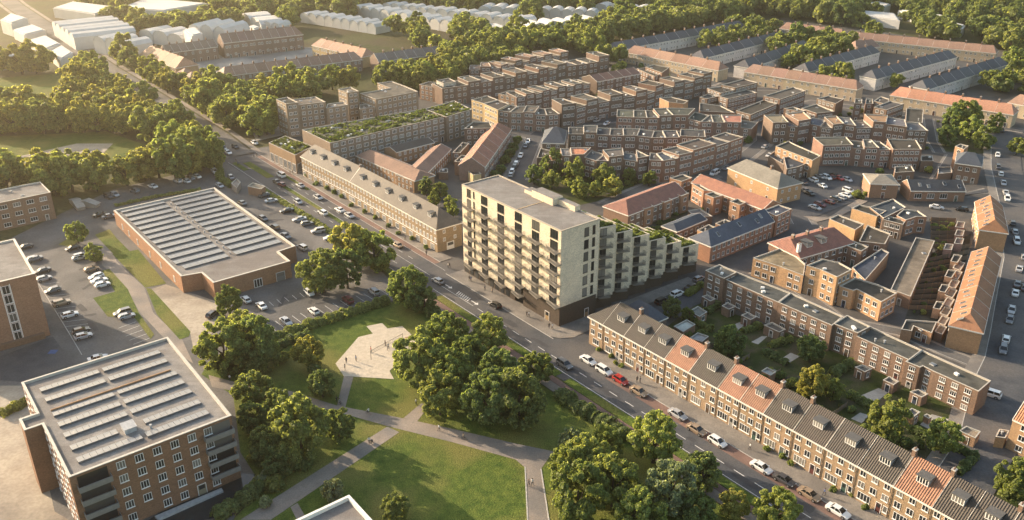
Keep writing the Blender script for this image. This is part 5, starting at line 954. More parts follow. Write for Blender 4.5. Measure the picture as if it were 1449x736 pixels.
# courtyard barracks
NB0 = len(FOOT)
BR, PR = (.25, .18, .145), (.30, .19, .14)
far_row('p', (45, 282), 'p', (355, 398), 5, 'left wing of the old barracks', 'the road end', 'left barracks wing', (.42, .26, .17), (.4, .29, .18), d=13, rise=4.5, kind='red-roofed barracks house')
far_row('p', (275, 272), 'p', (712, 216), 7, 'back left wing of the old barracks', 'its left end', 'back left barracks wing', (.24, .18, .145), BR, d=12, h=7.5, kind='barracks house', sp=2.2, hips=(0, 0))
far_row('p', (762, 186), 'p', (1440, 112), 10, 'taller back right wing of the old barracks', 'its left gable', 'back right barracks wing', (.27, .18, .145), BR, d=13, h=9.5, rise=4.5, kind='barracks house', sp=2.2, hips=(0, 3))
far_row(2, (315, 247), 2, (590, 312), 6, 'yellow right wing of the old barracks', 'its far end', 'right barracks wing', (.42, .26, .185), (.48, .36, .2), d=11, kind='red-roofed barracks house', sp=2.4)
far_row('p', (765, 470), 2, (592, 325), 13, 'long front wing of the old barracks', 'its left end', 'front barracks wing', PR, BR, d=12, h=6.8, kind='barracks house', sp=2.2)
far_row(2, (680, 338), 2, (1045, 292), 7, 'right front wing of the old barracks', 'the corner', 'right front barracks wing', (.2, .165, .15), BR, d=12, h=6.8, kind='barracks house', sp=2.2, hips=(0, 3))
for i, (x, y) in enumerate(((410, 470), (470, 500), (545, 528))):
    A_, B_ = W('p', (x, y), 5.5), W('p', (x+125, y-22), 5.5); gable_house(A_, B_, 9, 5.5, 3.4, f'small hipped barracks lodge at the road corner, {ORD[i]} from the left', 'lodge', 'lodge', 'barracks lodges', hip=(4.4, 4.4), roof=(.36, .23, .165), roofmat='slate', wall=(.36, .27, .19))
BARR = FOOT[NB0:]
# plain white massing houses
WHITEF = []
def white(t, pts, h, lab, grp=None): 
    q = ccw(WS(t, pts, h)); c = centroid(q); FOOT.append(q); P = [(x-c[0], y-c[1]) for x, y in q]; WHITEF.append(q); m = MB(); m.prism(P, 0, h, 0, top=0); I = inset(P, 1.2)
    m.prism(I, h, h+.6, 0, top=0); put('white_block', m.build('white_block', 'massing'), None, (*c, 0), label=lab, cat='building', group=grp)
def white_row(t0, a, t1, b, n, d, h, rise, desc, grp, cross=True):
    A_, B_ = W(t0, a, h), W(t1, b, h)
    for i in range(n):
        p, q = lerp(A_, B_, i/n), lerp(A_, B_, (i+.97)/n); L = hypot(q[0]-p[0], q[1]-p[1]); ang = atan2(q[1]-p[1], q[0]-p[0]); m = MB(); WHITEF.append([p, q, (q[0]-sin(ang)*d, q[1]+cos(ang)*d), (p[0]-sin(ang)*d, p[1]+cos(ang)*d)])
        FOOT.append([p, q, (q[0]-sin(ang)*d, q[1]+cos(ang)*d), (p[0]-sin(ang)*d, p[1]+cos(ang)*d)])
        hh = h+(.5 if i % 2 else 0); m.prism([(0, 0), (L, 0), (L, d), (0, d)], 0, hh); z0, z1 = hh, hh+rise
        pr = [(-.2, z0-.15), (L*.18, z0+rise*.72), (L*.5, z1), (L*.82, z0+rise*.72), (L+.2, z0-.15)]
        for k in range(4): m.face([(pr[k][0], -.2, pr[k][1]), (pr[k+1][0], -.2, pr[k+1][1]), (pr[k+1][0], d+.2, pr[k+1][1]), (pr[k][0], d+.2, pr[k][1])])
        m.face([(x, 0, z) for x, z in pr]); m.face([(x, d, z) for x, z in pr][::-1])
        put('white_house', m.build('white_house', 'massing'), None, (*p, 0), ang, label=f'plain windowless white house, {ORD[i]} from left, {desc}', cat='house', group=grp)
white_row(2, (250, 85), 2, (665, 150), 9, 14, 5, 2.6, 'white row nearest the barracks', 'white row nearest the barracks')
white_row(2, (535, 45), 2, (1075, 140), 10, 14, 5, 3, 'long white row beyond the barracks', 'long white row')
white_row(2, (940, 60), 2, (1433, 120), 8, 14, 5, 2.6, 'white row at the top centre', 'white row at top centre'); white_row(3, (0, 105), 3, (60, 118), 1, 16, 6, 2.5, 'row end at top centre', 'white row end')
white_row(3, (130, 150), 3, (500, 115), 5, 14, 6, 2.6, 'white row before the woods', 'white row before the woods'); white_row(3, (160, 60), 3, (480, 75), 5, 12, 6, 2.5, 'white row at the top edge', 'white row at the top edge'); white_row(3, (470, 35), 3, (760, 60), 4, 13, 6, 2.4, 'short white row at the top edge', 'short white row')
white_row(2, (0, 140), 2, (140, 150), 3, 14, 6, 3, 'white row above the barracks roof', 'white row above the barracks'); white_row(1, (1030, 170), 1, (1240, 190), 3, 24, 8, 5, 'tall barrel-roofed white group', 'barrel-roofed white group')
white_row(1, (510, 220), 1, (715, 255), 3, 16, 8, 3, 'white row by the far road', 'white row by the far road'); white_row(1, (760, 180), 1, (1000, 215), 3, 18, 6, 3, 'white row among trees at upper left', 'white row at upper left'); white_row(1, (1320, 85), 1, (1433, 140), 2, 16, 7, 3, 'white pair at upper left', 'white pair')
white_row(1, (285, 130), 1, (405, 208), 5, 38, 8, 2.5, 'white row standing along the far road', 'white row along the far road')
white_row(2, (700, 30), 2, (940, 60), 5, 12, 5, 2.5, 'white row at the top edge left of centre', 'white row top left of centre')
white_row(4, (1180, 60), 4, (1429, 90), 4, 12, 5, 2, 'white row in the woods at right', 'white row in the right woods')
white_row(2, (1225, 50), 2, (1433, 60), 3, 18, 6, 2.5, 'large white group at the top edge', 'large white group')
for i, (t, pts, h, lab) in enumerate(((1, [(650, 50), (900, 60), (1140, 20), (800, -10)], 8, 'very long white slab at the top left'), (1, [(290, 45), (520, 80), (640, 40), (400, 10)], 7, 'low white slab behind the large white block'), (1, [(70, 165), (130, 195), (250, 165), (180, 135)], 6, 'flat white block left of the far road, upper of two'),
    (1, [(150, 225), (240, 275), (330, 240), (250, 195)], 6, 'flat white block left of the far road, lower of two'), (1, [(0, 110), (60, 130), (150, 100), (60, 75)], 9, 'low white block at the far left edge'), (1, [(270, 285), (330, 330), (400, 290), (340, 250)], 6, 'small white block beside the far road'), (1, [(1005, 165), (1050, 200), (1110, 185), (1070, 150)], 12, 'white box in front of the barrel-roofed group'),
    (1, [(1350, 150), (1390, 165), (1430, 150), (1390, 138)], 7, 'small white box near the barracks gable'), (2, [(1270, 135), (1330, 165), (1380, 150), (1330, 130)], 7, 'white box at the edge of the woods'), (4, [(540, 60), (560, 90), (750, 115), (720, 75)], 6, 'long white block in the woods at top right, first from left'), (4, [(740, 55), (880, 95), (1040, 100), (900, 65)], 6, 'long white block in the woods at top right, second from left'),
    (4, [(920, 120), (1090, 160), (1110, 140), (960, 105)], 6, 'long white block in the woods at top right, third from left'), (4, [(540, 25), (640, 50), (700, 25), (620, 8)], 6, 'white block at the top edge right of centre'), (4, [(1240, 115), (1290, 130), (1300, 110), (1255, 105)], 6, 'small white block in the woods at top right'), (4, [(1360, 200), (1429, 215), (1450, 195), (1380, 188)], 6, 'white block at the right edge of the woods'), (1, [(0, 320), (90, 310), (130, 290), (20, 300)], 7, 'white flat block behind the trees at the left edge'))):
    white(t, pts, h, lab)
# ------------------------------------------------------------------ trees
def crown_mesh(name, seed, nl, nleaf, leaf, **k):
    V, ev, ef = crown_parts(seed, nl, nleaf, leaf, **k); return quad_me(name, V, 'leaf', (ev, ef))
NEAR = [crown_mesh('crown', 11+i, 88+12*(i % 4), 14500, .034, hz=(1.15, 1.0, 1.3, 1.05, 1.2, .95)[i % 6], spread=.90, lob=(.095, .19)) for i in range(7)]
MID = [crown_mesh('crown', 31+i, 50+8*(i % 3), 4600, .054, hz=(1.15, 1.0, 1.3)[i % 3], spread=.86, lob=(.125, .23)) for i in range(6)]
FAR = [crown_parts(51+i, 14, 620, .12, hz=(1.15, 1.0, 1.3)[i % 3], spread=.70, lob=(.24, .4)) for i in range(6)]
BUSH = [crown_mesh('foliage', 71+i, 9, 1500, .10, hz=.75, spread=.6, lob=(.3, .5)) for i in range(4)]
def trunk_mesh(seed):
    r = random.Random(seed); m = MB(); m.tube((0, 0, -.02), (.02, .01, .45), .075, .055, 7, cap=False); m.tube((.02, .01, .45), (.0, .03, 1.15), .055, .03, 7, cap=False)
    for k in range(4):
        a = k*1.6+r.random(); m.tube((.01, .01, .40+.1*k), (cos(a)*.42, sin(a)*.42, .85+.12*k), .032, .012, 5, cap=False)
    return m.build('trunk', 'bark')
TRUNKS = [trunk_mesh(i) for i in range(3)]
GREENS = [(.095, .11, .03)]
ntree = [0]
def tree_at(X, Y, R, label, group=None, col=None, near=None, stretch=1.0, name='leafy_tree', cat='tree'):
    d = depth(X, Y); i = ntree[0]; ntree[0] += 1
    o = thing(name, label, cat, (X, Y, 0), random.uniform(0, 6.28), group); o.scale = (R, R, R*stretch)
    me = (NEAR[i % 7] if d < 265 else MID[i % 6]); c = jit(col or random.choice(GREENS), .10)
    put('crown', me, o, (0, 0, 1.0), col=c); put('trunk', TRUNKS[i % 3], o)
    return o
def locate(px, py, w, zc=1.0):
    Z = 5.0
    for _ in range(8):
        X, Y = G(px, py, Z); R = w/2*depth(X, Y, Z)/CAM_F/1.0; Z = zc*R
    return X, Y, R
GOLD, OLIVE, DEEP, BLUE, BRT = (.245, .245, .085), (.195, .225, .085), (.145, .185, .08), (.215, .245, .165), (.225, .255, .095)
PARK = 'in the dense park grove right of the sand court'; BR_ = 'in the bottom right grove beside the boulevard'; LG = 'in the grove between the brick apartment block and the sand court'
near_trees = [(592, 512, 76, OLIVE, 'big round tree at the sand court corner, first of the park grove'), (631, 471, 64, BRT, 'tree nearest the cycle path above the sand court'), (693, 474, 54, BRT, 'bright tree at the upper tip of the park grove beside the cycle path'), (639, 532, 66, OLIVE, 'tree in the centre of the park grove'), (705, 522, 62, DEEP, 'dark tree on the boulevard side of the park grove'),
 (759, 520, 52, OLIVE, 'small tree at the right end of the park grove by the verge'), (735, 570, 78, DEEP, 'broad dark tree at the right front of the park grove'), (622, 558, 68, BRT, 'tree overhanging the branch path at the front of the park grove'), (692, 564, 80, DEEP, 'broad dark tree in the middle front of the park grove'), (664, 500, 54, OLIVE, 'tree between the sand court tree and the bright tip of the park grove'),
 (577, 409, 60, OLIVE, 'tree at the end of the parking hedge beside the boulevard'), (600, 425, 40, DEEP, 'smaller dark tree next to the end of the parking hedge'),
 (926.5, 624, 74, BRT, 'tall bright tree standing beside the boulevard lane, topmost of the bottom right grove'), (994, 668, 56, DEEP, 'dark narrow tree beside the boulevard verge in the bottom right grove'), (950, 692, 80, BLUE, 'silvery green tree in the bottom right grove'), (831, 646, 66, OLIVE, 'tree at the tip of the bottom right grove beside the path end'), (857, 628, 50, BRT, 'small bright tree at the top of the bottom right grove'), (806, 664, 60, OLIVE, 'tree closest to the path in the bottom right grove'),
 (818, 706, 86, OLIVE, 'large tree at the bottom edge left of the silvery tree'), (868, 684, 80, BRT, 'large bright tree left of the silvery tree'), (905, 728, 76, OLIVE, 'tree cut by the bottom edge below the silvery tree'), (1038, 712, 46, GOLD, 'small golden tree beside the verge at the bottom edge'), (1100, 722, 66, BRT, 'bright tree at the bottom edge beside the white car'), (808, 628, 38, BLUE, 'small bluish tree at the top of the bottom right grove'), (985, 722, 60, DEEP, 'dark tree at the bottom edge next to the golden tree'),
 (315, 492, 74, BRT, 'broad bright tree beside the curved yard path, left end of the parking trees'), (345, 468, 60, OLIVE, 'tree behind the broad bright tree at the car park corner'), (361, 490, 70, DEEP, 'dark broad tree at the left end of the parking hedge'), (323, 428, 40, OLIVE, 'conical tree standing alone in front of the brick hall'), (358, 552, 58, BRT, 'bright tree beside the path entrance near the brick apartment block'), (422, 612, 88, OLIVE, 'largest round tree between the brick apartment block and the park path'), (391, 572, 48, BRT, 'bright tree behind the largest round tree'), (479, 606, 46, OLIVE, 'small tree right of the largest round tree'), (378, 628, 56, DEEP, 'dark tree left of the largest round tree'), (357, 592, 44, DEEP, 'dark tree beside the corner balconies of the brick apartment block'), (390, 660, 40, DEEP, 'low dark tree beside the dark water'),
 (455, 382, 70, OLIVE, 'left tree of the four beside the car park and the boulevard'), (497, 345, 62, GOLD, 'golden tree at the back of the four beside the boulevard'), (529, 352, 62, BRT, 'bright right tree of the four beside the boulevard'), (490, 385, 50, DEEP, 'dark front tree of the four beside the boulevard'),
 (108, 330, 31, BRT, 'round tree alone in the left car park'), (132, 358, 27, OLIVE, 'smaller loose tree beside the parked cars in the left car park'), (375, 503, 46, OLIVE, 'tree at the hedge end left of the sand court'), (436, 503, 46, GOLD, 'low loose tree on the lawn left of the sand court'), (455, 545, 40, DEEP, 'low dark shrubby tree left of the sand court path'),
 (471, 695, 34, BLUE, 'small grey-green tree next to the bottom flat roof'), (560, 720, 44, OLIVE, 'dim loose tree on the shaded lawn right of the bottom flat roof'),
 (783, 230, 38, DEEP, 'largest tree on the green, nearest the parked street'), (812, 243, 32, BRT, 'bright tree left on the green behind the tower'), (854, 247, 34, OLIVE, 'twin-topped tree in the middle of the green'), (868, 262, 32, BRT, 'bright front tree in the middle of the green'), (890, 249, 20, OLIVE, 'small round tree at the back of the green'), (919, 252, 24, OLIVE, 'tree at the right end of the green by the curving row'), (820, 267, 28, OLIVE, 'low tree directly behind the tower roof'), (756, 248, 26, DEEP, 'dark tree on the green at the street corner'), (780, 254, 28, OLIVE, 'tree on the green behind the tower, second from the street'), (843, 268, 22, BRT, 'small tree at the front edge of the green'),
 (603, 266, 24, DEEP, 'dark tree between the school and the tower'), (622, 271, 24, OLIVE, 'tree behind the yellow terrace near the school'), (637, 288, 22, BRT, 'bright tree behind the yellow terrace nearest the tower'), (614, 284, 20, BRT, 'small bright tree behind the yellow terrace'), (641, 299, 18, OLIVE, 'small tree squeezed between the yellow terrace and the tower'),
 (1032, 484, 46, DEEP, 'big dark garden tree behind the first orange roof'), (950, 436, 30, DEEP, 'dark garden tree beside the white parked cars'), (1148, 494, 42, DEEP, 'big dark garden tree against the long flat terrace'), (1150, 546, 46, GOLD, 'golden garden tree behind the dark tiles'), (1180, 552, 30, OLIVE, 'smaller garden tree right of the golden one'), (1257, 600, 60, BRT, 'large bright garden tree behind the dark terrace'), (1336, 620, 52, BRT, 'bright garden tree next to the tan-roofed garden house'), (1437, 682, 58, OLIVE, 'tree at the right edge in front of the tan corner house'), (973, 447, 20, OLIVE, 'small garden tree by the pale shed'),
 (1349, 172, 34, DEEP, 'dark tree at the left of the green by the red-roofed terrace'), (1367, 165, 44, OLIVE, 'largest tree on the green by the red-roofed terrace'), (1374, 184, 34, BRT, 'bright tree in front on the green by the red-roofed terrace'), (1393, 195, 32, BRT, 'bright bushy tree nearest the right street on the green'), (1341, 192, 30, DEEP, 'dark low tree on the green beside the row end'), (1441, 206, 28, BRT, 'tree across the right street at the right edge'), (1410, 176, 24, OLIVE, 'small tree at the far corner of the green')]
for (x, y, w, c, lab) in near_trees:
    X, Y, R = locate(x, y, w*(1.02 if x > 780 else 1.02)); tree_at(X, Y, R, lab, col=c, stretch=random.uniform(.92, 1.16))
# woods: (ground polygon in photo pixels, spacing, radius range, colours, label, group)
woods = [([(-60, 300), (0, 284), (60, 276), (95, 304), (160, 274), (230, 267), (290, 251), (316, 238), (312, 212), (275, 200), (245, 222), (205, 248), (140, 258), (60, 262), (-40, 266)], 9.2, (6.2, 8.6), [GOLD, OLIVE, BRT], 'golden green tree in the wood above the brick hall', 'wood above the brick hall'),
 ([(104, 110), (135, 108), (180, 138), (270, 195), (220, 210), (190, 200), (150, 188), (0, 198), (-50, 196), (-50, 168), (60, 168), (115, 150)], 10, (6.2, 8.8), [GOLD, OLIVE, GOLD], 'golden tree in the wood between the two left fields', 'wood between the left fields'),
 ([(-40, 88), (90, 86), (92, 102), (-40, 110)], 13, (7, 9.5), [GOLD], 'golden tree in the hazy wood behind the upper left field', 'hazy upper left wood'),
 ([(85, 40), (130, 56), (188, 88), (240, 112), (300, 128), (322, 182), (262, 166), (222, 142), (165, 102), (110, 68)], 9, (6.2, 8.5), [GOLD, OLIVE], 'tree in the roadside rank between the far road and the barracks', 'roadside rank by the barracks'),
 ([(290, 128), (380, 138), (385, 195), (350, 205), (318, 182), (285, 160)], 9, (6, 8.5), [OLIVE, GOLD, BRT], 'tree in the clump between the far road and the tan apartments', 'clump left of the tan apartments'),
 ([(330, 122), (470, 124), (590, 126), (610, 112), (690, 92), (755, 78), (700, 72), (650, 80), (640, 95), (560, 118), (440, 140), (470, 152), (400, 146)], 9.5, (5.8, 8)  , [OLIVE, BRT, GOLD], 'tree in the belt between the barracks and the tan apartments', 'belt below the barracks'),
 ([(590, 128), (610, 112), (690, 90), (720, 95), (670, 118), (640, 128)], 10, (5.5, 7.5), [OLIVE, BRT], 'tree beside the left end of the upper stepped row', 'trees by the upper stepped row'),
 ([(455, 40), (640, 62), (650, 80), (760, 78), (840, 82), (870, 62), (990, 38), (1010, 20), (980, -8), (180, -8), (110, 10), (160, 35), (290, 25), (430, 32)], 10.5, (6, 9), [OLIVE, DEEP, BRT], 'tree in the broad wood behind the rows of brick houses', 'broad wood behind the brick rows'),
 ([(180, 50), (300, 34), (440, 34), (470, 48), (600, 62), (640, 88), (625, 90), (585, 62), (480, 52), (450, 44), (310, 44), (230, 60)], 9.5, (5.5, 8), [OLIVE, BRT], 'tree between the barracks and the nearest white row', 'trees behind the barracks'),
 ([(870, 62), (990, 40), (1080, 24), (1240, 45), (1449, 78), (1500, 60), (1500, -8), (970, -8)], 10.5, (6, 9), [DEEP, OLIVE, OLIVE], 'tree in the broad wood at the top right', 'broad wood at the top right'),
 ([(1090, 75), (1150, 60), (1240, 62), (1245, 85), (1115, 108)], 11, (5.5, 7.5), [OLIVE, BRT, DEEP], 'tree between the pale rows at the far right', 'trees between pale rows'),
 ([(960, 60), (1060, 40), (1100, 48), (1080, 62), (985, 78)], 11, (4.5, 6.5), [DEEP, OLIVE], 'tree between the two farthest blue-roofed rows', 'trees between farthest rows'),
 ([(860, 105), (1010, 128), (1000, 145), (870, 122)], 13, (4, 5.5), [OLIVE, DEEP], 'tree in front of the pink-roofed terrace above the stepped rows', 'trees before the pink terrace'),
 ([(1200, 135), (1260, 130), (1290, 118), (1250, 108), (1205, 115)], 11, (4.5, 6.5), [OLIVE, DEEP], 'tree at the right end of the pink-roofed terrace', 'trees by the pink terrace end'),
 ([(1385, 115), (1449, 95), (1500, 110), (1500, 145), (1400, 135)], 11, (5.5, 7.5), [OLIVE, BRT], 'tree in the right edge wood beside the sawtooth-backed row', 'right edge wood'),
 ([(1170, 100), (1205, 120), (1180, 130), (1150, 112)], 11, (4.5, 6), [OLIVE, DEEP], 'tree behind the pale row left of the courtyard front row', 'trees behind pale row'),
 ([(700, 100), (745, 82), (760, 86), (720, 108)], 9, (4.5, 6), [OLIVE], 'tree at the left end of the topmost stepped row', 'trees at topmost row'),
 ([(840, 88), (870, 84), (885, 100), (855, 108)], 10, (4.5, 6), [BRT, OLIVE], 'bright tree on the green verge beside the topmost rows', 'verge trees')]
cand = []
def near_seg(p, pts, w):
    for i in range(len(pts)-1):
        a, b = pts[i], pts[i+1]; L2 = (b[0]-a[0])**2+(b[1]-a[1])**2; t = max(0, min(1, ((p[0]-a[0])*(b[0]-a[0])+(p[1]-a[1])*(b[1]-a[1]))/L2))
        if hypot(p[0]-a[0]-t*(b[0]-a[0]), p[1]-a[1]-t*(b[1]-a[1])) < w: return True
    return False
BIG = [(f, min(p[0] for p in f)-5, max(p[0] for p in f)+5, min(p[1] for p in f)-5, max(p[1] for p in f)+5) for f in FOOT]
rw = random.Random(3)
for wi, (poly, sp, rr, cols, lab, grp) in enumerate(woods):
    P = [G(*p) for p in poly]; x0, x1 = min(p[0] for p in P), max(p[0] for p in P); y0, y1 = min(p[1] for p in P), max(p[1] for p in P); y = y0; row = 0
    while y < y1:
        x = x0+(row % 2)*sp/2
        while x < x1:
            q = (x+rw.uniform(-.38, .38)*sp, y+rw.uniform(-.38, .38)*sp); R = rw.uniform(*rr)*rw.choice((.75, .9, 1, 1, 1.08))
            if any(inside((q[0], q[1]+s_), f) for f, a, b, c_, d_ in BIG if a < q[0] < b for s_ in (3.5,)) or any(inside((q[0], q[1]+s_), f) for f in WHITEF for s_ in ((8, 14, 20, 28, 36) if q[0] > -190 else (6,))) or any(inside((q[0]*kk, q[1]*kk), f) for f in BARR for kk in (1.015, 1.03, 1.045, 1.06)) or any(near_seg((q[0]*kk, q[1]*kk), bl[:-1], 7) for kk in (1.015, 1.03, 1.04)): x += sp; continue
            if inside(q, P) and not any(near_seg(q, rp, w+R*.4) for rp, w in ROADS):
                ok = True
                for f, a, b, c_, d_ in BIG:
                    if a-R < q[0] < b+R and c_-R < q[1] < d_+R:
                        if inside(q, f) or near_seg(q, f+[f[0]], R*.62+.6): ok = False; break
                if ok: cand.append((q, R, rw.choice(cols), lab, grp))
            x += sp
        y += sp*.87; row += 1
cand.sort(key=lambda t: depth(*t[0])/ (t[1]/7))
keep = 297-ntree[0]
print('trees individual', ntree[0], 'candidates', len(cand), 'stuff', max(0, len(cand)-keep))
for q, R, c_, lab, grp in cand[:keep]: tree_at(q[0], q[1], R, lab, grp, c_, stretch=rw.uniform(.9, 1.12))
VV, EV, EF, no = [], [], [], 0
rg = np.random.default_rng(9)
for k, (q, R, c_, lab, grp) in enumerate(cand[keep:]):
    V, ev, ef = FAR[k % 6]; a = rg.uniform(0, 6.28); M = np.array(((cos(a), -sin(a), 0), (sin(a), cos(a), 0), (0, 0, 1.0)))*R
    V2 = V@M.T+np.array((q[0], q[1], R*1.05)); e2 = ev@M.T+np.array((q[0], q[1], R*1.05)); VV.append(V2); EV.append(e2); EF.append(ef+no); no += len(e2)
if VV:
    me = quad_me('far_wood', np.concatenate(VV), 'leaf_far', (np.concatenate(EV), np.concatenate(EF)))
    put('far_wood', me, None, label='distant green wood filling the background between the white houses', cat='wood', kind='stuff')
# hedges and shrubs
def hedge(pts, w, h, lab, seed, col=(.075, .085, .022), dens=60, size=.2):
    a, b = offs(pts, -w/2), offs(pts, w/2); poly = a+b[::-1]; c = centroid(pts); rng = np.random.default_rng(seed); C, Nn = [], []
    for i in range(len(pts)-1):
        L = hypot(pts[i+1][0]-pts[i][0], pts[i+1][1]-pts[i][1]); n = int(L*(w+2*h)*dens/3); ux, uy = (pts[i+1][0]-pts[i][0])/L, (pts[i+1][1]-pts[i][1])/L
        t = rng.uniform(0, L, n); ph = rng.uniform(0, 2*pi, n)*.5; bump = 1+.28*np.sin(t*1.7+seed)*np.cos(t*.63)
        ox, oz = np.cos(ph)*w/2*bump, np.sin(ph)**.7*h*bump*.95+rng.uniform(-.1, .05, n)
        C.append(np.stack([pts[i][0]+ux*t-uy*ox-c[0], pts[i][1]+uy*t+ux*ox-c[1], np.abs(oz)], 1)); Nn.append(np.stack([-uy*np.cos(ph), ux*np.cos(ph), np.sin(ph)+.3], 1))
    C, Nn = np.concatenate(C), np.concatenate(Nn); Nn = Nn+rng.normal(size=Nn.shape)*.5; Nn /= np.linalg.norm(Nn, axis=1)[:, None]
    core = MB()
    V = quads('h', C, Nn, size, rng); ev, ef, o = [], [], 0
    for i in range(len(pts)-1):
        L = hypot(pts[i+1][0]-pts[i][0], pts[i+1][1]-pts[i][1]); n = max(2, int(L/(w*.7)))
        for k in range(n):
            p = lerp(pts[i], pts[i+1], (k+.5)/n); v, f = blob((p[0]-c[0], p[1]-c[1], h*.35), np.array((w*.42, w*.42, h*.5)), rng, 6); ev.append(v); ef.append(f+o); o += len(v)
    put('hedge', quad_me('hedge', V, 'leaf', (np.concatenate(ev), np.concatenate(ef))), None, (*c, 0), col=col, label=lab, cat='hedge')
hedge(WS(10, [(85, 480), (300, 400), (480, 345), (735, 262)]), 3.0, 2.2, 'long bushy hedge between the car park and the park lawn', 1, OLIVE)
hedge(WS(10, [(110, 520), (200, 480), (300, 450)]), 3.0, 2.0, 'short hedge on the lawn below the long parking hedge', 2, DEEP)
hedge(WS(10, [(930, 300), (1000, 345), (1110, 400)]), 3.4, 2.4, 'dark shrub hedge along the footpath above the park grove', 3, DEEP)
hedge(WS(15, [(270, 50), (360, 120), (480, 190), (560, 240), (640, 310)]), 3.8, 2.6, 'dark shrub hedge along the footpath below the park grove', 4, DEEP)
hedge(WS(13, [(1170, 736), (1300, 660), (1433, 560)]), 3.2, 2.2, 'clipped hedge beside the dark water near the apartment block', 5, DEEP)
hedge(WS(13, [(1430, 560)])+WS(14, [(100, 480), (180, 500)]), 3, 2, 'flowering hedge along the park path below the largest round tree', 6, BLUE)
hedge(WS(13, [(0, 170), (80, 130), (150, 95)]), 2.6, 1.6, 'low hedge beside the dusty yard at the left edge', 7, GOLD)
hedge(WS(5, [(630, 435), (850, 385), (1100, 345)]), 1.6, .9, 'rough low hedge along the back of the brick hall', 8, OLIVE)
hedge(WS(6, [(90, 375), (300, 500), (450, 600)]), 2.2, 1.0, 'rough planted strip between the car park and the boulevard', 9, OLIVE)
hedge(WS(5, [(1190, 200), (1210, 290), (1280, 330)]), 3, 1.6, 'shrubs at the corner of the car park entrance', 10, OLIVE)
for i, (t, pts, lab) in enumerate((('l', [(110, 450), (220, 385)], 'garden hedge beside the first back extension'), ('l', [(30, 530), (160, 600)], 'garden hedge below the grey-roofed garden shed'), ('l', [(430, 610), (580, 560)], 'garden hedge between the two small lawns'), ('l', [(650, 736), (840, 680)], 'garden hedge in front of the big dark garden tree'), ('l', [(-60, 300), (40, 240), (80, 210)], 'hedge along the white parked cars'),
    ('m', [(0, 440), (150, 350)], 'garden hedge left of the golden garden tree'), ('m', [(150, 620), (330, 710)], 'garden hedge beside the paved yard'), (16, [(470, 60), (600, 130)], 'garden hedge behind the large bright garden tree'), (16, [(1040, 345), (1160, 400), (1060, 490)], 'L-shaped hedge at the end of the gardens'), (16, [(800, 240), (900, 290)], 'garden hedge between the two bright garden trees'), (12, [(0, 540), (130, 610)], 'garden hedge behind the dark tiles'), (12, [(370, 660), (480, 600)], 'garden hedge under the long flat terrace'))):
    hedge(WS(t, pts), 1.8, 1.7, lab, 20+i, random.choice((DEEP, OLIVE)))
def fence(a, b, lab, grp, h=1.5, col=(.16, .12, .09)):
    L = hypot(b[0]-a[0], b[1]-a[1]); m = MB(); o = thing('garden_fence', lab, 'fence', (*a, 0), atan2(b[1]-a[1], b[0]-a[0]), grp)
    for k in range(3): m.box(0, L, -.02, .02, .1+k*(h-.1)/3, .07+(k+1)*(h-.1)/3)
    put('panel', m.build('panel', 'paint'), o, col=col); n = max(1, int(L/2.2)); p = MB(); p.box(-.05, .05, -.05, .05, 0, h+.1); pm = p.build('post', 'timber')
    for k in range(n+1): put('post', pm, o, (L*k/n, .0, 0))
for i in range(11):
    t = i/11; fence(W('k', (655-t*215+90*(t-.5)*0, 20+t*500)), W('k', (990-t*175, -60+t*590)), f'dark plank fence between the black back gardens, {ORD[i]} from the far end', 'back garden fences')
for i in range(7):
    fence(W('i', (650, 440+i*38)), W('i', (860, 450+i*36)), f'dark plank fence in the upper black gardens, {ORD[i]} from the far end', 'upper black garden fences')
for i in range(9):
    s_ = 12+i*9.2; fence(S(s_, -13.5), S(s_-.5, -27), f'plank fence between the boulevard terrace gardens, {ORD[i]} from the tower end', 'terrace garden fences', 1.4, (.2, .16, .12))
def bush(t, x, y, w, lab, col=OLIVE, grp=None):
    X, Y, R = locate(*Q(t, x, y), w, .6); o = put('shrub', BUSH[ntree[0] % 4], None, (X, Y, R*.5), random.uniform(0, 6), jit(col), lab, 'shrub', grp, scale=(R, R, R*1.1)); ntree[0] += 1
for i, (x, y) in enumerate(((1035, 355), (1005, 410), (975, 465), (935, 525), (895, 595), (860, 640))): bush('o', x, y, 17, f'round clipped shrub along the parked street, {ORD[i]} from the far end', DEEP, 'street shrubs')
for i, (x, y) in enumerate(((110, 298), (185, 335), (210, 372), (240, 388), (430, 435), (520, 478), (570, 500), (480, 470))): bush('Z4', x, y+8, 9, f'small front garden shrub at the boulevard terrace, {ORD[i]} on the stretch nearest the tower', OLIVE, 'front shrubs near')
for i, (x, y) in enumerate(((20, 340), (110, 380), (150, 420), (380, 560), (490, 590), (560, 660))): bush(16, x, y+5, 12, f'front garden shrub at the boulevard terrace, {ORD[i]} on the bottom right stretch', OLIVE, 'front shrubs bottom right')
for i, (x, y) in enumerate(((85, 40), (160, 110), (255, 150), (320, 185), (380, 220), (465, 290), (580, 350), (670, 400), (785, 470), (870, 530), (985, 580), (1100, 655))): bush('r', x, y+8, 9, f'small green shrub in front of the yellow terrace, {ORD[i]} from its far end', DEEP, 'yellow terrace shrubs')
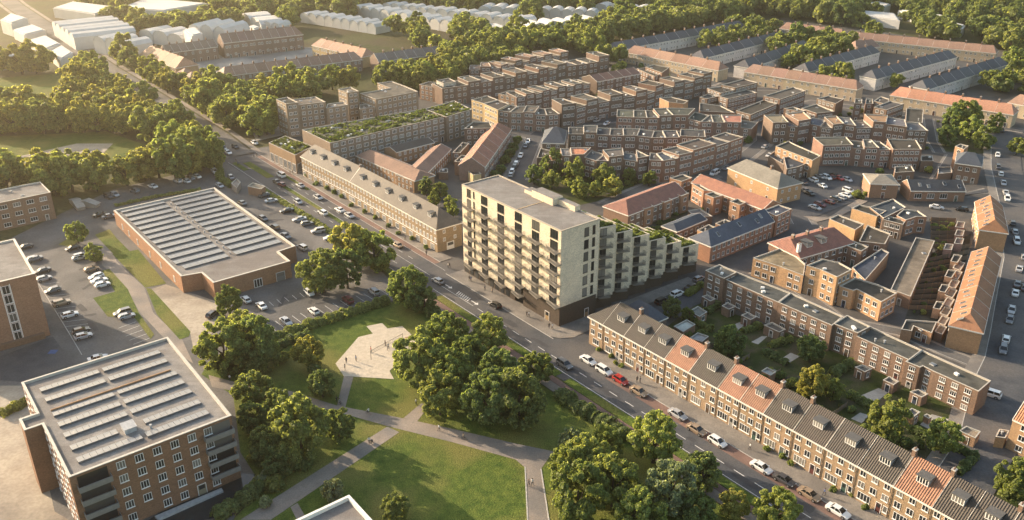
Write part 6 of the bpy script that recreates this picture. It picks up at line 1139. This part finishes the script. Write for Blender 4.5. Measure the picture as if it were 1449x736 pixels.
for (t, x, y, w, c, lab) in ((10, 1000, 330, 18, DEEP, 'dark shrub at the head of the footpath hedge'), (10, 540, 600, 0, DEEP, ''), ('h', 1120, 215, 18, OLIVE, 'low shrub bed at the end of the car park'), (10, 690, 60, 30, GOLD, 'golden shrub under the four boulevard trees'), (10, 330, 185, 14, DEEP, 'shrub beside the white car in the hall car park'), ('s', 1365, 540, 9, BRT, 'single bright sapling on the tower pavement'), (10, 60, 440, 10, (.25, .09, .06), 'reddish shrub at the parking hedge end'), (14, 60, 640, 22, BLUE, 'grey flowering shrub beside the diagonal path'), (14, 30, 560, 26, DEEP, 'dark shrub beside the dark water'), (10, 220, 470, 18, OLIVE, 'shrub left on the lawn beside the hedge'), (10, 150, 560, 22, OLIVE, 'shrub clump in front of the dark broad tree'), (10, 330, 640, 26, DEEP, 'dark shrub clump below the low loose tree'), ('e', 660, 290, 14, DEEP, 'dark shrub at the side street corner')):
    if w: bush(t, x, y, w, lab, c)
rs = random.Random(21)
def scatter(poly, n, r0, r1, lab, grp, cols):
    x0, x1 = min(p[0] for p in poly), max(p[0] for p in poly); y0, y1 = min(p[1] for p in poly), max(p[1] for p in poly); k = t = 0
    while k < n and t < n*30:
        t += 1; q = (rs.uniform(x0, x1), rs.uniform(y0, y1))
        if not inside(q, poly) or any(inside(q, f) for f in FOOT) or any(near_seg(q, rp, w_+r1*.7) for rp, w_ in ROADS): continue
        R = rs.uniform(r0, r1); put('shrub', BUSH[k % 4], None, (*q, R*.45), rs.uniform(0, 6), jit(rs.choice(cols), .2), lab, 'shrub', grp, scale=(R, R, R*rs.uniform(.8, 1.2))); k += 1
scatter([S(8, -13), S(104, -12), S(104, -27), S(8, -26)], 75, .6, 1.7, 'small green shrub in the back gardens behind the boulevard terrace', 'garden shrubs', (DEEP, OLIVE, DEEP, BRT))
scatter(WS(14, [(0, 280), (60, 200), (180, 150), (330, 420), (160, 560), (0, 640)]), 40, 1.0, 2.4, 'dark undergrowth shrub between the brick apartment block and the diagonal path', 'undergrowth shrubs', (DEEP, OLIVE, DEEP))
scatter(WS(9, [(1090, 560), (1300, 520), (1433, 640), (1380, 736), (1130, 640)]), 16, .8, 2.0, 'low shrub under the trees at the curved yard path', 'yard path shrubs', (DEEP, OLIVE))
scatter(WS('k', [(640, 20), (860, 30), (760, 520), (450, 540)]), 26, .5, 1.1, 'dark shrub in the black back gardens beside the garage block', 'black garden shrubs', (DEEP,))
scatter(WS('i', [(650, 430), (850, 440), (800, 700), (690, 700)]), 22, .5, 1.3, 'dark shrub in the upper black gardens beside the grey garage', 'upper black garden shrubs', (DEEP, OLIVE))
scatter([G(*p) for p in ((760, 190), (870, 150), (1070, 160), (1080, 200), (1000, 235), (780, 235))], 26, .8, 1.9, 'dark garden shrub between the middle rows of brick houses', 'middle row shrubs', (DEEP, OLIVE))
scatter([G(*p) for p in ((700, 130), (860, 85), (1010, 100), (990, 150), (880, 160), (740, 165))], 34, .9, 2.2, 'dark garden shrub between the stepped rows of brick houses', 'stepped row shrubs', (DEEP, OLIVE))
scatter([G(*p) for p in ((1090, 150), (1330, 150), (1330, 260), (1240, 300), (1100, 215))], 44, .8, 2.0, 'green garden shrub among the brick houses right of the side street', 'right quarter shrubs', (DEEP, OLIVE, BRT))
scatter([G(*p) for p in ((900, 290), (1010, 300), (990, 350), (930, 340))], 12, .7, 1.5, 'green shrub inside the courtyard behind the stepped wing', 'courtyard shrubs', (DEEP, OLIVE))
scatter(WS('d', [(60, 650), (500, 610), (1100, 640), (900, 700), (300, 690)]), 16, .8, 1.8, 'low shrub on the green between tower and front row', 'green shrubs', (DEEP, OLIVE))
# ------------------------------------------------------------------ cars
def car_meshes():
    out = []
    for k, (L, wd, H, roof0, roof1, base0, base1, hood) in enumerate(((4.2, .88, 1.46, -1.45, .30, -1.98, 1.12, .88), (4.6, .90, 1.44, -.95, .35, -1.55, 1.15, .88), (4.5, .92, 1.68, -1.85, .45, -2.1, 1.15, 1.0), (4.9, .96, 1.95, -2.2, 1.0, -2.35, 1.75, 1.1))):
        h = L/2; belt = hood+.08
        st = [(-h, .80, .42, .60, belt-.22), (-h+.1, .94, .30, .74, belt), (-h*.6, 1, .24, .80, belt+.02), (0, 1, .22, .80, belt), (base1-.1, 1, .22, .78, hood+.02), (h*.82, .96, .26, .68, hood-.08), (h-.1, .86, .30, .58, hood-.2), (h, .70, .40, .50, hood-.3)]
        m = MB(); R = []
        for x, w, zl, zb, zt in st:
            w *= wd; R.append([(x, -w*.94, zl), (x, -w, zb), (x, -w*.90, zt), (x, w*.90, zt), (x, w, zb), (x, w*.94, zl)])
        for a, b in zip(R, R[1:]):
            for i in range(5): m.face([a[i], a[i+1], b[i+1], b[i]][::-1])
            m.face([a[5], a[0], b[0], b[5]][::-1])
        m.face(R[0]); m.face(R[-1][::-1])
        rw_, bw = wd*.70, wd*.88; zt = H
        m.face([(roof0, -rw_, zt-.02), (roof1, -rw_, zt-.03), (roof1, rw_, zt-.03), (roof0, rw_, zt-.02)]); mid = (roof0+roof1)/2
        for s in (-1, 1):                                        # pillars
            for xr, xb in ((roof0, base0), (roof1, base1), (mid, mid-.05)): m.tube((xb, s*bw, belt-.03), (xr, s*rw_, zt-.03), .055, .05, 4, cap=False)
            m.box(roof1+.55, roof1+.78, s*wd*1.0-.09, s*wd*1.0+.09, belt-.0, belt+.13)
        for x in (h*.63, -h*.60):                                # wheel arches
            for s in (-1, 1): m.tube((x, s*(wd-.10), .34), (x, s*(wd+.004), .34), .40, .40, 12, 1)
        body = m.build('body', ['car_paint', 'rubber'])
        g = MB(); B0, B1 = [(base0+.04, -bw, belt-.02), (base1, -bw, belt-.02), (base1, bw, belt-.02), (base0+.04, bw, belt-.02)], [(roof0, -rw_, zt-.05), (roof1, -rw_, zt-.05), (roof1, rw_, zt-.05), (roof0, rw_, zt-.05)]
        for i in range(4): g.face([B0[i], B0[(i+1) % 4], B1[(i+1) % 4], B1[i]])
        glass = g.build('window', 'car_glass')
        m = MB(); m.tube((0, -.1, 0), (0, .1, 0), .32, .32, 12, 0); m.tube((0, -.115, 0), (0, .115, 0), .20, .20, 8, 1); wh = m.build('wheel', ['rubber', 'rim'])
        m = MB(); m.box(-.05, .05, -.16, .16, -.07, .07); hl = m.build('headlight', 'lamp_white'); m = MB(); m.box(-.05, .05, -.14, .14, -.08, .08); tl = m.build('tail_light', 'lamp_red')
        out.append((body, glass, wh, hl, tl, h, wd, hood))
    return out
CARS = car_meshes()
CC = {'white': (.78, .77, .74), 'silver': (.42, .42, .42), 'grey': (.17, .17, .175), 'black': (.02, .02, .022), 'red': (.38, .025, .02), 'dark red': (.14, .015, .018), 'blue': (.04, .07, .16), 'tan': (.30, .22, .15), 'dark grey': (.065, .065, .07)}
KN = ('hatchback', 'saloon car', 'estate car', 'van')
def heading(t, p, dv):
    a, b = W(t, p), W(t, (p[0]+dv[0], p[1]+dv[1])); return atan2(b[1]-a[1], b[0]-a[0])
def car(X, Y, ang, col, kind, label, group=None):
    body, glass, wh, hl, tl, h, wd, hood = CARS[kind]; d = depth(X, Y); c = CC[col]; k = 1.06
    root = thing('parked_car' if group != 'moving' else 'driving_car', label, 'van' if kind == 3 else 'car', (X, Y, .06), ang, None if group == 'moving' else group); root.scale = (k, k, k)
    put('body', body, root, col=c); put('window', glass, root)
    if d < 470:
        for x in (h*.63, -h*.60):
            for s in (-1, 1): put('wheel', wh, root, (x, s*(wd-.06), .33))
    if d < 300:
        for s in (-1, 1): put('headlight', hl, root, (h-.09, s*wd*.62, hood-.26)); put('tail_light', tl, root, (-h+.04, s*wd*.66, hood-.18))
    return root
rc = random.Random(5)
def lot(t, pts, dv, where, group, cols=None, kinds=None, flip=True):
    for i, p in enumerate(pts):
        col = cols[i % len(cols)] if cols else rc.choice(('white', 'silver', 'grey', 'grey', 'black', 'white', 'dark grey')); kind = kinds[i % len(kinds)] if kinds else rc.choice((0, 0, 1, 2, 1))
        a = dv(i) if callable(dv) else heading(t, p, dv); X, Y = W(t, p)
        car(X, Y, a+(pi if flip and rc.random() < .5 else 0)+rc.uniform(-.03, .03), col, kind, f'{col} {KN[kind]}, {ORD[i]} {where}', group)
lot('v', [(300, 55), (365, 155), (380, 222), (455, 322), (530, 432), (600, 532), (695, 668), (715, 715), (840, 905)], (150, -42), 'from the top in the left bays beside the edge block', 'cars in the left bays', ['grey', 'dark grey', 'silver', 'grey', 'tan', 'white', 'black', 'silver', 'silver'])
lot('v', [(680, 45), (785, 142), (825, 205), (850, 240), (878, 275), (1050, 515), (1085, 545)], (150, -42), 'from the top in the bays beside the curved lawn', 'cars in the lawn bays', ['silver', 'tan', 'white', 'white', 'white', 'grey', 'silver'])
lot(5, [(140, 665), (190, 730), (400, 672), (445, 718)], (150, -42), 'near the round tree in the left car park', 'cars by the round tree', ['dark grey', 'silver', 'black', 'white'])
lot(5, [(597, 388), (630, 378), (740, 358), (838, 332), (975, 303), (1022, 303), (1045, 290), (1078, 278)], (50, 20), 'from the left along the wood edge', 'cars along the wood edge', ['dark grey', 'silver', 'grey', 'white', 'silver', 'white', 'grey', 'white'])
lot(5, [(600, 497), (548, 488)], (60, -12), 'near the back left corner of the brick hall', 'cars by the hall corner', ['grey', 'black'])
lot('Z3', [(985, 100), (1028, 132), (1120, 190), (1195, 242), (1240, 268)], (100, -18), 'from the far end in the boulevard side bays', 'cars in the boulevard bays', ['dark grey', 'silver', 'black', 'silver', 'grey'])
lot(6, [(350, 578), (420, 617)], (100, -18), 'at the near end of the boulevard side bays', 'cars at the near end of the boulevard bays', ['silver', 'white'])
lot('Z3', [(720, 42), (852, 145), (978, 238), (1048, 292), (1112, 342), (1212, 412)], (45, 25), 'from the far end along the brick hall side', 'cars along the hall side', ['silver', 'grey', 'grey', 'dark grey', 'grey', 'silver'])
lot('x', [(168, 402), (302, 455), (710, 342)], (65, 60), 'from the left along the inner row of the hall car park', 'inner row of the hall car park', ['white', 'white', 'white'], [0, 1, 0])
lot('x', [(515, 590), (748, 500), (1040, 405), (1262, 335)], (75, 60), 'from the left in the bays by the parking hedge', 'bays by the parking hedge', ['silver', 'white', 'dark red', 'silver'], [1, 0, 2, 2])
lot('q', [(145, 512), (285, 562)], (40, 40), 'at the car park entrance near the kiosk', 'cars at the car park entrance', ['white', 'grey'])
def along(i): return atan2(BU[1], BU[0])
lot(6, [(252, 328), (350, 393), (468, 462), (520, 492), (785, 655)], along, 'from the far end driving in front of the yellow terrace', 'moving', ['silver', 'silver', 'white', 'silver', 'tan'])
lot(6, [(148, 272), (125, 308), (375, 478), (240, 417), (150, 322)], along, 'on the lanes beside the median near the green-roofed shop', 'moving', ['white', 'black', 'white', 'silver', 'dark red'], [3, 1, 2, 0, 0])
lot('s', [(600, 362), (1088, 568)], along, 'on the boulevard in front of the tower', 'moving', ['silver', 'black'], [0, 0])
lot('Z4', [(50, 380), (142, 440), (237, 495), (342, 560), (567, 694)], along, 'from the tower end parked before the boulevard terrace', 'cars before the boulevard terrace', ['white', 'white', 'red', 'tan', 'silver'], [1, 2, 0, 1, 1], False)
lot(15, [(1027, 252), (1142, 318), (1382, 460)], along, 'after the silver car parked before the boulevard terrace', 'cars before the boulevard terrace', ['tan', 'white', 'white'], [1, 0, 1], False)
lot(16, [(112, 528), (250, 608), (408, 700)], along, 'at the bottom right end parked before the boulevard terrace', 'cars before the boulevard terrace', ['dark grey', 'tan', 'white'], [1, 1, 1], False)
lot(11, [(305, 615)], along, 'driving past the grass verge opposite the tower corner', 'moving', ['grey'], [2])
lot('q', [(190, 278), (220, 312), (485, 265), (320, 300), (260, 348)], along, 'near the boulevard junction by the tan apartments', 'moving', ['white', 'silver', 'white', 'black', 'white'])
lot('u', [(700, 475), (612, 408), (270, 208), (570, 385)], lambda i: atan2(-.76, .65), 'from the near end on the hazy far road', 'moving', ['white', 'dark grey', 'white', 'silver'])
lot('i', [(1225, -10), (1248, 50), (1270, 128), (1288, 208), (1302, 262), (1345, 470), (1365, 545), (1382, 628)], (30, 130), 'from the far end along the right street', 'cars along the right street', ['dark grey', 'white', 'silver', 'silver', 'white', 'dark grey', 'silver', 'white'], None)
lot('k', [(1405, 138), (1388, 268), (1370, 345), (1338, 490), (1322, 572), (1290, 740), (1265, 830)], (-25, 130), 'down the near half of the right street', 'cars down the right street', ['silver', 'grey', 'white', 'silver', 'grey', 'white', 'grey'])
lot('k', [(1449, 300), (1449, 40)], (-25, 130), 'on the far side of the right street', 'cars across the right street', ['dark grey', 'silver'])
lot(11, [(740, 303), (838, 268), (922, 228), (1000, 188), (1040, 145)], (95, -42), 'from the hipped corner house along the wing street', 'cars along the wing street', ['white', 'black', 'white', 'dark grey', 'grey'], [0, 2, 2, 1, 0], False)
lot('h', [(725, 102), (785, 72), (842, 82), (640, 122), (800, 150), (665, 195), (690, 215)], (60, 30), 'in the left row of the red-roof car park', 'left row of the inner car park', ['white', 'silver', 'white', 'dark grey', 'white', 'grey', 'black'])
lot('h', [(742, 338), (785, 312), (862, 288), (920, 268), (960, 252), (1000, 232), (1028, 195)], (80, 28), 'from near end, front row of the inner car park', 'front row of the inner car park', ['silver', 'dark red', 'dark red', 'black', 'silver', 'white', 'white'])
lot('h', [(880, 78), (948, 85), (1015, 98), (905, 62)], (60, 25), 'at the back of the inner car park below the brown row', 'back row of the inner car park', ['dark red', 'red', 'silver', 'black'])
lot('o', [(1130, 372), (1108, 412), (1068, 495), (1030, 565), (1018, 590), (992, 640), (985, 660)], (45, -95), 'from the far end in the street beside the clipped shrubs', 'cars in the shrub street', ['white', 'grey', 'white', 'white', 'dark grey', 'white', 'silver'])
lot('d', [(715, 162), (632, 135)], (40, -20), 'at the corner of the straight middle row', 'cars by the middle row', ['white', 'silver'])
lot('e', [(368, 588), (470, 545), (840, 432), (800, 360)], (100, -50), 'along the side street bend', 'cars at the side street bend', ['white', 'grey', 'white', 'silver'], [3, 0, 1, 0])
lot('i', [(700, 335), (915, 352)], (80, 10), 'on the garden lane behind the blue pentagon roof', 'cars on the garden lane', ['white', 'black'])
lot('f', [(1395, 552), (1430, 340)], (10, 60), 'beside the green at the right street', 'cars by the green', ['white', 'dark grey'])
lot('m', [(1330, 605)], (60, 20), 'behind the right end block of the flat terrace', 'cars behind the flat terrace', ['white'])
lot('w', [(610, 285)], (40, -30), 'beside the conical tree in front of the brick hall', 'cars by the conical tree', ['dark grey'])
# ------------------------------------------------------------------ people and bicycles
def person_mesh(pose):
    J = {'hip': (0, 0, .93, .125), 'chest': (0, .01, 1.28, .15), 'neck': (0, .015, 1.47, .06), 'head': (0, .03, 1.57, .085), 'top': (0, .03, 1.68, .075)}
    E_ = [('hip', 'chest'), ('chest', 'neck'), ('neck', 'head'), ('head', 'top')]
    fw = {'walk': .22, 'stand': .03, 'ride': 0}[pose]
    for s, n in ((-1, 'l'), (1, 'r')):
        f = fw*s
        if pose == 'ride': kn, an, el, wr = (s*.10, .34, .78-.08*s), (s*.10, .22, .42-.12*s), (s*.26, .22, 1.12), (s*.22, .48, 1.02)
        else: kn, an, el, wr = (s*.10, f*.7, .50), (s*.10, f*.9, .09), (s*.25, -f*.4, 1.12), (s*.26, -f*.6+.06, .88)
        J['t'+n] = (s*.10, 0, .86, .09); J['k'+n] = (*kn, .06); J['a'+n] = (*an, .042); J['f'+n] = (an[0], an[1]+.16, an[2]-.05, .038)
        J['s'+n] = (s*.19, .01, 1.39, .062); J['e'+n] = (*el, .045); J['w'+n] = (*wr, .033); J['h'+n] = (wr[0], wr[1]+.03, wr[2]-.09, .036)
        E_ += [('hip', 't'+n), ('t'+n, 'k'+n), ('k'+n, 'a'+n), ('a'+n, 'f'+n), ('chest', 's'+n), ('s'+n, 'e'+n), ('e'+n, 'w'+n), ('w'+n, 'h'+n)]
    keys = list(J); me = bpy.data.meshes.new('person'); me.from_pydata([J[k][:3] for k in keys], [(keys.index(a), keys.index(b)) for a, b in E_], [])
    o = bpy.data.objects.new('person_rig', me); COL.objects.link(o); sk = o.modifiers.new('skin', 'SKIN'); sk.use_smooth_shade = True; o.modifiers.new('sub', 'SUBSURF').levels = 1; o.modifiers['sub'].render_levels = 1
    for i, k in enumerate(keys): me.skin_vertices[0].data[i].radius = (J[k][3],)*2; me.skin_vertices[0].data[i].use_root = (k == 'hip')
    dg = bpy.context.evaluated_depsgraph_get(); dg.update(); r = bpy.data.meshes.new_from_object(o.evaluated_get(dg)); bpy.data.objects.remove(o)
    r.name = 'person'; r.materials.clear()
    for mm in ('cloth', 'trousers', 'skin', 'rubber'): r.materials.append(MATS[mm])
    for p in r.polygons:
        c = p.center; z = c[2]
        p.material_index = 2 if z > 1.46 or (abs(c[0]) > .19 and z < 1.05 and z > .7) else 0 if z > .93 else 1 if z > .1 else 3
        if pose == 'ride' and c[1] > .40 and z > .9: p.material_index = 2
    return r
PM = {k: person_mesh(k) for k in ('walk', 'stand', 'ride')}
hv, hf = blob((0, .0, 1.63), np.array((.105, .115, .12)), np.random.default_rng(1), 10); hm = bpy.data.meshes.new('hair'); hm.from_pydata([tuple(v) for v in hv], [], [tuple(f) for f in hf]); hm.materials.append(MATS['hair'])
SH = {'white': (.7, .68, .64), 'black': (.03, .03, .035), 'blue': (.08, .12, .25), 'red': (.4, .06, .05), 'grey': (.2, .2, .2), 'tan': (.4, .3, .2)}
def person(X, Y, ang, shirt, pose, label, group=None, z=0.0):
    o = put('person', PM[pose], None, (X, Y, z), ang, SH[shirt], label, 'person', group, scale=(1.08, 1.08, 1.08)); put('hair', hm, o)
def ring(m, c, R, r, n=16):
    for i in range(n):
        a, b = 2*pi*i/n, 2*pi*(i+1)/n; m.tube((c[0], c[1]+R*cos(a), c[2]+R*sin(a)), (c[0], c[1]+R*cos(b), c[2]+R*sin(b)), r, r, 4, cap=False)
def bike_meshes():
    m = MB(); ring(m, (0, 0, 0), .33, .022); 
    for k in range(6): a = pi*k/3; m.tube((0, 0, 0), (0, .32*cos(a), .32*sin(a)), .006, .006, 3, cap=False)
    wh = m.build('wheel', 'rubber'); m = MB()
    for p, q in (((0, -.5, .34), (0, -.05, .36)), ((0, -.05, .36), (0, -.2, .85)), ((0, -.2, .82), (0, .38, .86)), ((0, -.05, .36), (0, .38, .84)), ((0, .36, .95), (0, .53, .34)), ((0, -.5, .34), (0, -.19, .8))): m.tube(p, q, .022, .022, 5)
    fr = m.build('frame', 'dark_metal'); m = MB(); m.tube((-.27, .36, .98), (.27, .36, .98), .018, .018, 5); m.tube((0, .36, .9), (0, .36, .98), .02, .02, 5); hb = m.build('handlebar', 'grey_metal'); m = MB(); m.box(-.07, .07, -.34, -.08, .86, .91); sd = m.build('saddle', 'rubber')
    return wh, fr, hb, sd
BM = bike_meshes()
def bicycle(X, Y, ang, label, z=0.0):
    o = thing('bicycle', label, 'bicycle', (X, Y, z), ang); put('wheel', BM[0], o, (0, -.5, .34)); put('wheel', BM[0], o, (0, .53, .34)); put('frame', BM[1], o); put('handlebar', BM[2], o); put('saddle', BM[3], o)
def folk(t, p, lab, shirt='black', pose='walk', ang=None, z=.06): X, Y = W(t, p); person(X, Y, ang if ang is not None else rc.uniform(0, 6.28), shirt, pose, lab, z=z); return X, Y
for t, p, lab, sh in (('s', (688, 240), 'person in white walking at the far tower corner, left of the pair', 'white'), ('s', (702, 238), 'person in black walking at the far tower corner, right of the pair', 'black'), ('s', (870, 350), 'person in black before the tower shopfronts, left of the first pair', 'black'), ('s', (884, 354), 'person in blue before the tower shopfronts, right of the first pair', 'blue'), ('s', (1002, 428), 'person in grey standing alone before the tower shopfronts', 'grey'), ('s', (1066, 455), 'person in tan standing before the dark tower recess', 'tan'), ('s', (1360, 655), 'person in black beside the sapling, left of the pair', 'black'), ('s', (1378, 658), 'person in white beside the sapling, right of the pair', 'white'),
    ('Z2', (420, 692), 'person in black at the near tower corner, left of the pair', 'black'), ('Z2', (434, 694), 'person in white at the near tower corner, right of the pair', 'white'), ('Z4', (332, 498), 'person in black walking before the boulevard terrace, left of the pair', 'black'), ('Z4', (350, 500), 'person in grey walking before the boulevard terrace, right of the pair', 'grey'), (15, (1320, 352), 'person in white beside the front shrubs of the boulevard terrace', 'white'), (16, (332, 602), 'person in blue beside the parked tan car before the terrace', 'blue'), ('s', (503, 132), 'person in black at the end of the yellow terrace', 'black'),
    ('q', (480, 385), 'person in grey crossing near the green-roofed shop, left of two', 'grey'), ('q', (505, 383), 'person in black crossing near the green-roofed shop, right of two', 'black'), ('q', (328, 425), 'person in black waiting on the median, left of the pair', 'black'), ('q', (345, 452), 'person in blue waiting on the median, right of the pair', 'blue'), ('q', (628, 380), 'person in red by the green-roofed shop, first from the left', 'red'), ('q', (662, 405), 'person in black by the green-roofed shop, second from the left', 'black'), ('q', (790, 522), 'person in tan by the green-roofed shop corner, left of the pair', 'tan'), ('q', (812, 526), 'person in black by the green-roofed shop corner, right of the pair', 'black'), ('r', (768, 512), 'person in black beside a shrub in front of the yellow terrace', 'black'), ('r', (925, 605), 'person in grey walking in front of the yellow terrace', 'grey'),
    (14, (453, 95), 'person in black on the park path by the sand court branch', 'black'), (14, (1012, 248), 'person in white walking on the main park path', 'white'), (14, (630, 318), 'person in white with a pushchair on the diagonal path', 'white'), (14, (887, 105), 'person in white under the front grove tree', 'white'), (15, (110, 552), 'person in black on the bottom park path, left of the pair', 'black'), (15, (128, 548), 'person in white on the bottom park path, right of the pair', 'white'), (9, (1262, 695), 'person in white on the dirt path by the bright tree', 'white'), ('w', (590, 318), 'person in black beside the conical tree yard', 'black')):
    folk(t, p, lab, sh)
for i, p in enumerate(((505, 600), (498, 638), (558, 588), (640, 540), (735, 520), (718, 505))): folk(10, p, f'volleyball player on the sand court, {ORD[i]} from the left', ('black', 'grey', 'blue', 'red', 'white', 'black')[i], 'stand', z=.1)
for t, p, lab, dv, sh in ((14, (472, 108), 'at the sand court branch of the park path', (60, 20), 'grey'), (14, (624, 156), 'in the middle of the main park path', (-60, -20), 'white'), (14, (1150, 298), 'on the main park path right of the fork', (60, 18), 'tan'), (15, (358, 65), 'on the red bicycle path above the hedge', (40, 30), 'grey'), (15, (580, 208), 'on the red bicycle path beside the shrub hedge', (40, 30), 'black')):
    X, Y = W(t, p); a = heading(t, p, dv)-pi/2; bicycle(X, Y, a, 'dark bicycle being ridden '+lab, .06); person(X+sin(a)*.18, Y-cos(a)*.18, a, sh, 'ride', f'person in {sh} riding a bicycle '+lab, z=.06)
# pushchair
m = MB(); m.box(-.22, .22, -.3, .3, .35, .62); m.box(-.22, .22, -.32, -.26, .62, .98); cx, cy = W(14, (643, 312)); o = thing('pushchair', 'dark pushchair pushed along the diagonal park path', 'pushchair', (cx, cy, .06), .5); put('seat', m.build('seat', 'trousers'), o)
m = MB(); m.tube((-.03, 0, 0), (.03, 0, 0), .12, .12, 8); wm = m.build('wheel', 'rubber')
for x in (-.24, .24):
    for y in (-.25, .28): put('wheel', wm, o, (x, y, .12))
m = MB(); m.tube((-.2, -.3, .9), (-.2, -.55, 1.02), .015); m.tube((.2, -.3, .9), (.2, -.55, 1.02), .015); m.tube((-.2, -.55, 1.02), (.2, -.55, 1.02), .015); put('handle', m.build('handle', 'grey_metal'), o)
# volleyball net
p0, p1 = W(10, (640, 578)), W(10, (815, 482)); cx, cy = centroid([p0, p1]); o = thing('volleyball_net', 'long volleyball net on thin posts across the sand court', 'net', (cx, cy, .1))
for k in (0, .5, 1): q = lerp(p0, p1, k); m = MB(); m.tube((q[0]-cx, q[1]-cy, 0), (q[0]-cx, q[1]-cy, 2.6), .06, .05, 6); put('post', m.build('post', 'dark_metal'), o)
m = MB(); n = 60
m.tube((p0[0]-cx, p0[1]-cy, 2.5), (p1[0]-cx, p1[1]-cy, 2.5), .05, .05, 4); m.tube((p0[0]-cx, p0[1]-cy, 1.6), (p1[0]-cx, p1[1]-cy, 1.6), .03, .03, 4)
for k in range(n): q = lerp(p0, p1, k/n); m.tube((q[0]-cx, q[1]-cy, 1.6), (q[0]-cx, q[1]-cy, 2.5), .01, .01, 3, cap=False)
put('netting', m.build('netting', 'dark_metal'), o)
p = W(10, (850, 462)); m = MB(); m.box(-1.2, 1.2, -.2, .2, .42, .5); m.box(-1.0, -.85, -.18, .18, 0, .42); m.box(.85, 1.0, -.18, .18, 0, .42); put('bench', m.build('bench', 'timber'), None, (*p, .1), .4, label='low timber bench at the top right edge of the sand court', cat='bench')
# ------------------------------------------------------------------ air, sun, sky, camera
HAZE = 0.00027
def haze():
    m = bpy.data.materials.new('haze'); m.use_nodes = True; nt = m.node_tree; nt.nodes.clear(); o = nt.nodes.new('ShaderNodeOutputMaterial'); v = nt.nodes.new('ShaderNodeVolumePrincipled')
    v.inputs['Color'].default_value = (1, .90, .72, 1); v.inputs['Density'].default_value = HAZE; v.inputs['Anisotropy'].default_value = .85; nt.links.new(v.outputs[0], o.inputs['Volume'])
    MATS['haze'] = m; b = MB(); b.box(-3600, 3600, -450, 5100, -1.5, 124); put('haze', b.build('haze', 'haze'), kind='stuff', label='thin golden evening haze over the whole town', cat='haze')
haze()
SEL, SAZ = radians(18.8), radians(149.5)
sd = bpy.data.lights.new('sun', 'SUN'); sd.energy = 5.0; sd.angle = radians(.6); sd.color = (1.0, .80, .58)
so = bpy.data.objects.new('sun', sd); COL.objects.link(so)
from mathutils import Vector
so.rotation_euler = Vector((cos(SEL)*cos(SAZ), cos(SEL)*sin(SAZ), sin(SEL))).to_track_quat('Z', 'Y').to_euler(); so.location = (-200, 200, 300)
w = bpy.data.worlds.new('World'); SC.world = w; w.use_nodes = True; nt = w.node_tree; bg = nt.nodes['Background']; sk = nt.nodes.new('ShaderNodeTexSky'); sk.sky_type = 'NISHITA'; sk.sun_disc = False
sk.sun_elevation = SEL; sk.sun_rotation = radians(90)-SAZ; sk.air_density = 1.4; sk.dust_density = 3.0; nt.links.new(sk.outputs[0], bg.inputs[0]); bg.inputs[1].default_value = .15
cd = bpy.data.cameras.new('camera'); co = bpy.data.objects.new('camera', cd); COL.objects.link(co); co.location = (0, 0, CAM_H); co.rotation_euler = (radians(90)-CAM_T, 0, 0)
cd.sensor_width = 36; cd.lens = 36*CAM_F/1449; cd.clip_start = 1; cd.clip_end = 9000; SC.camera = co
SC.view_settings.view_transform = 'Standard'; SC.view_settings.look = 'None'; SC.view_settings.gamma = 1; SC.view_settings.exposure = 1.12; SC.view_settings.use_curve_mapping = False
SC.cycles.max_bounces = 5; SC.cycles.diffuse_bounces = 2; SC.cycles.glossy_bounces = 2; SC.cycles.transmission_bounces = 3; SC.cycles.volume_bounces = 0; SC.cycles.use_denoising = True
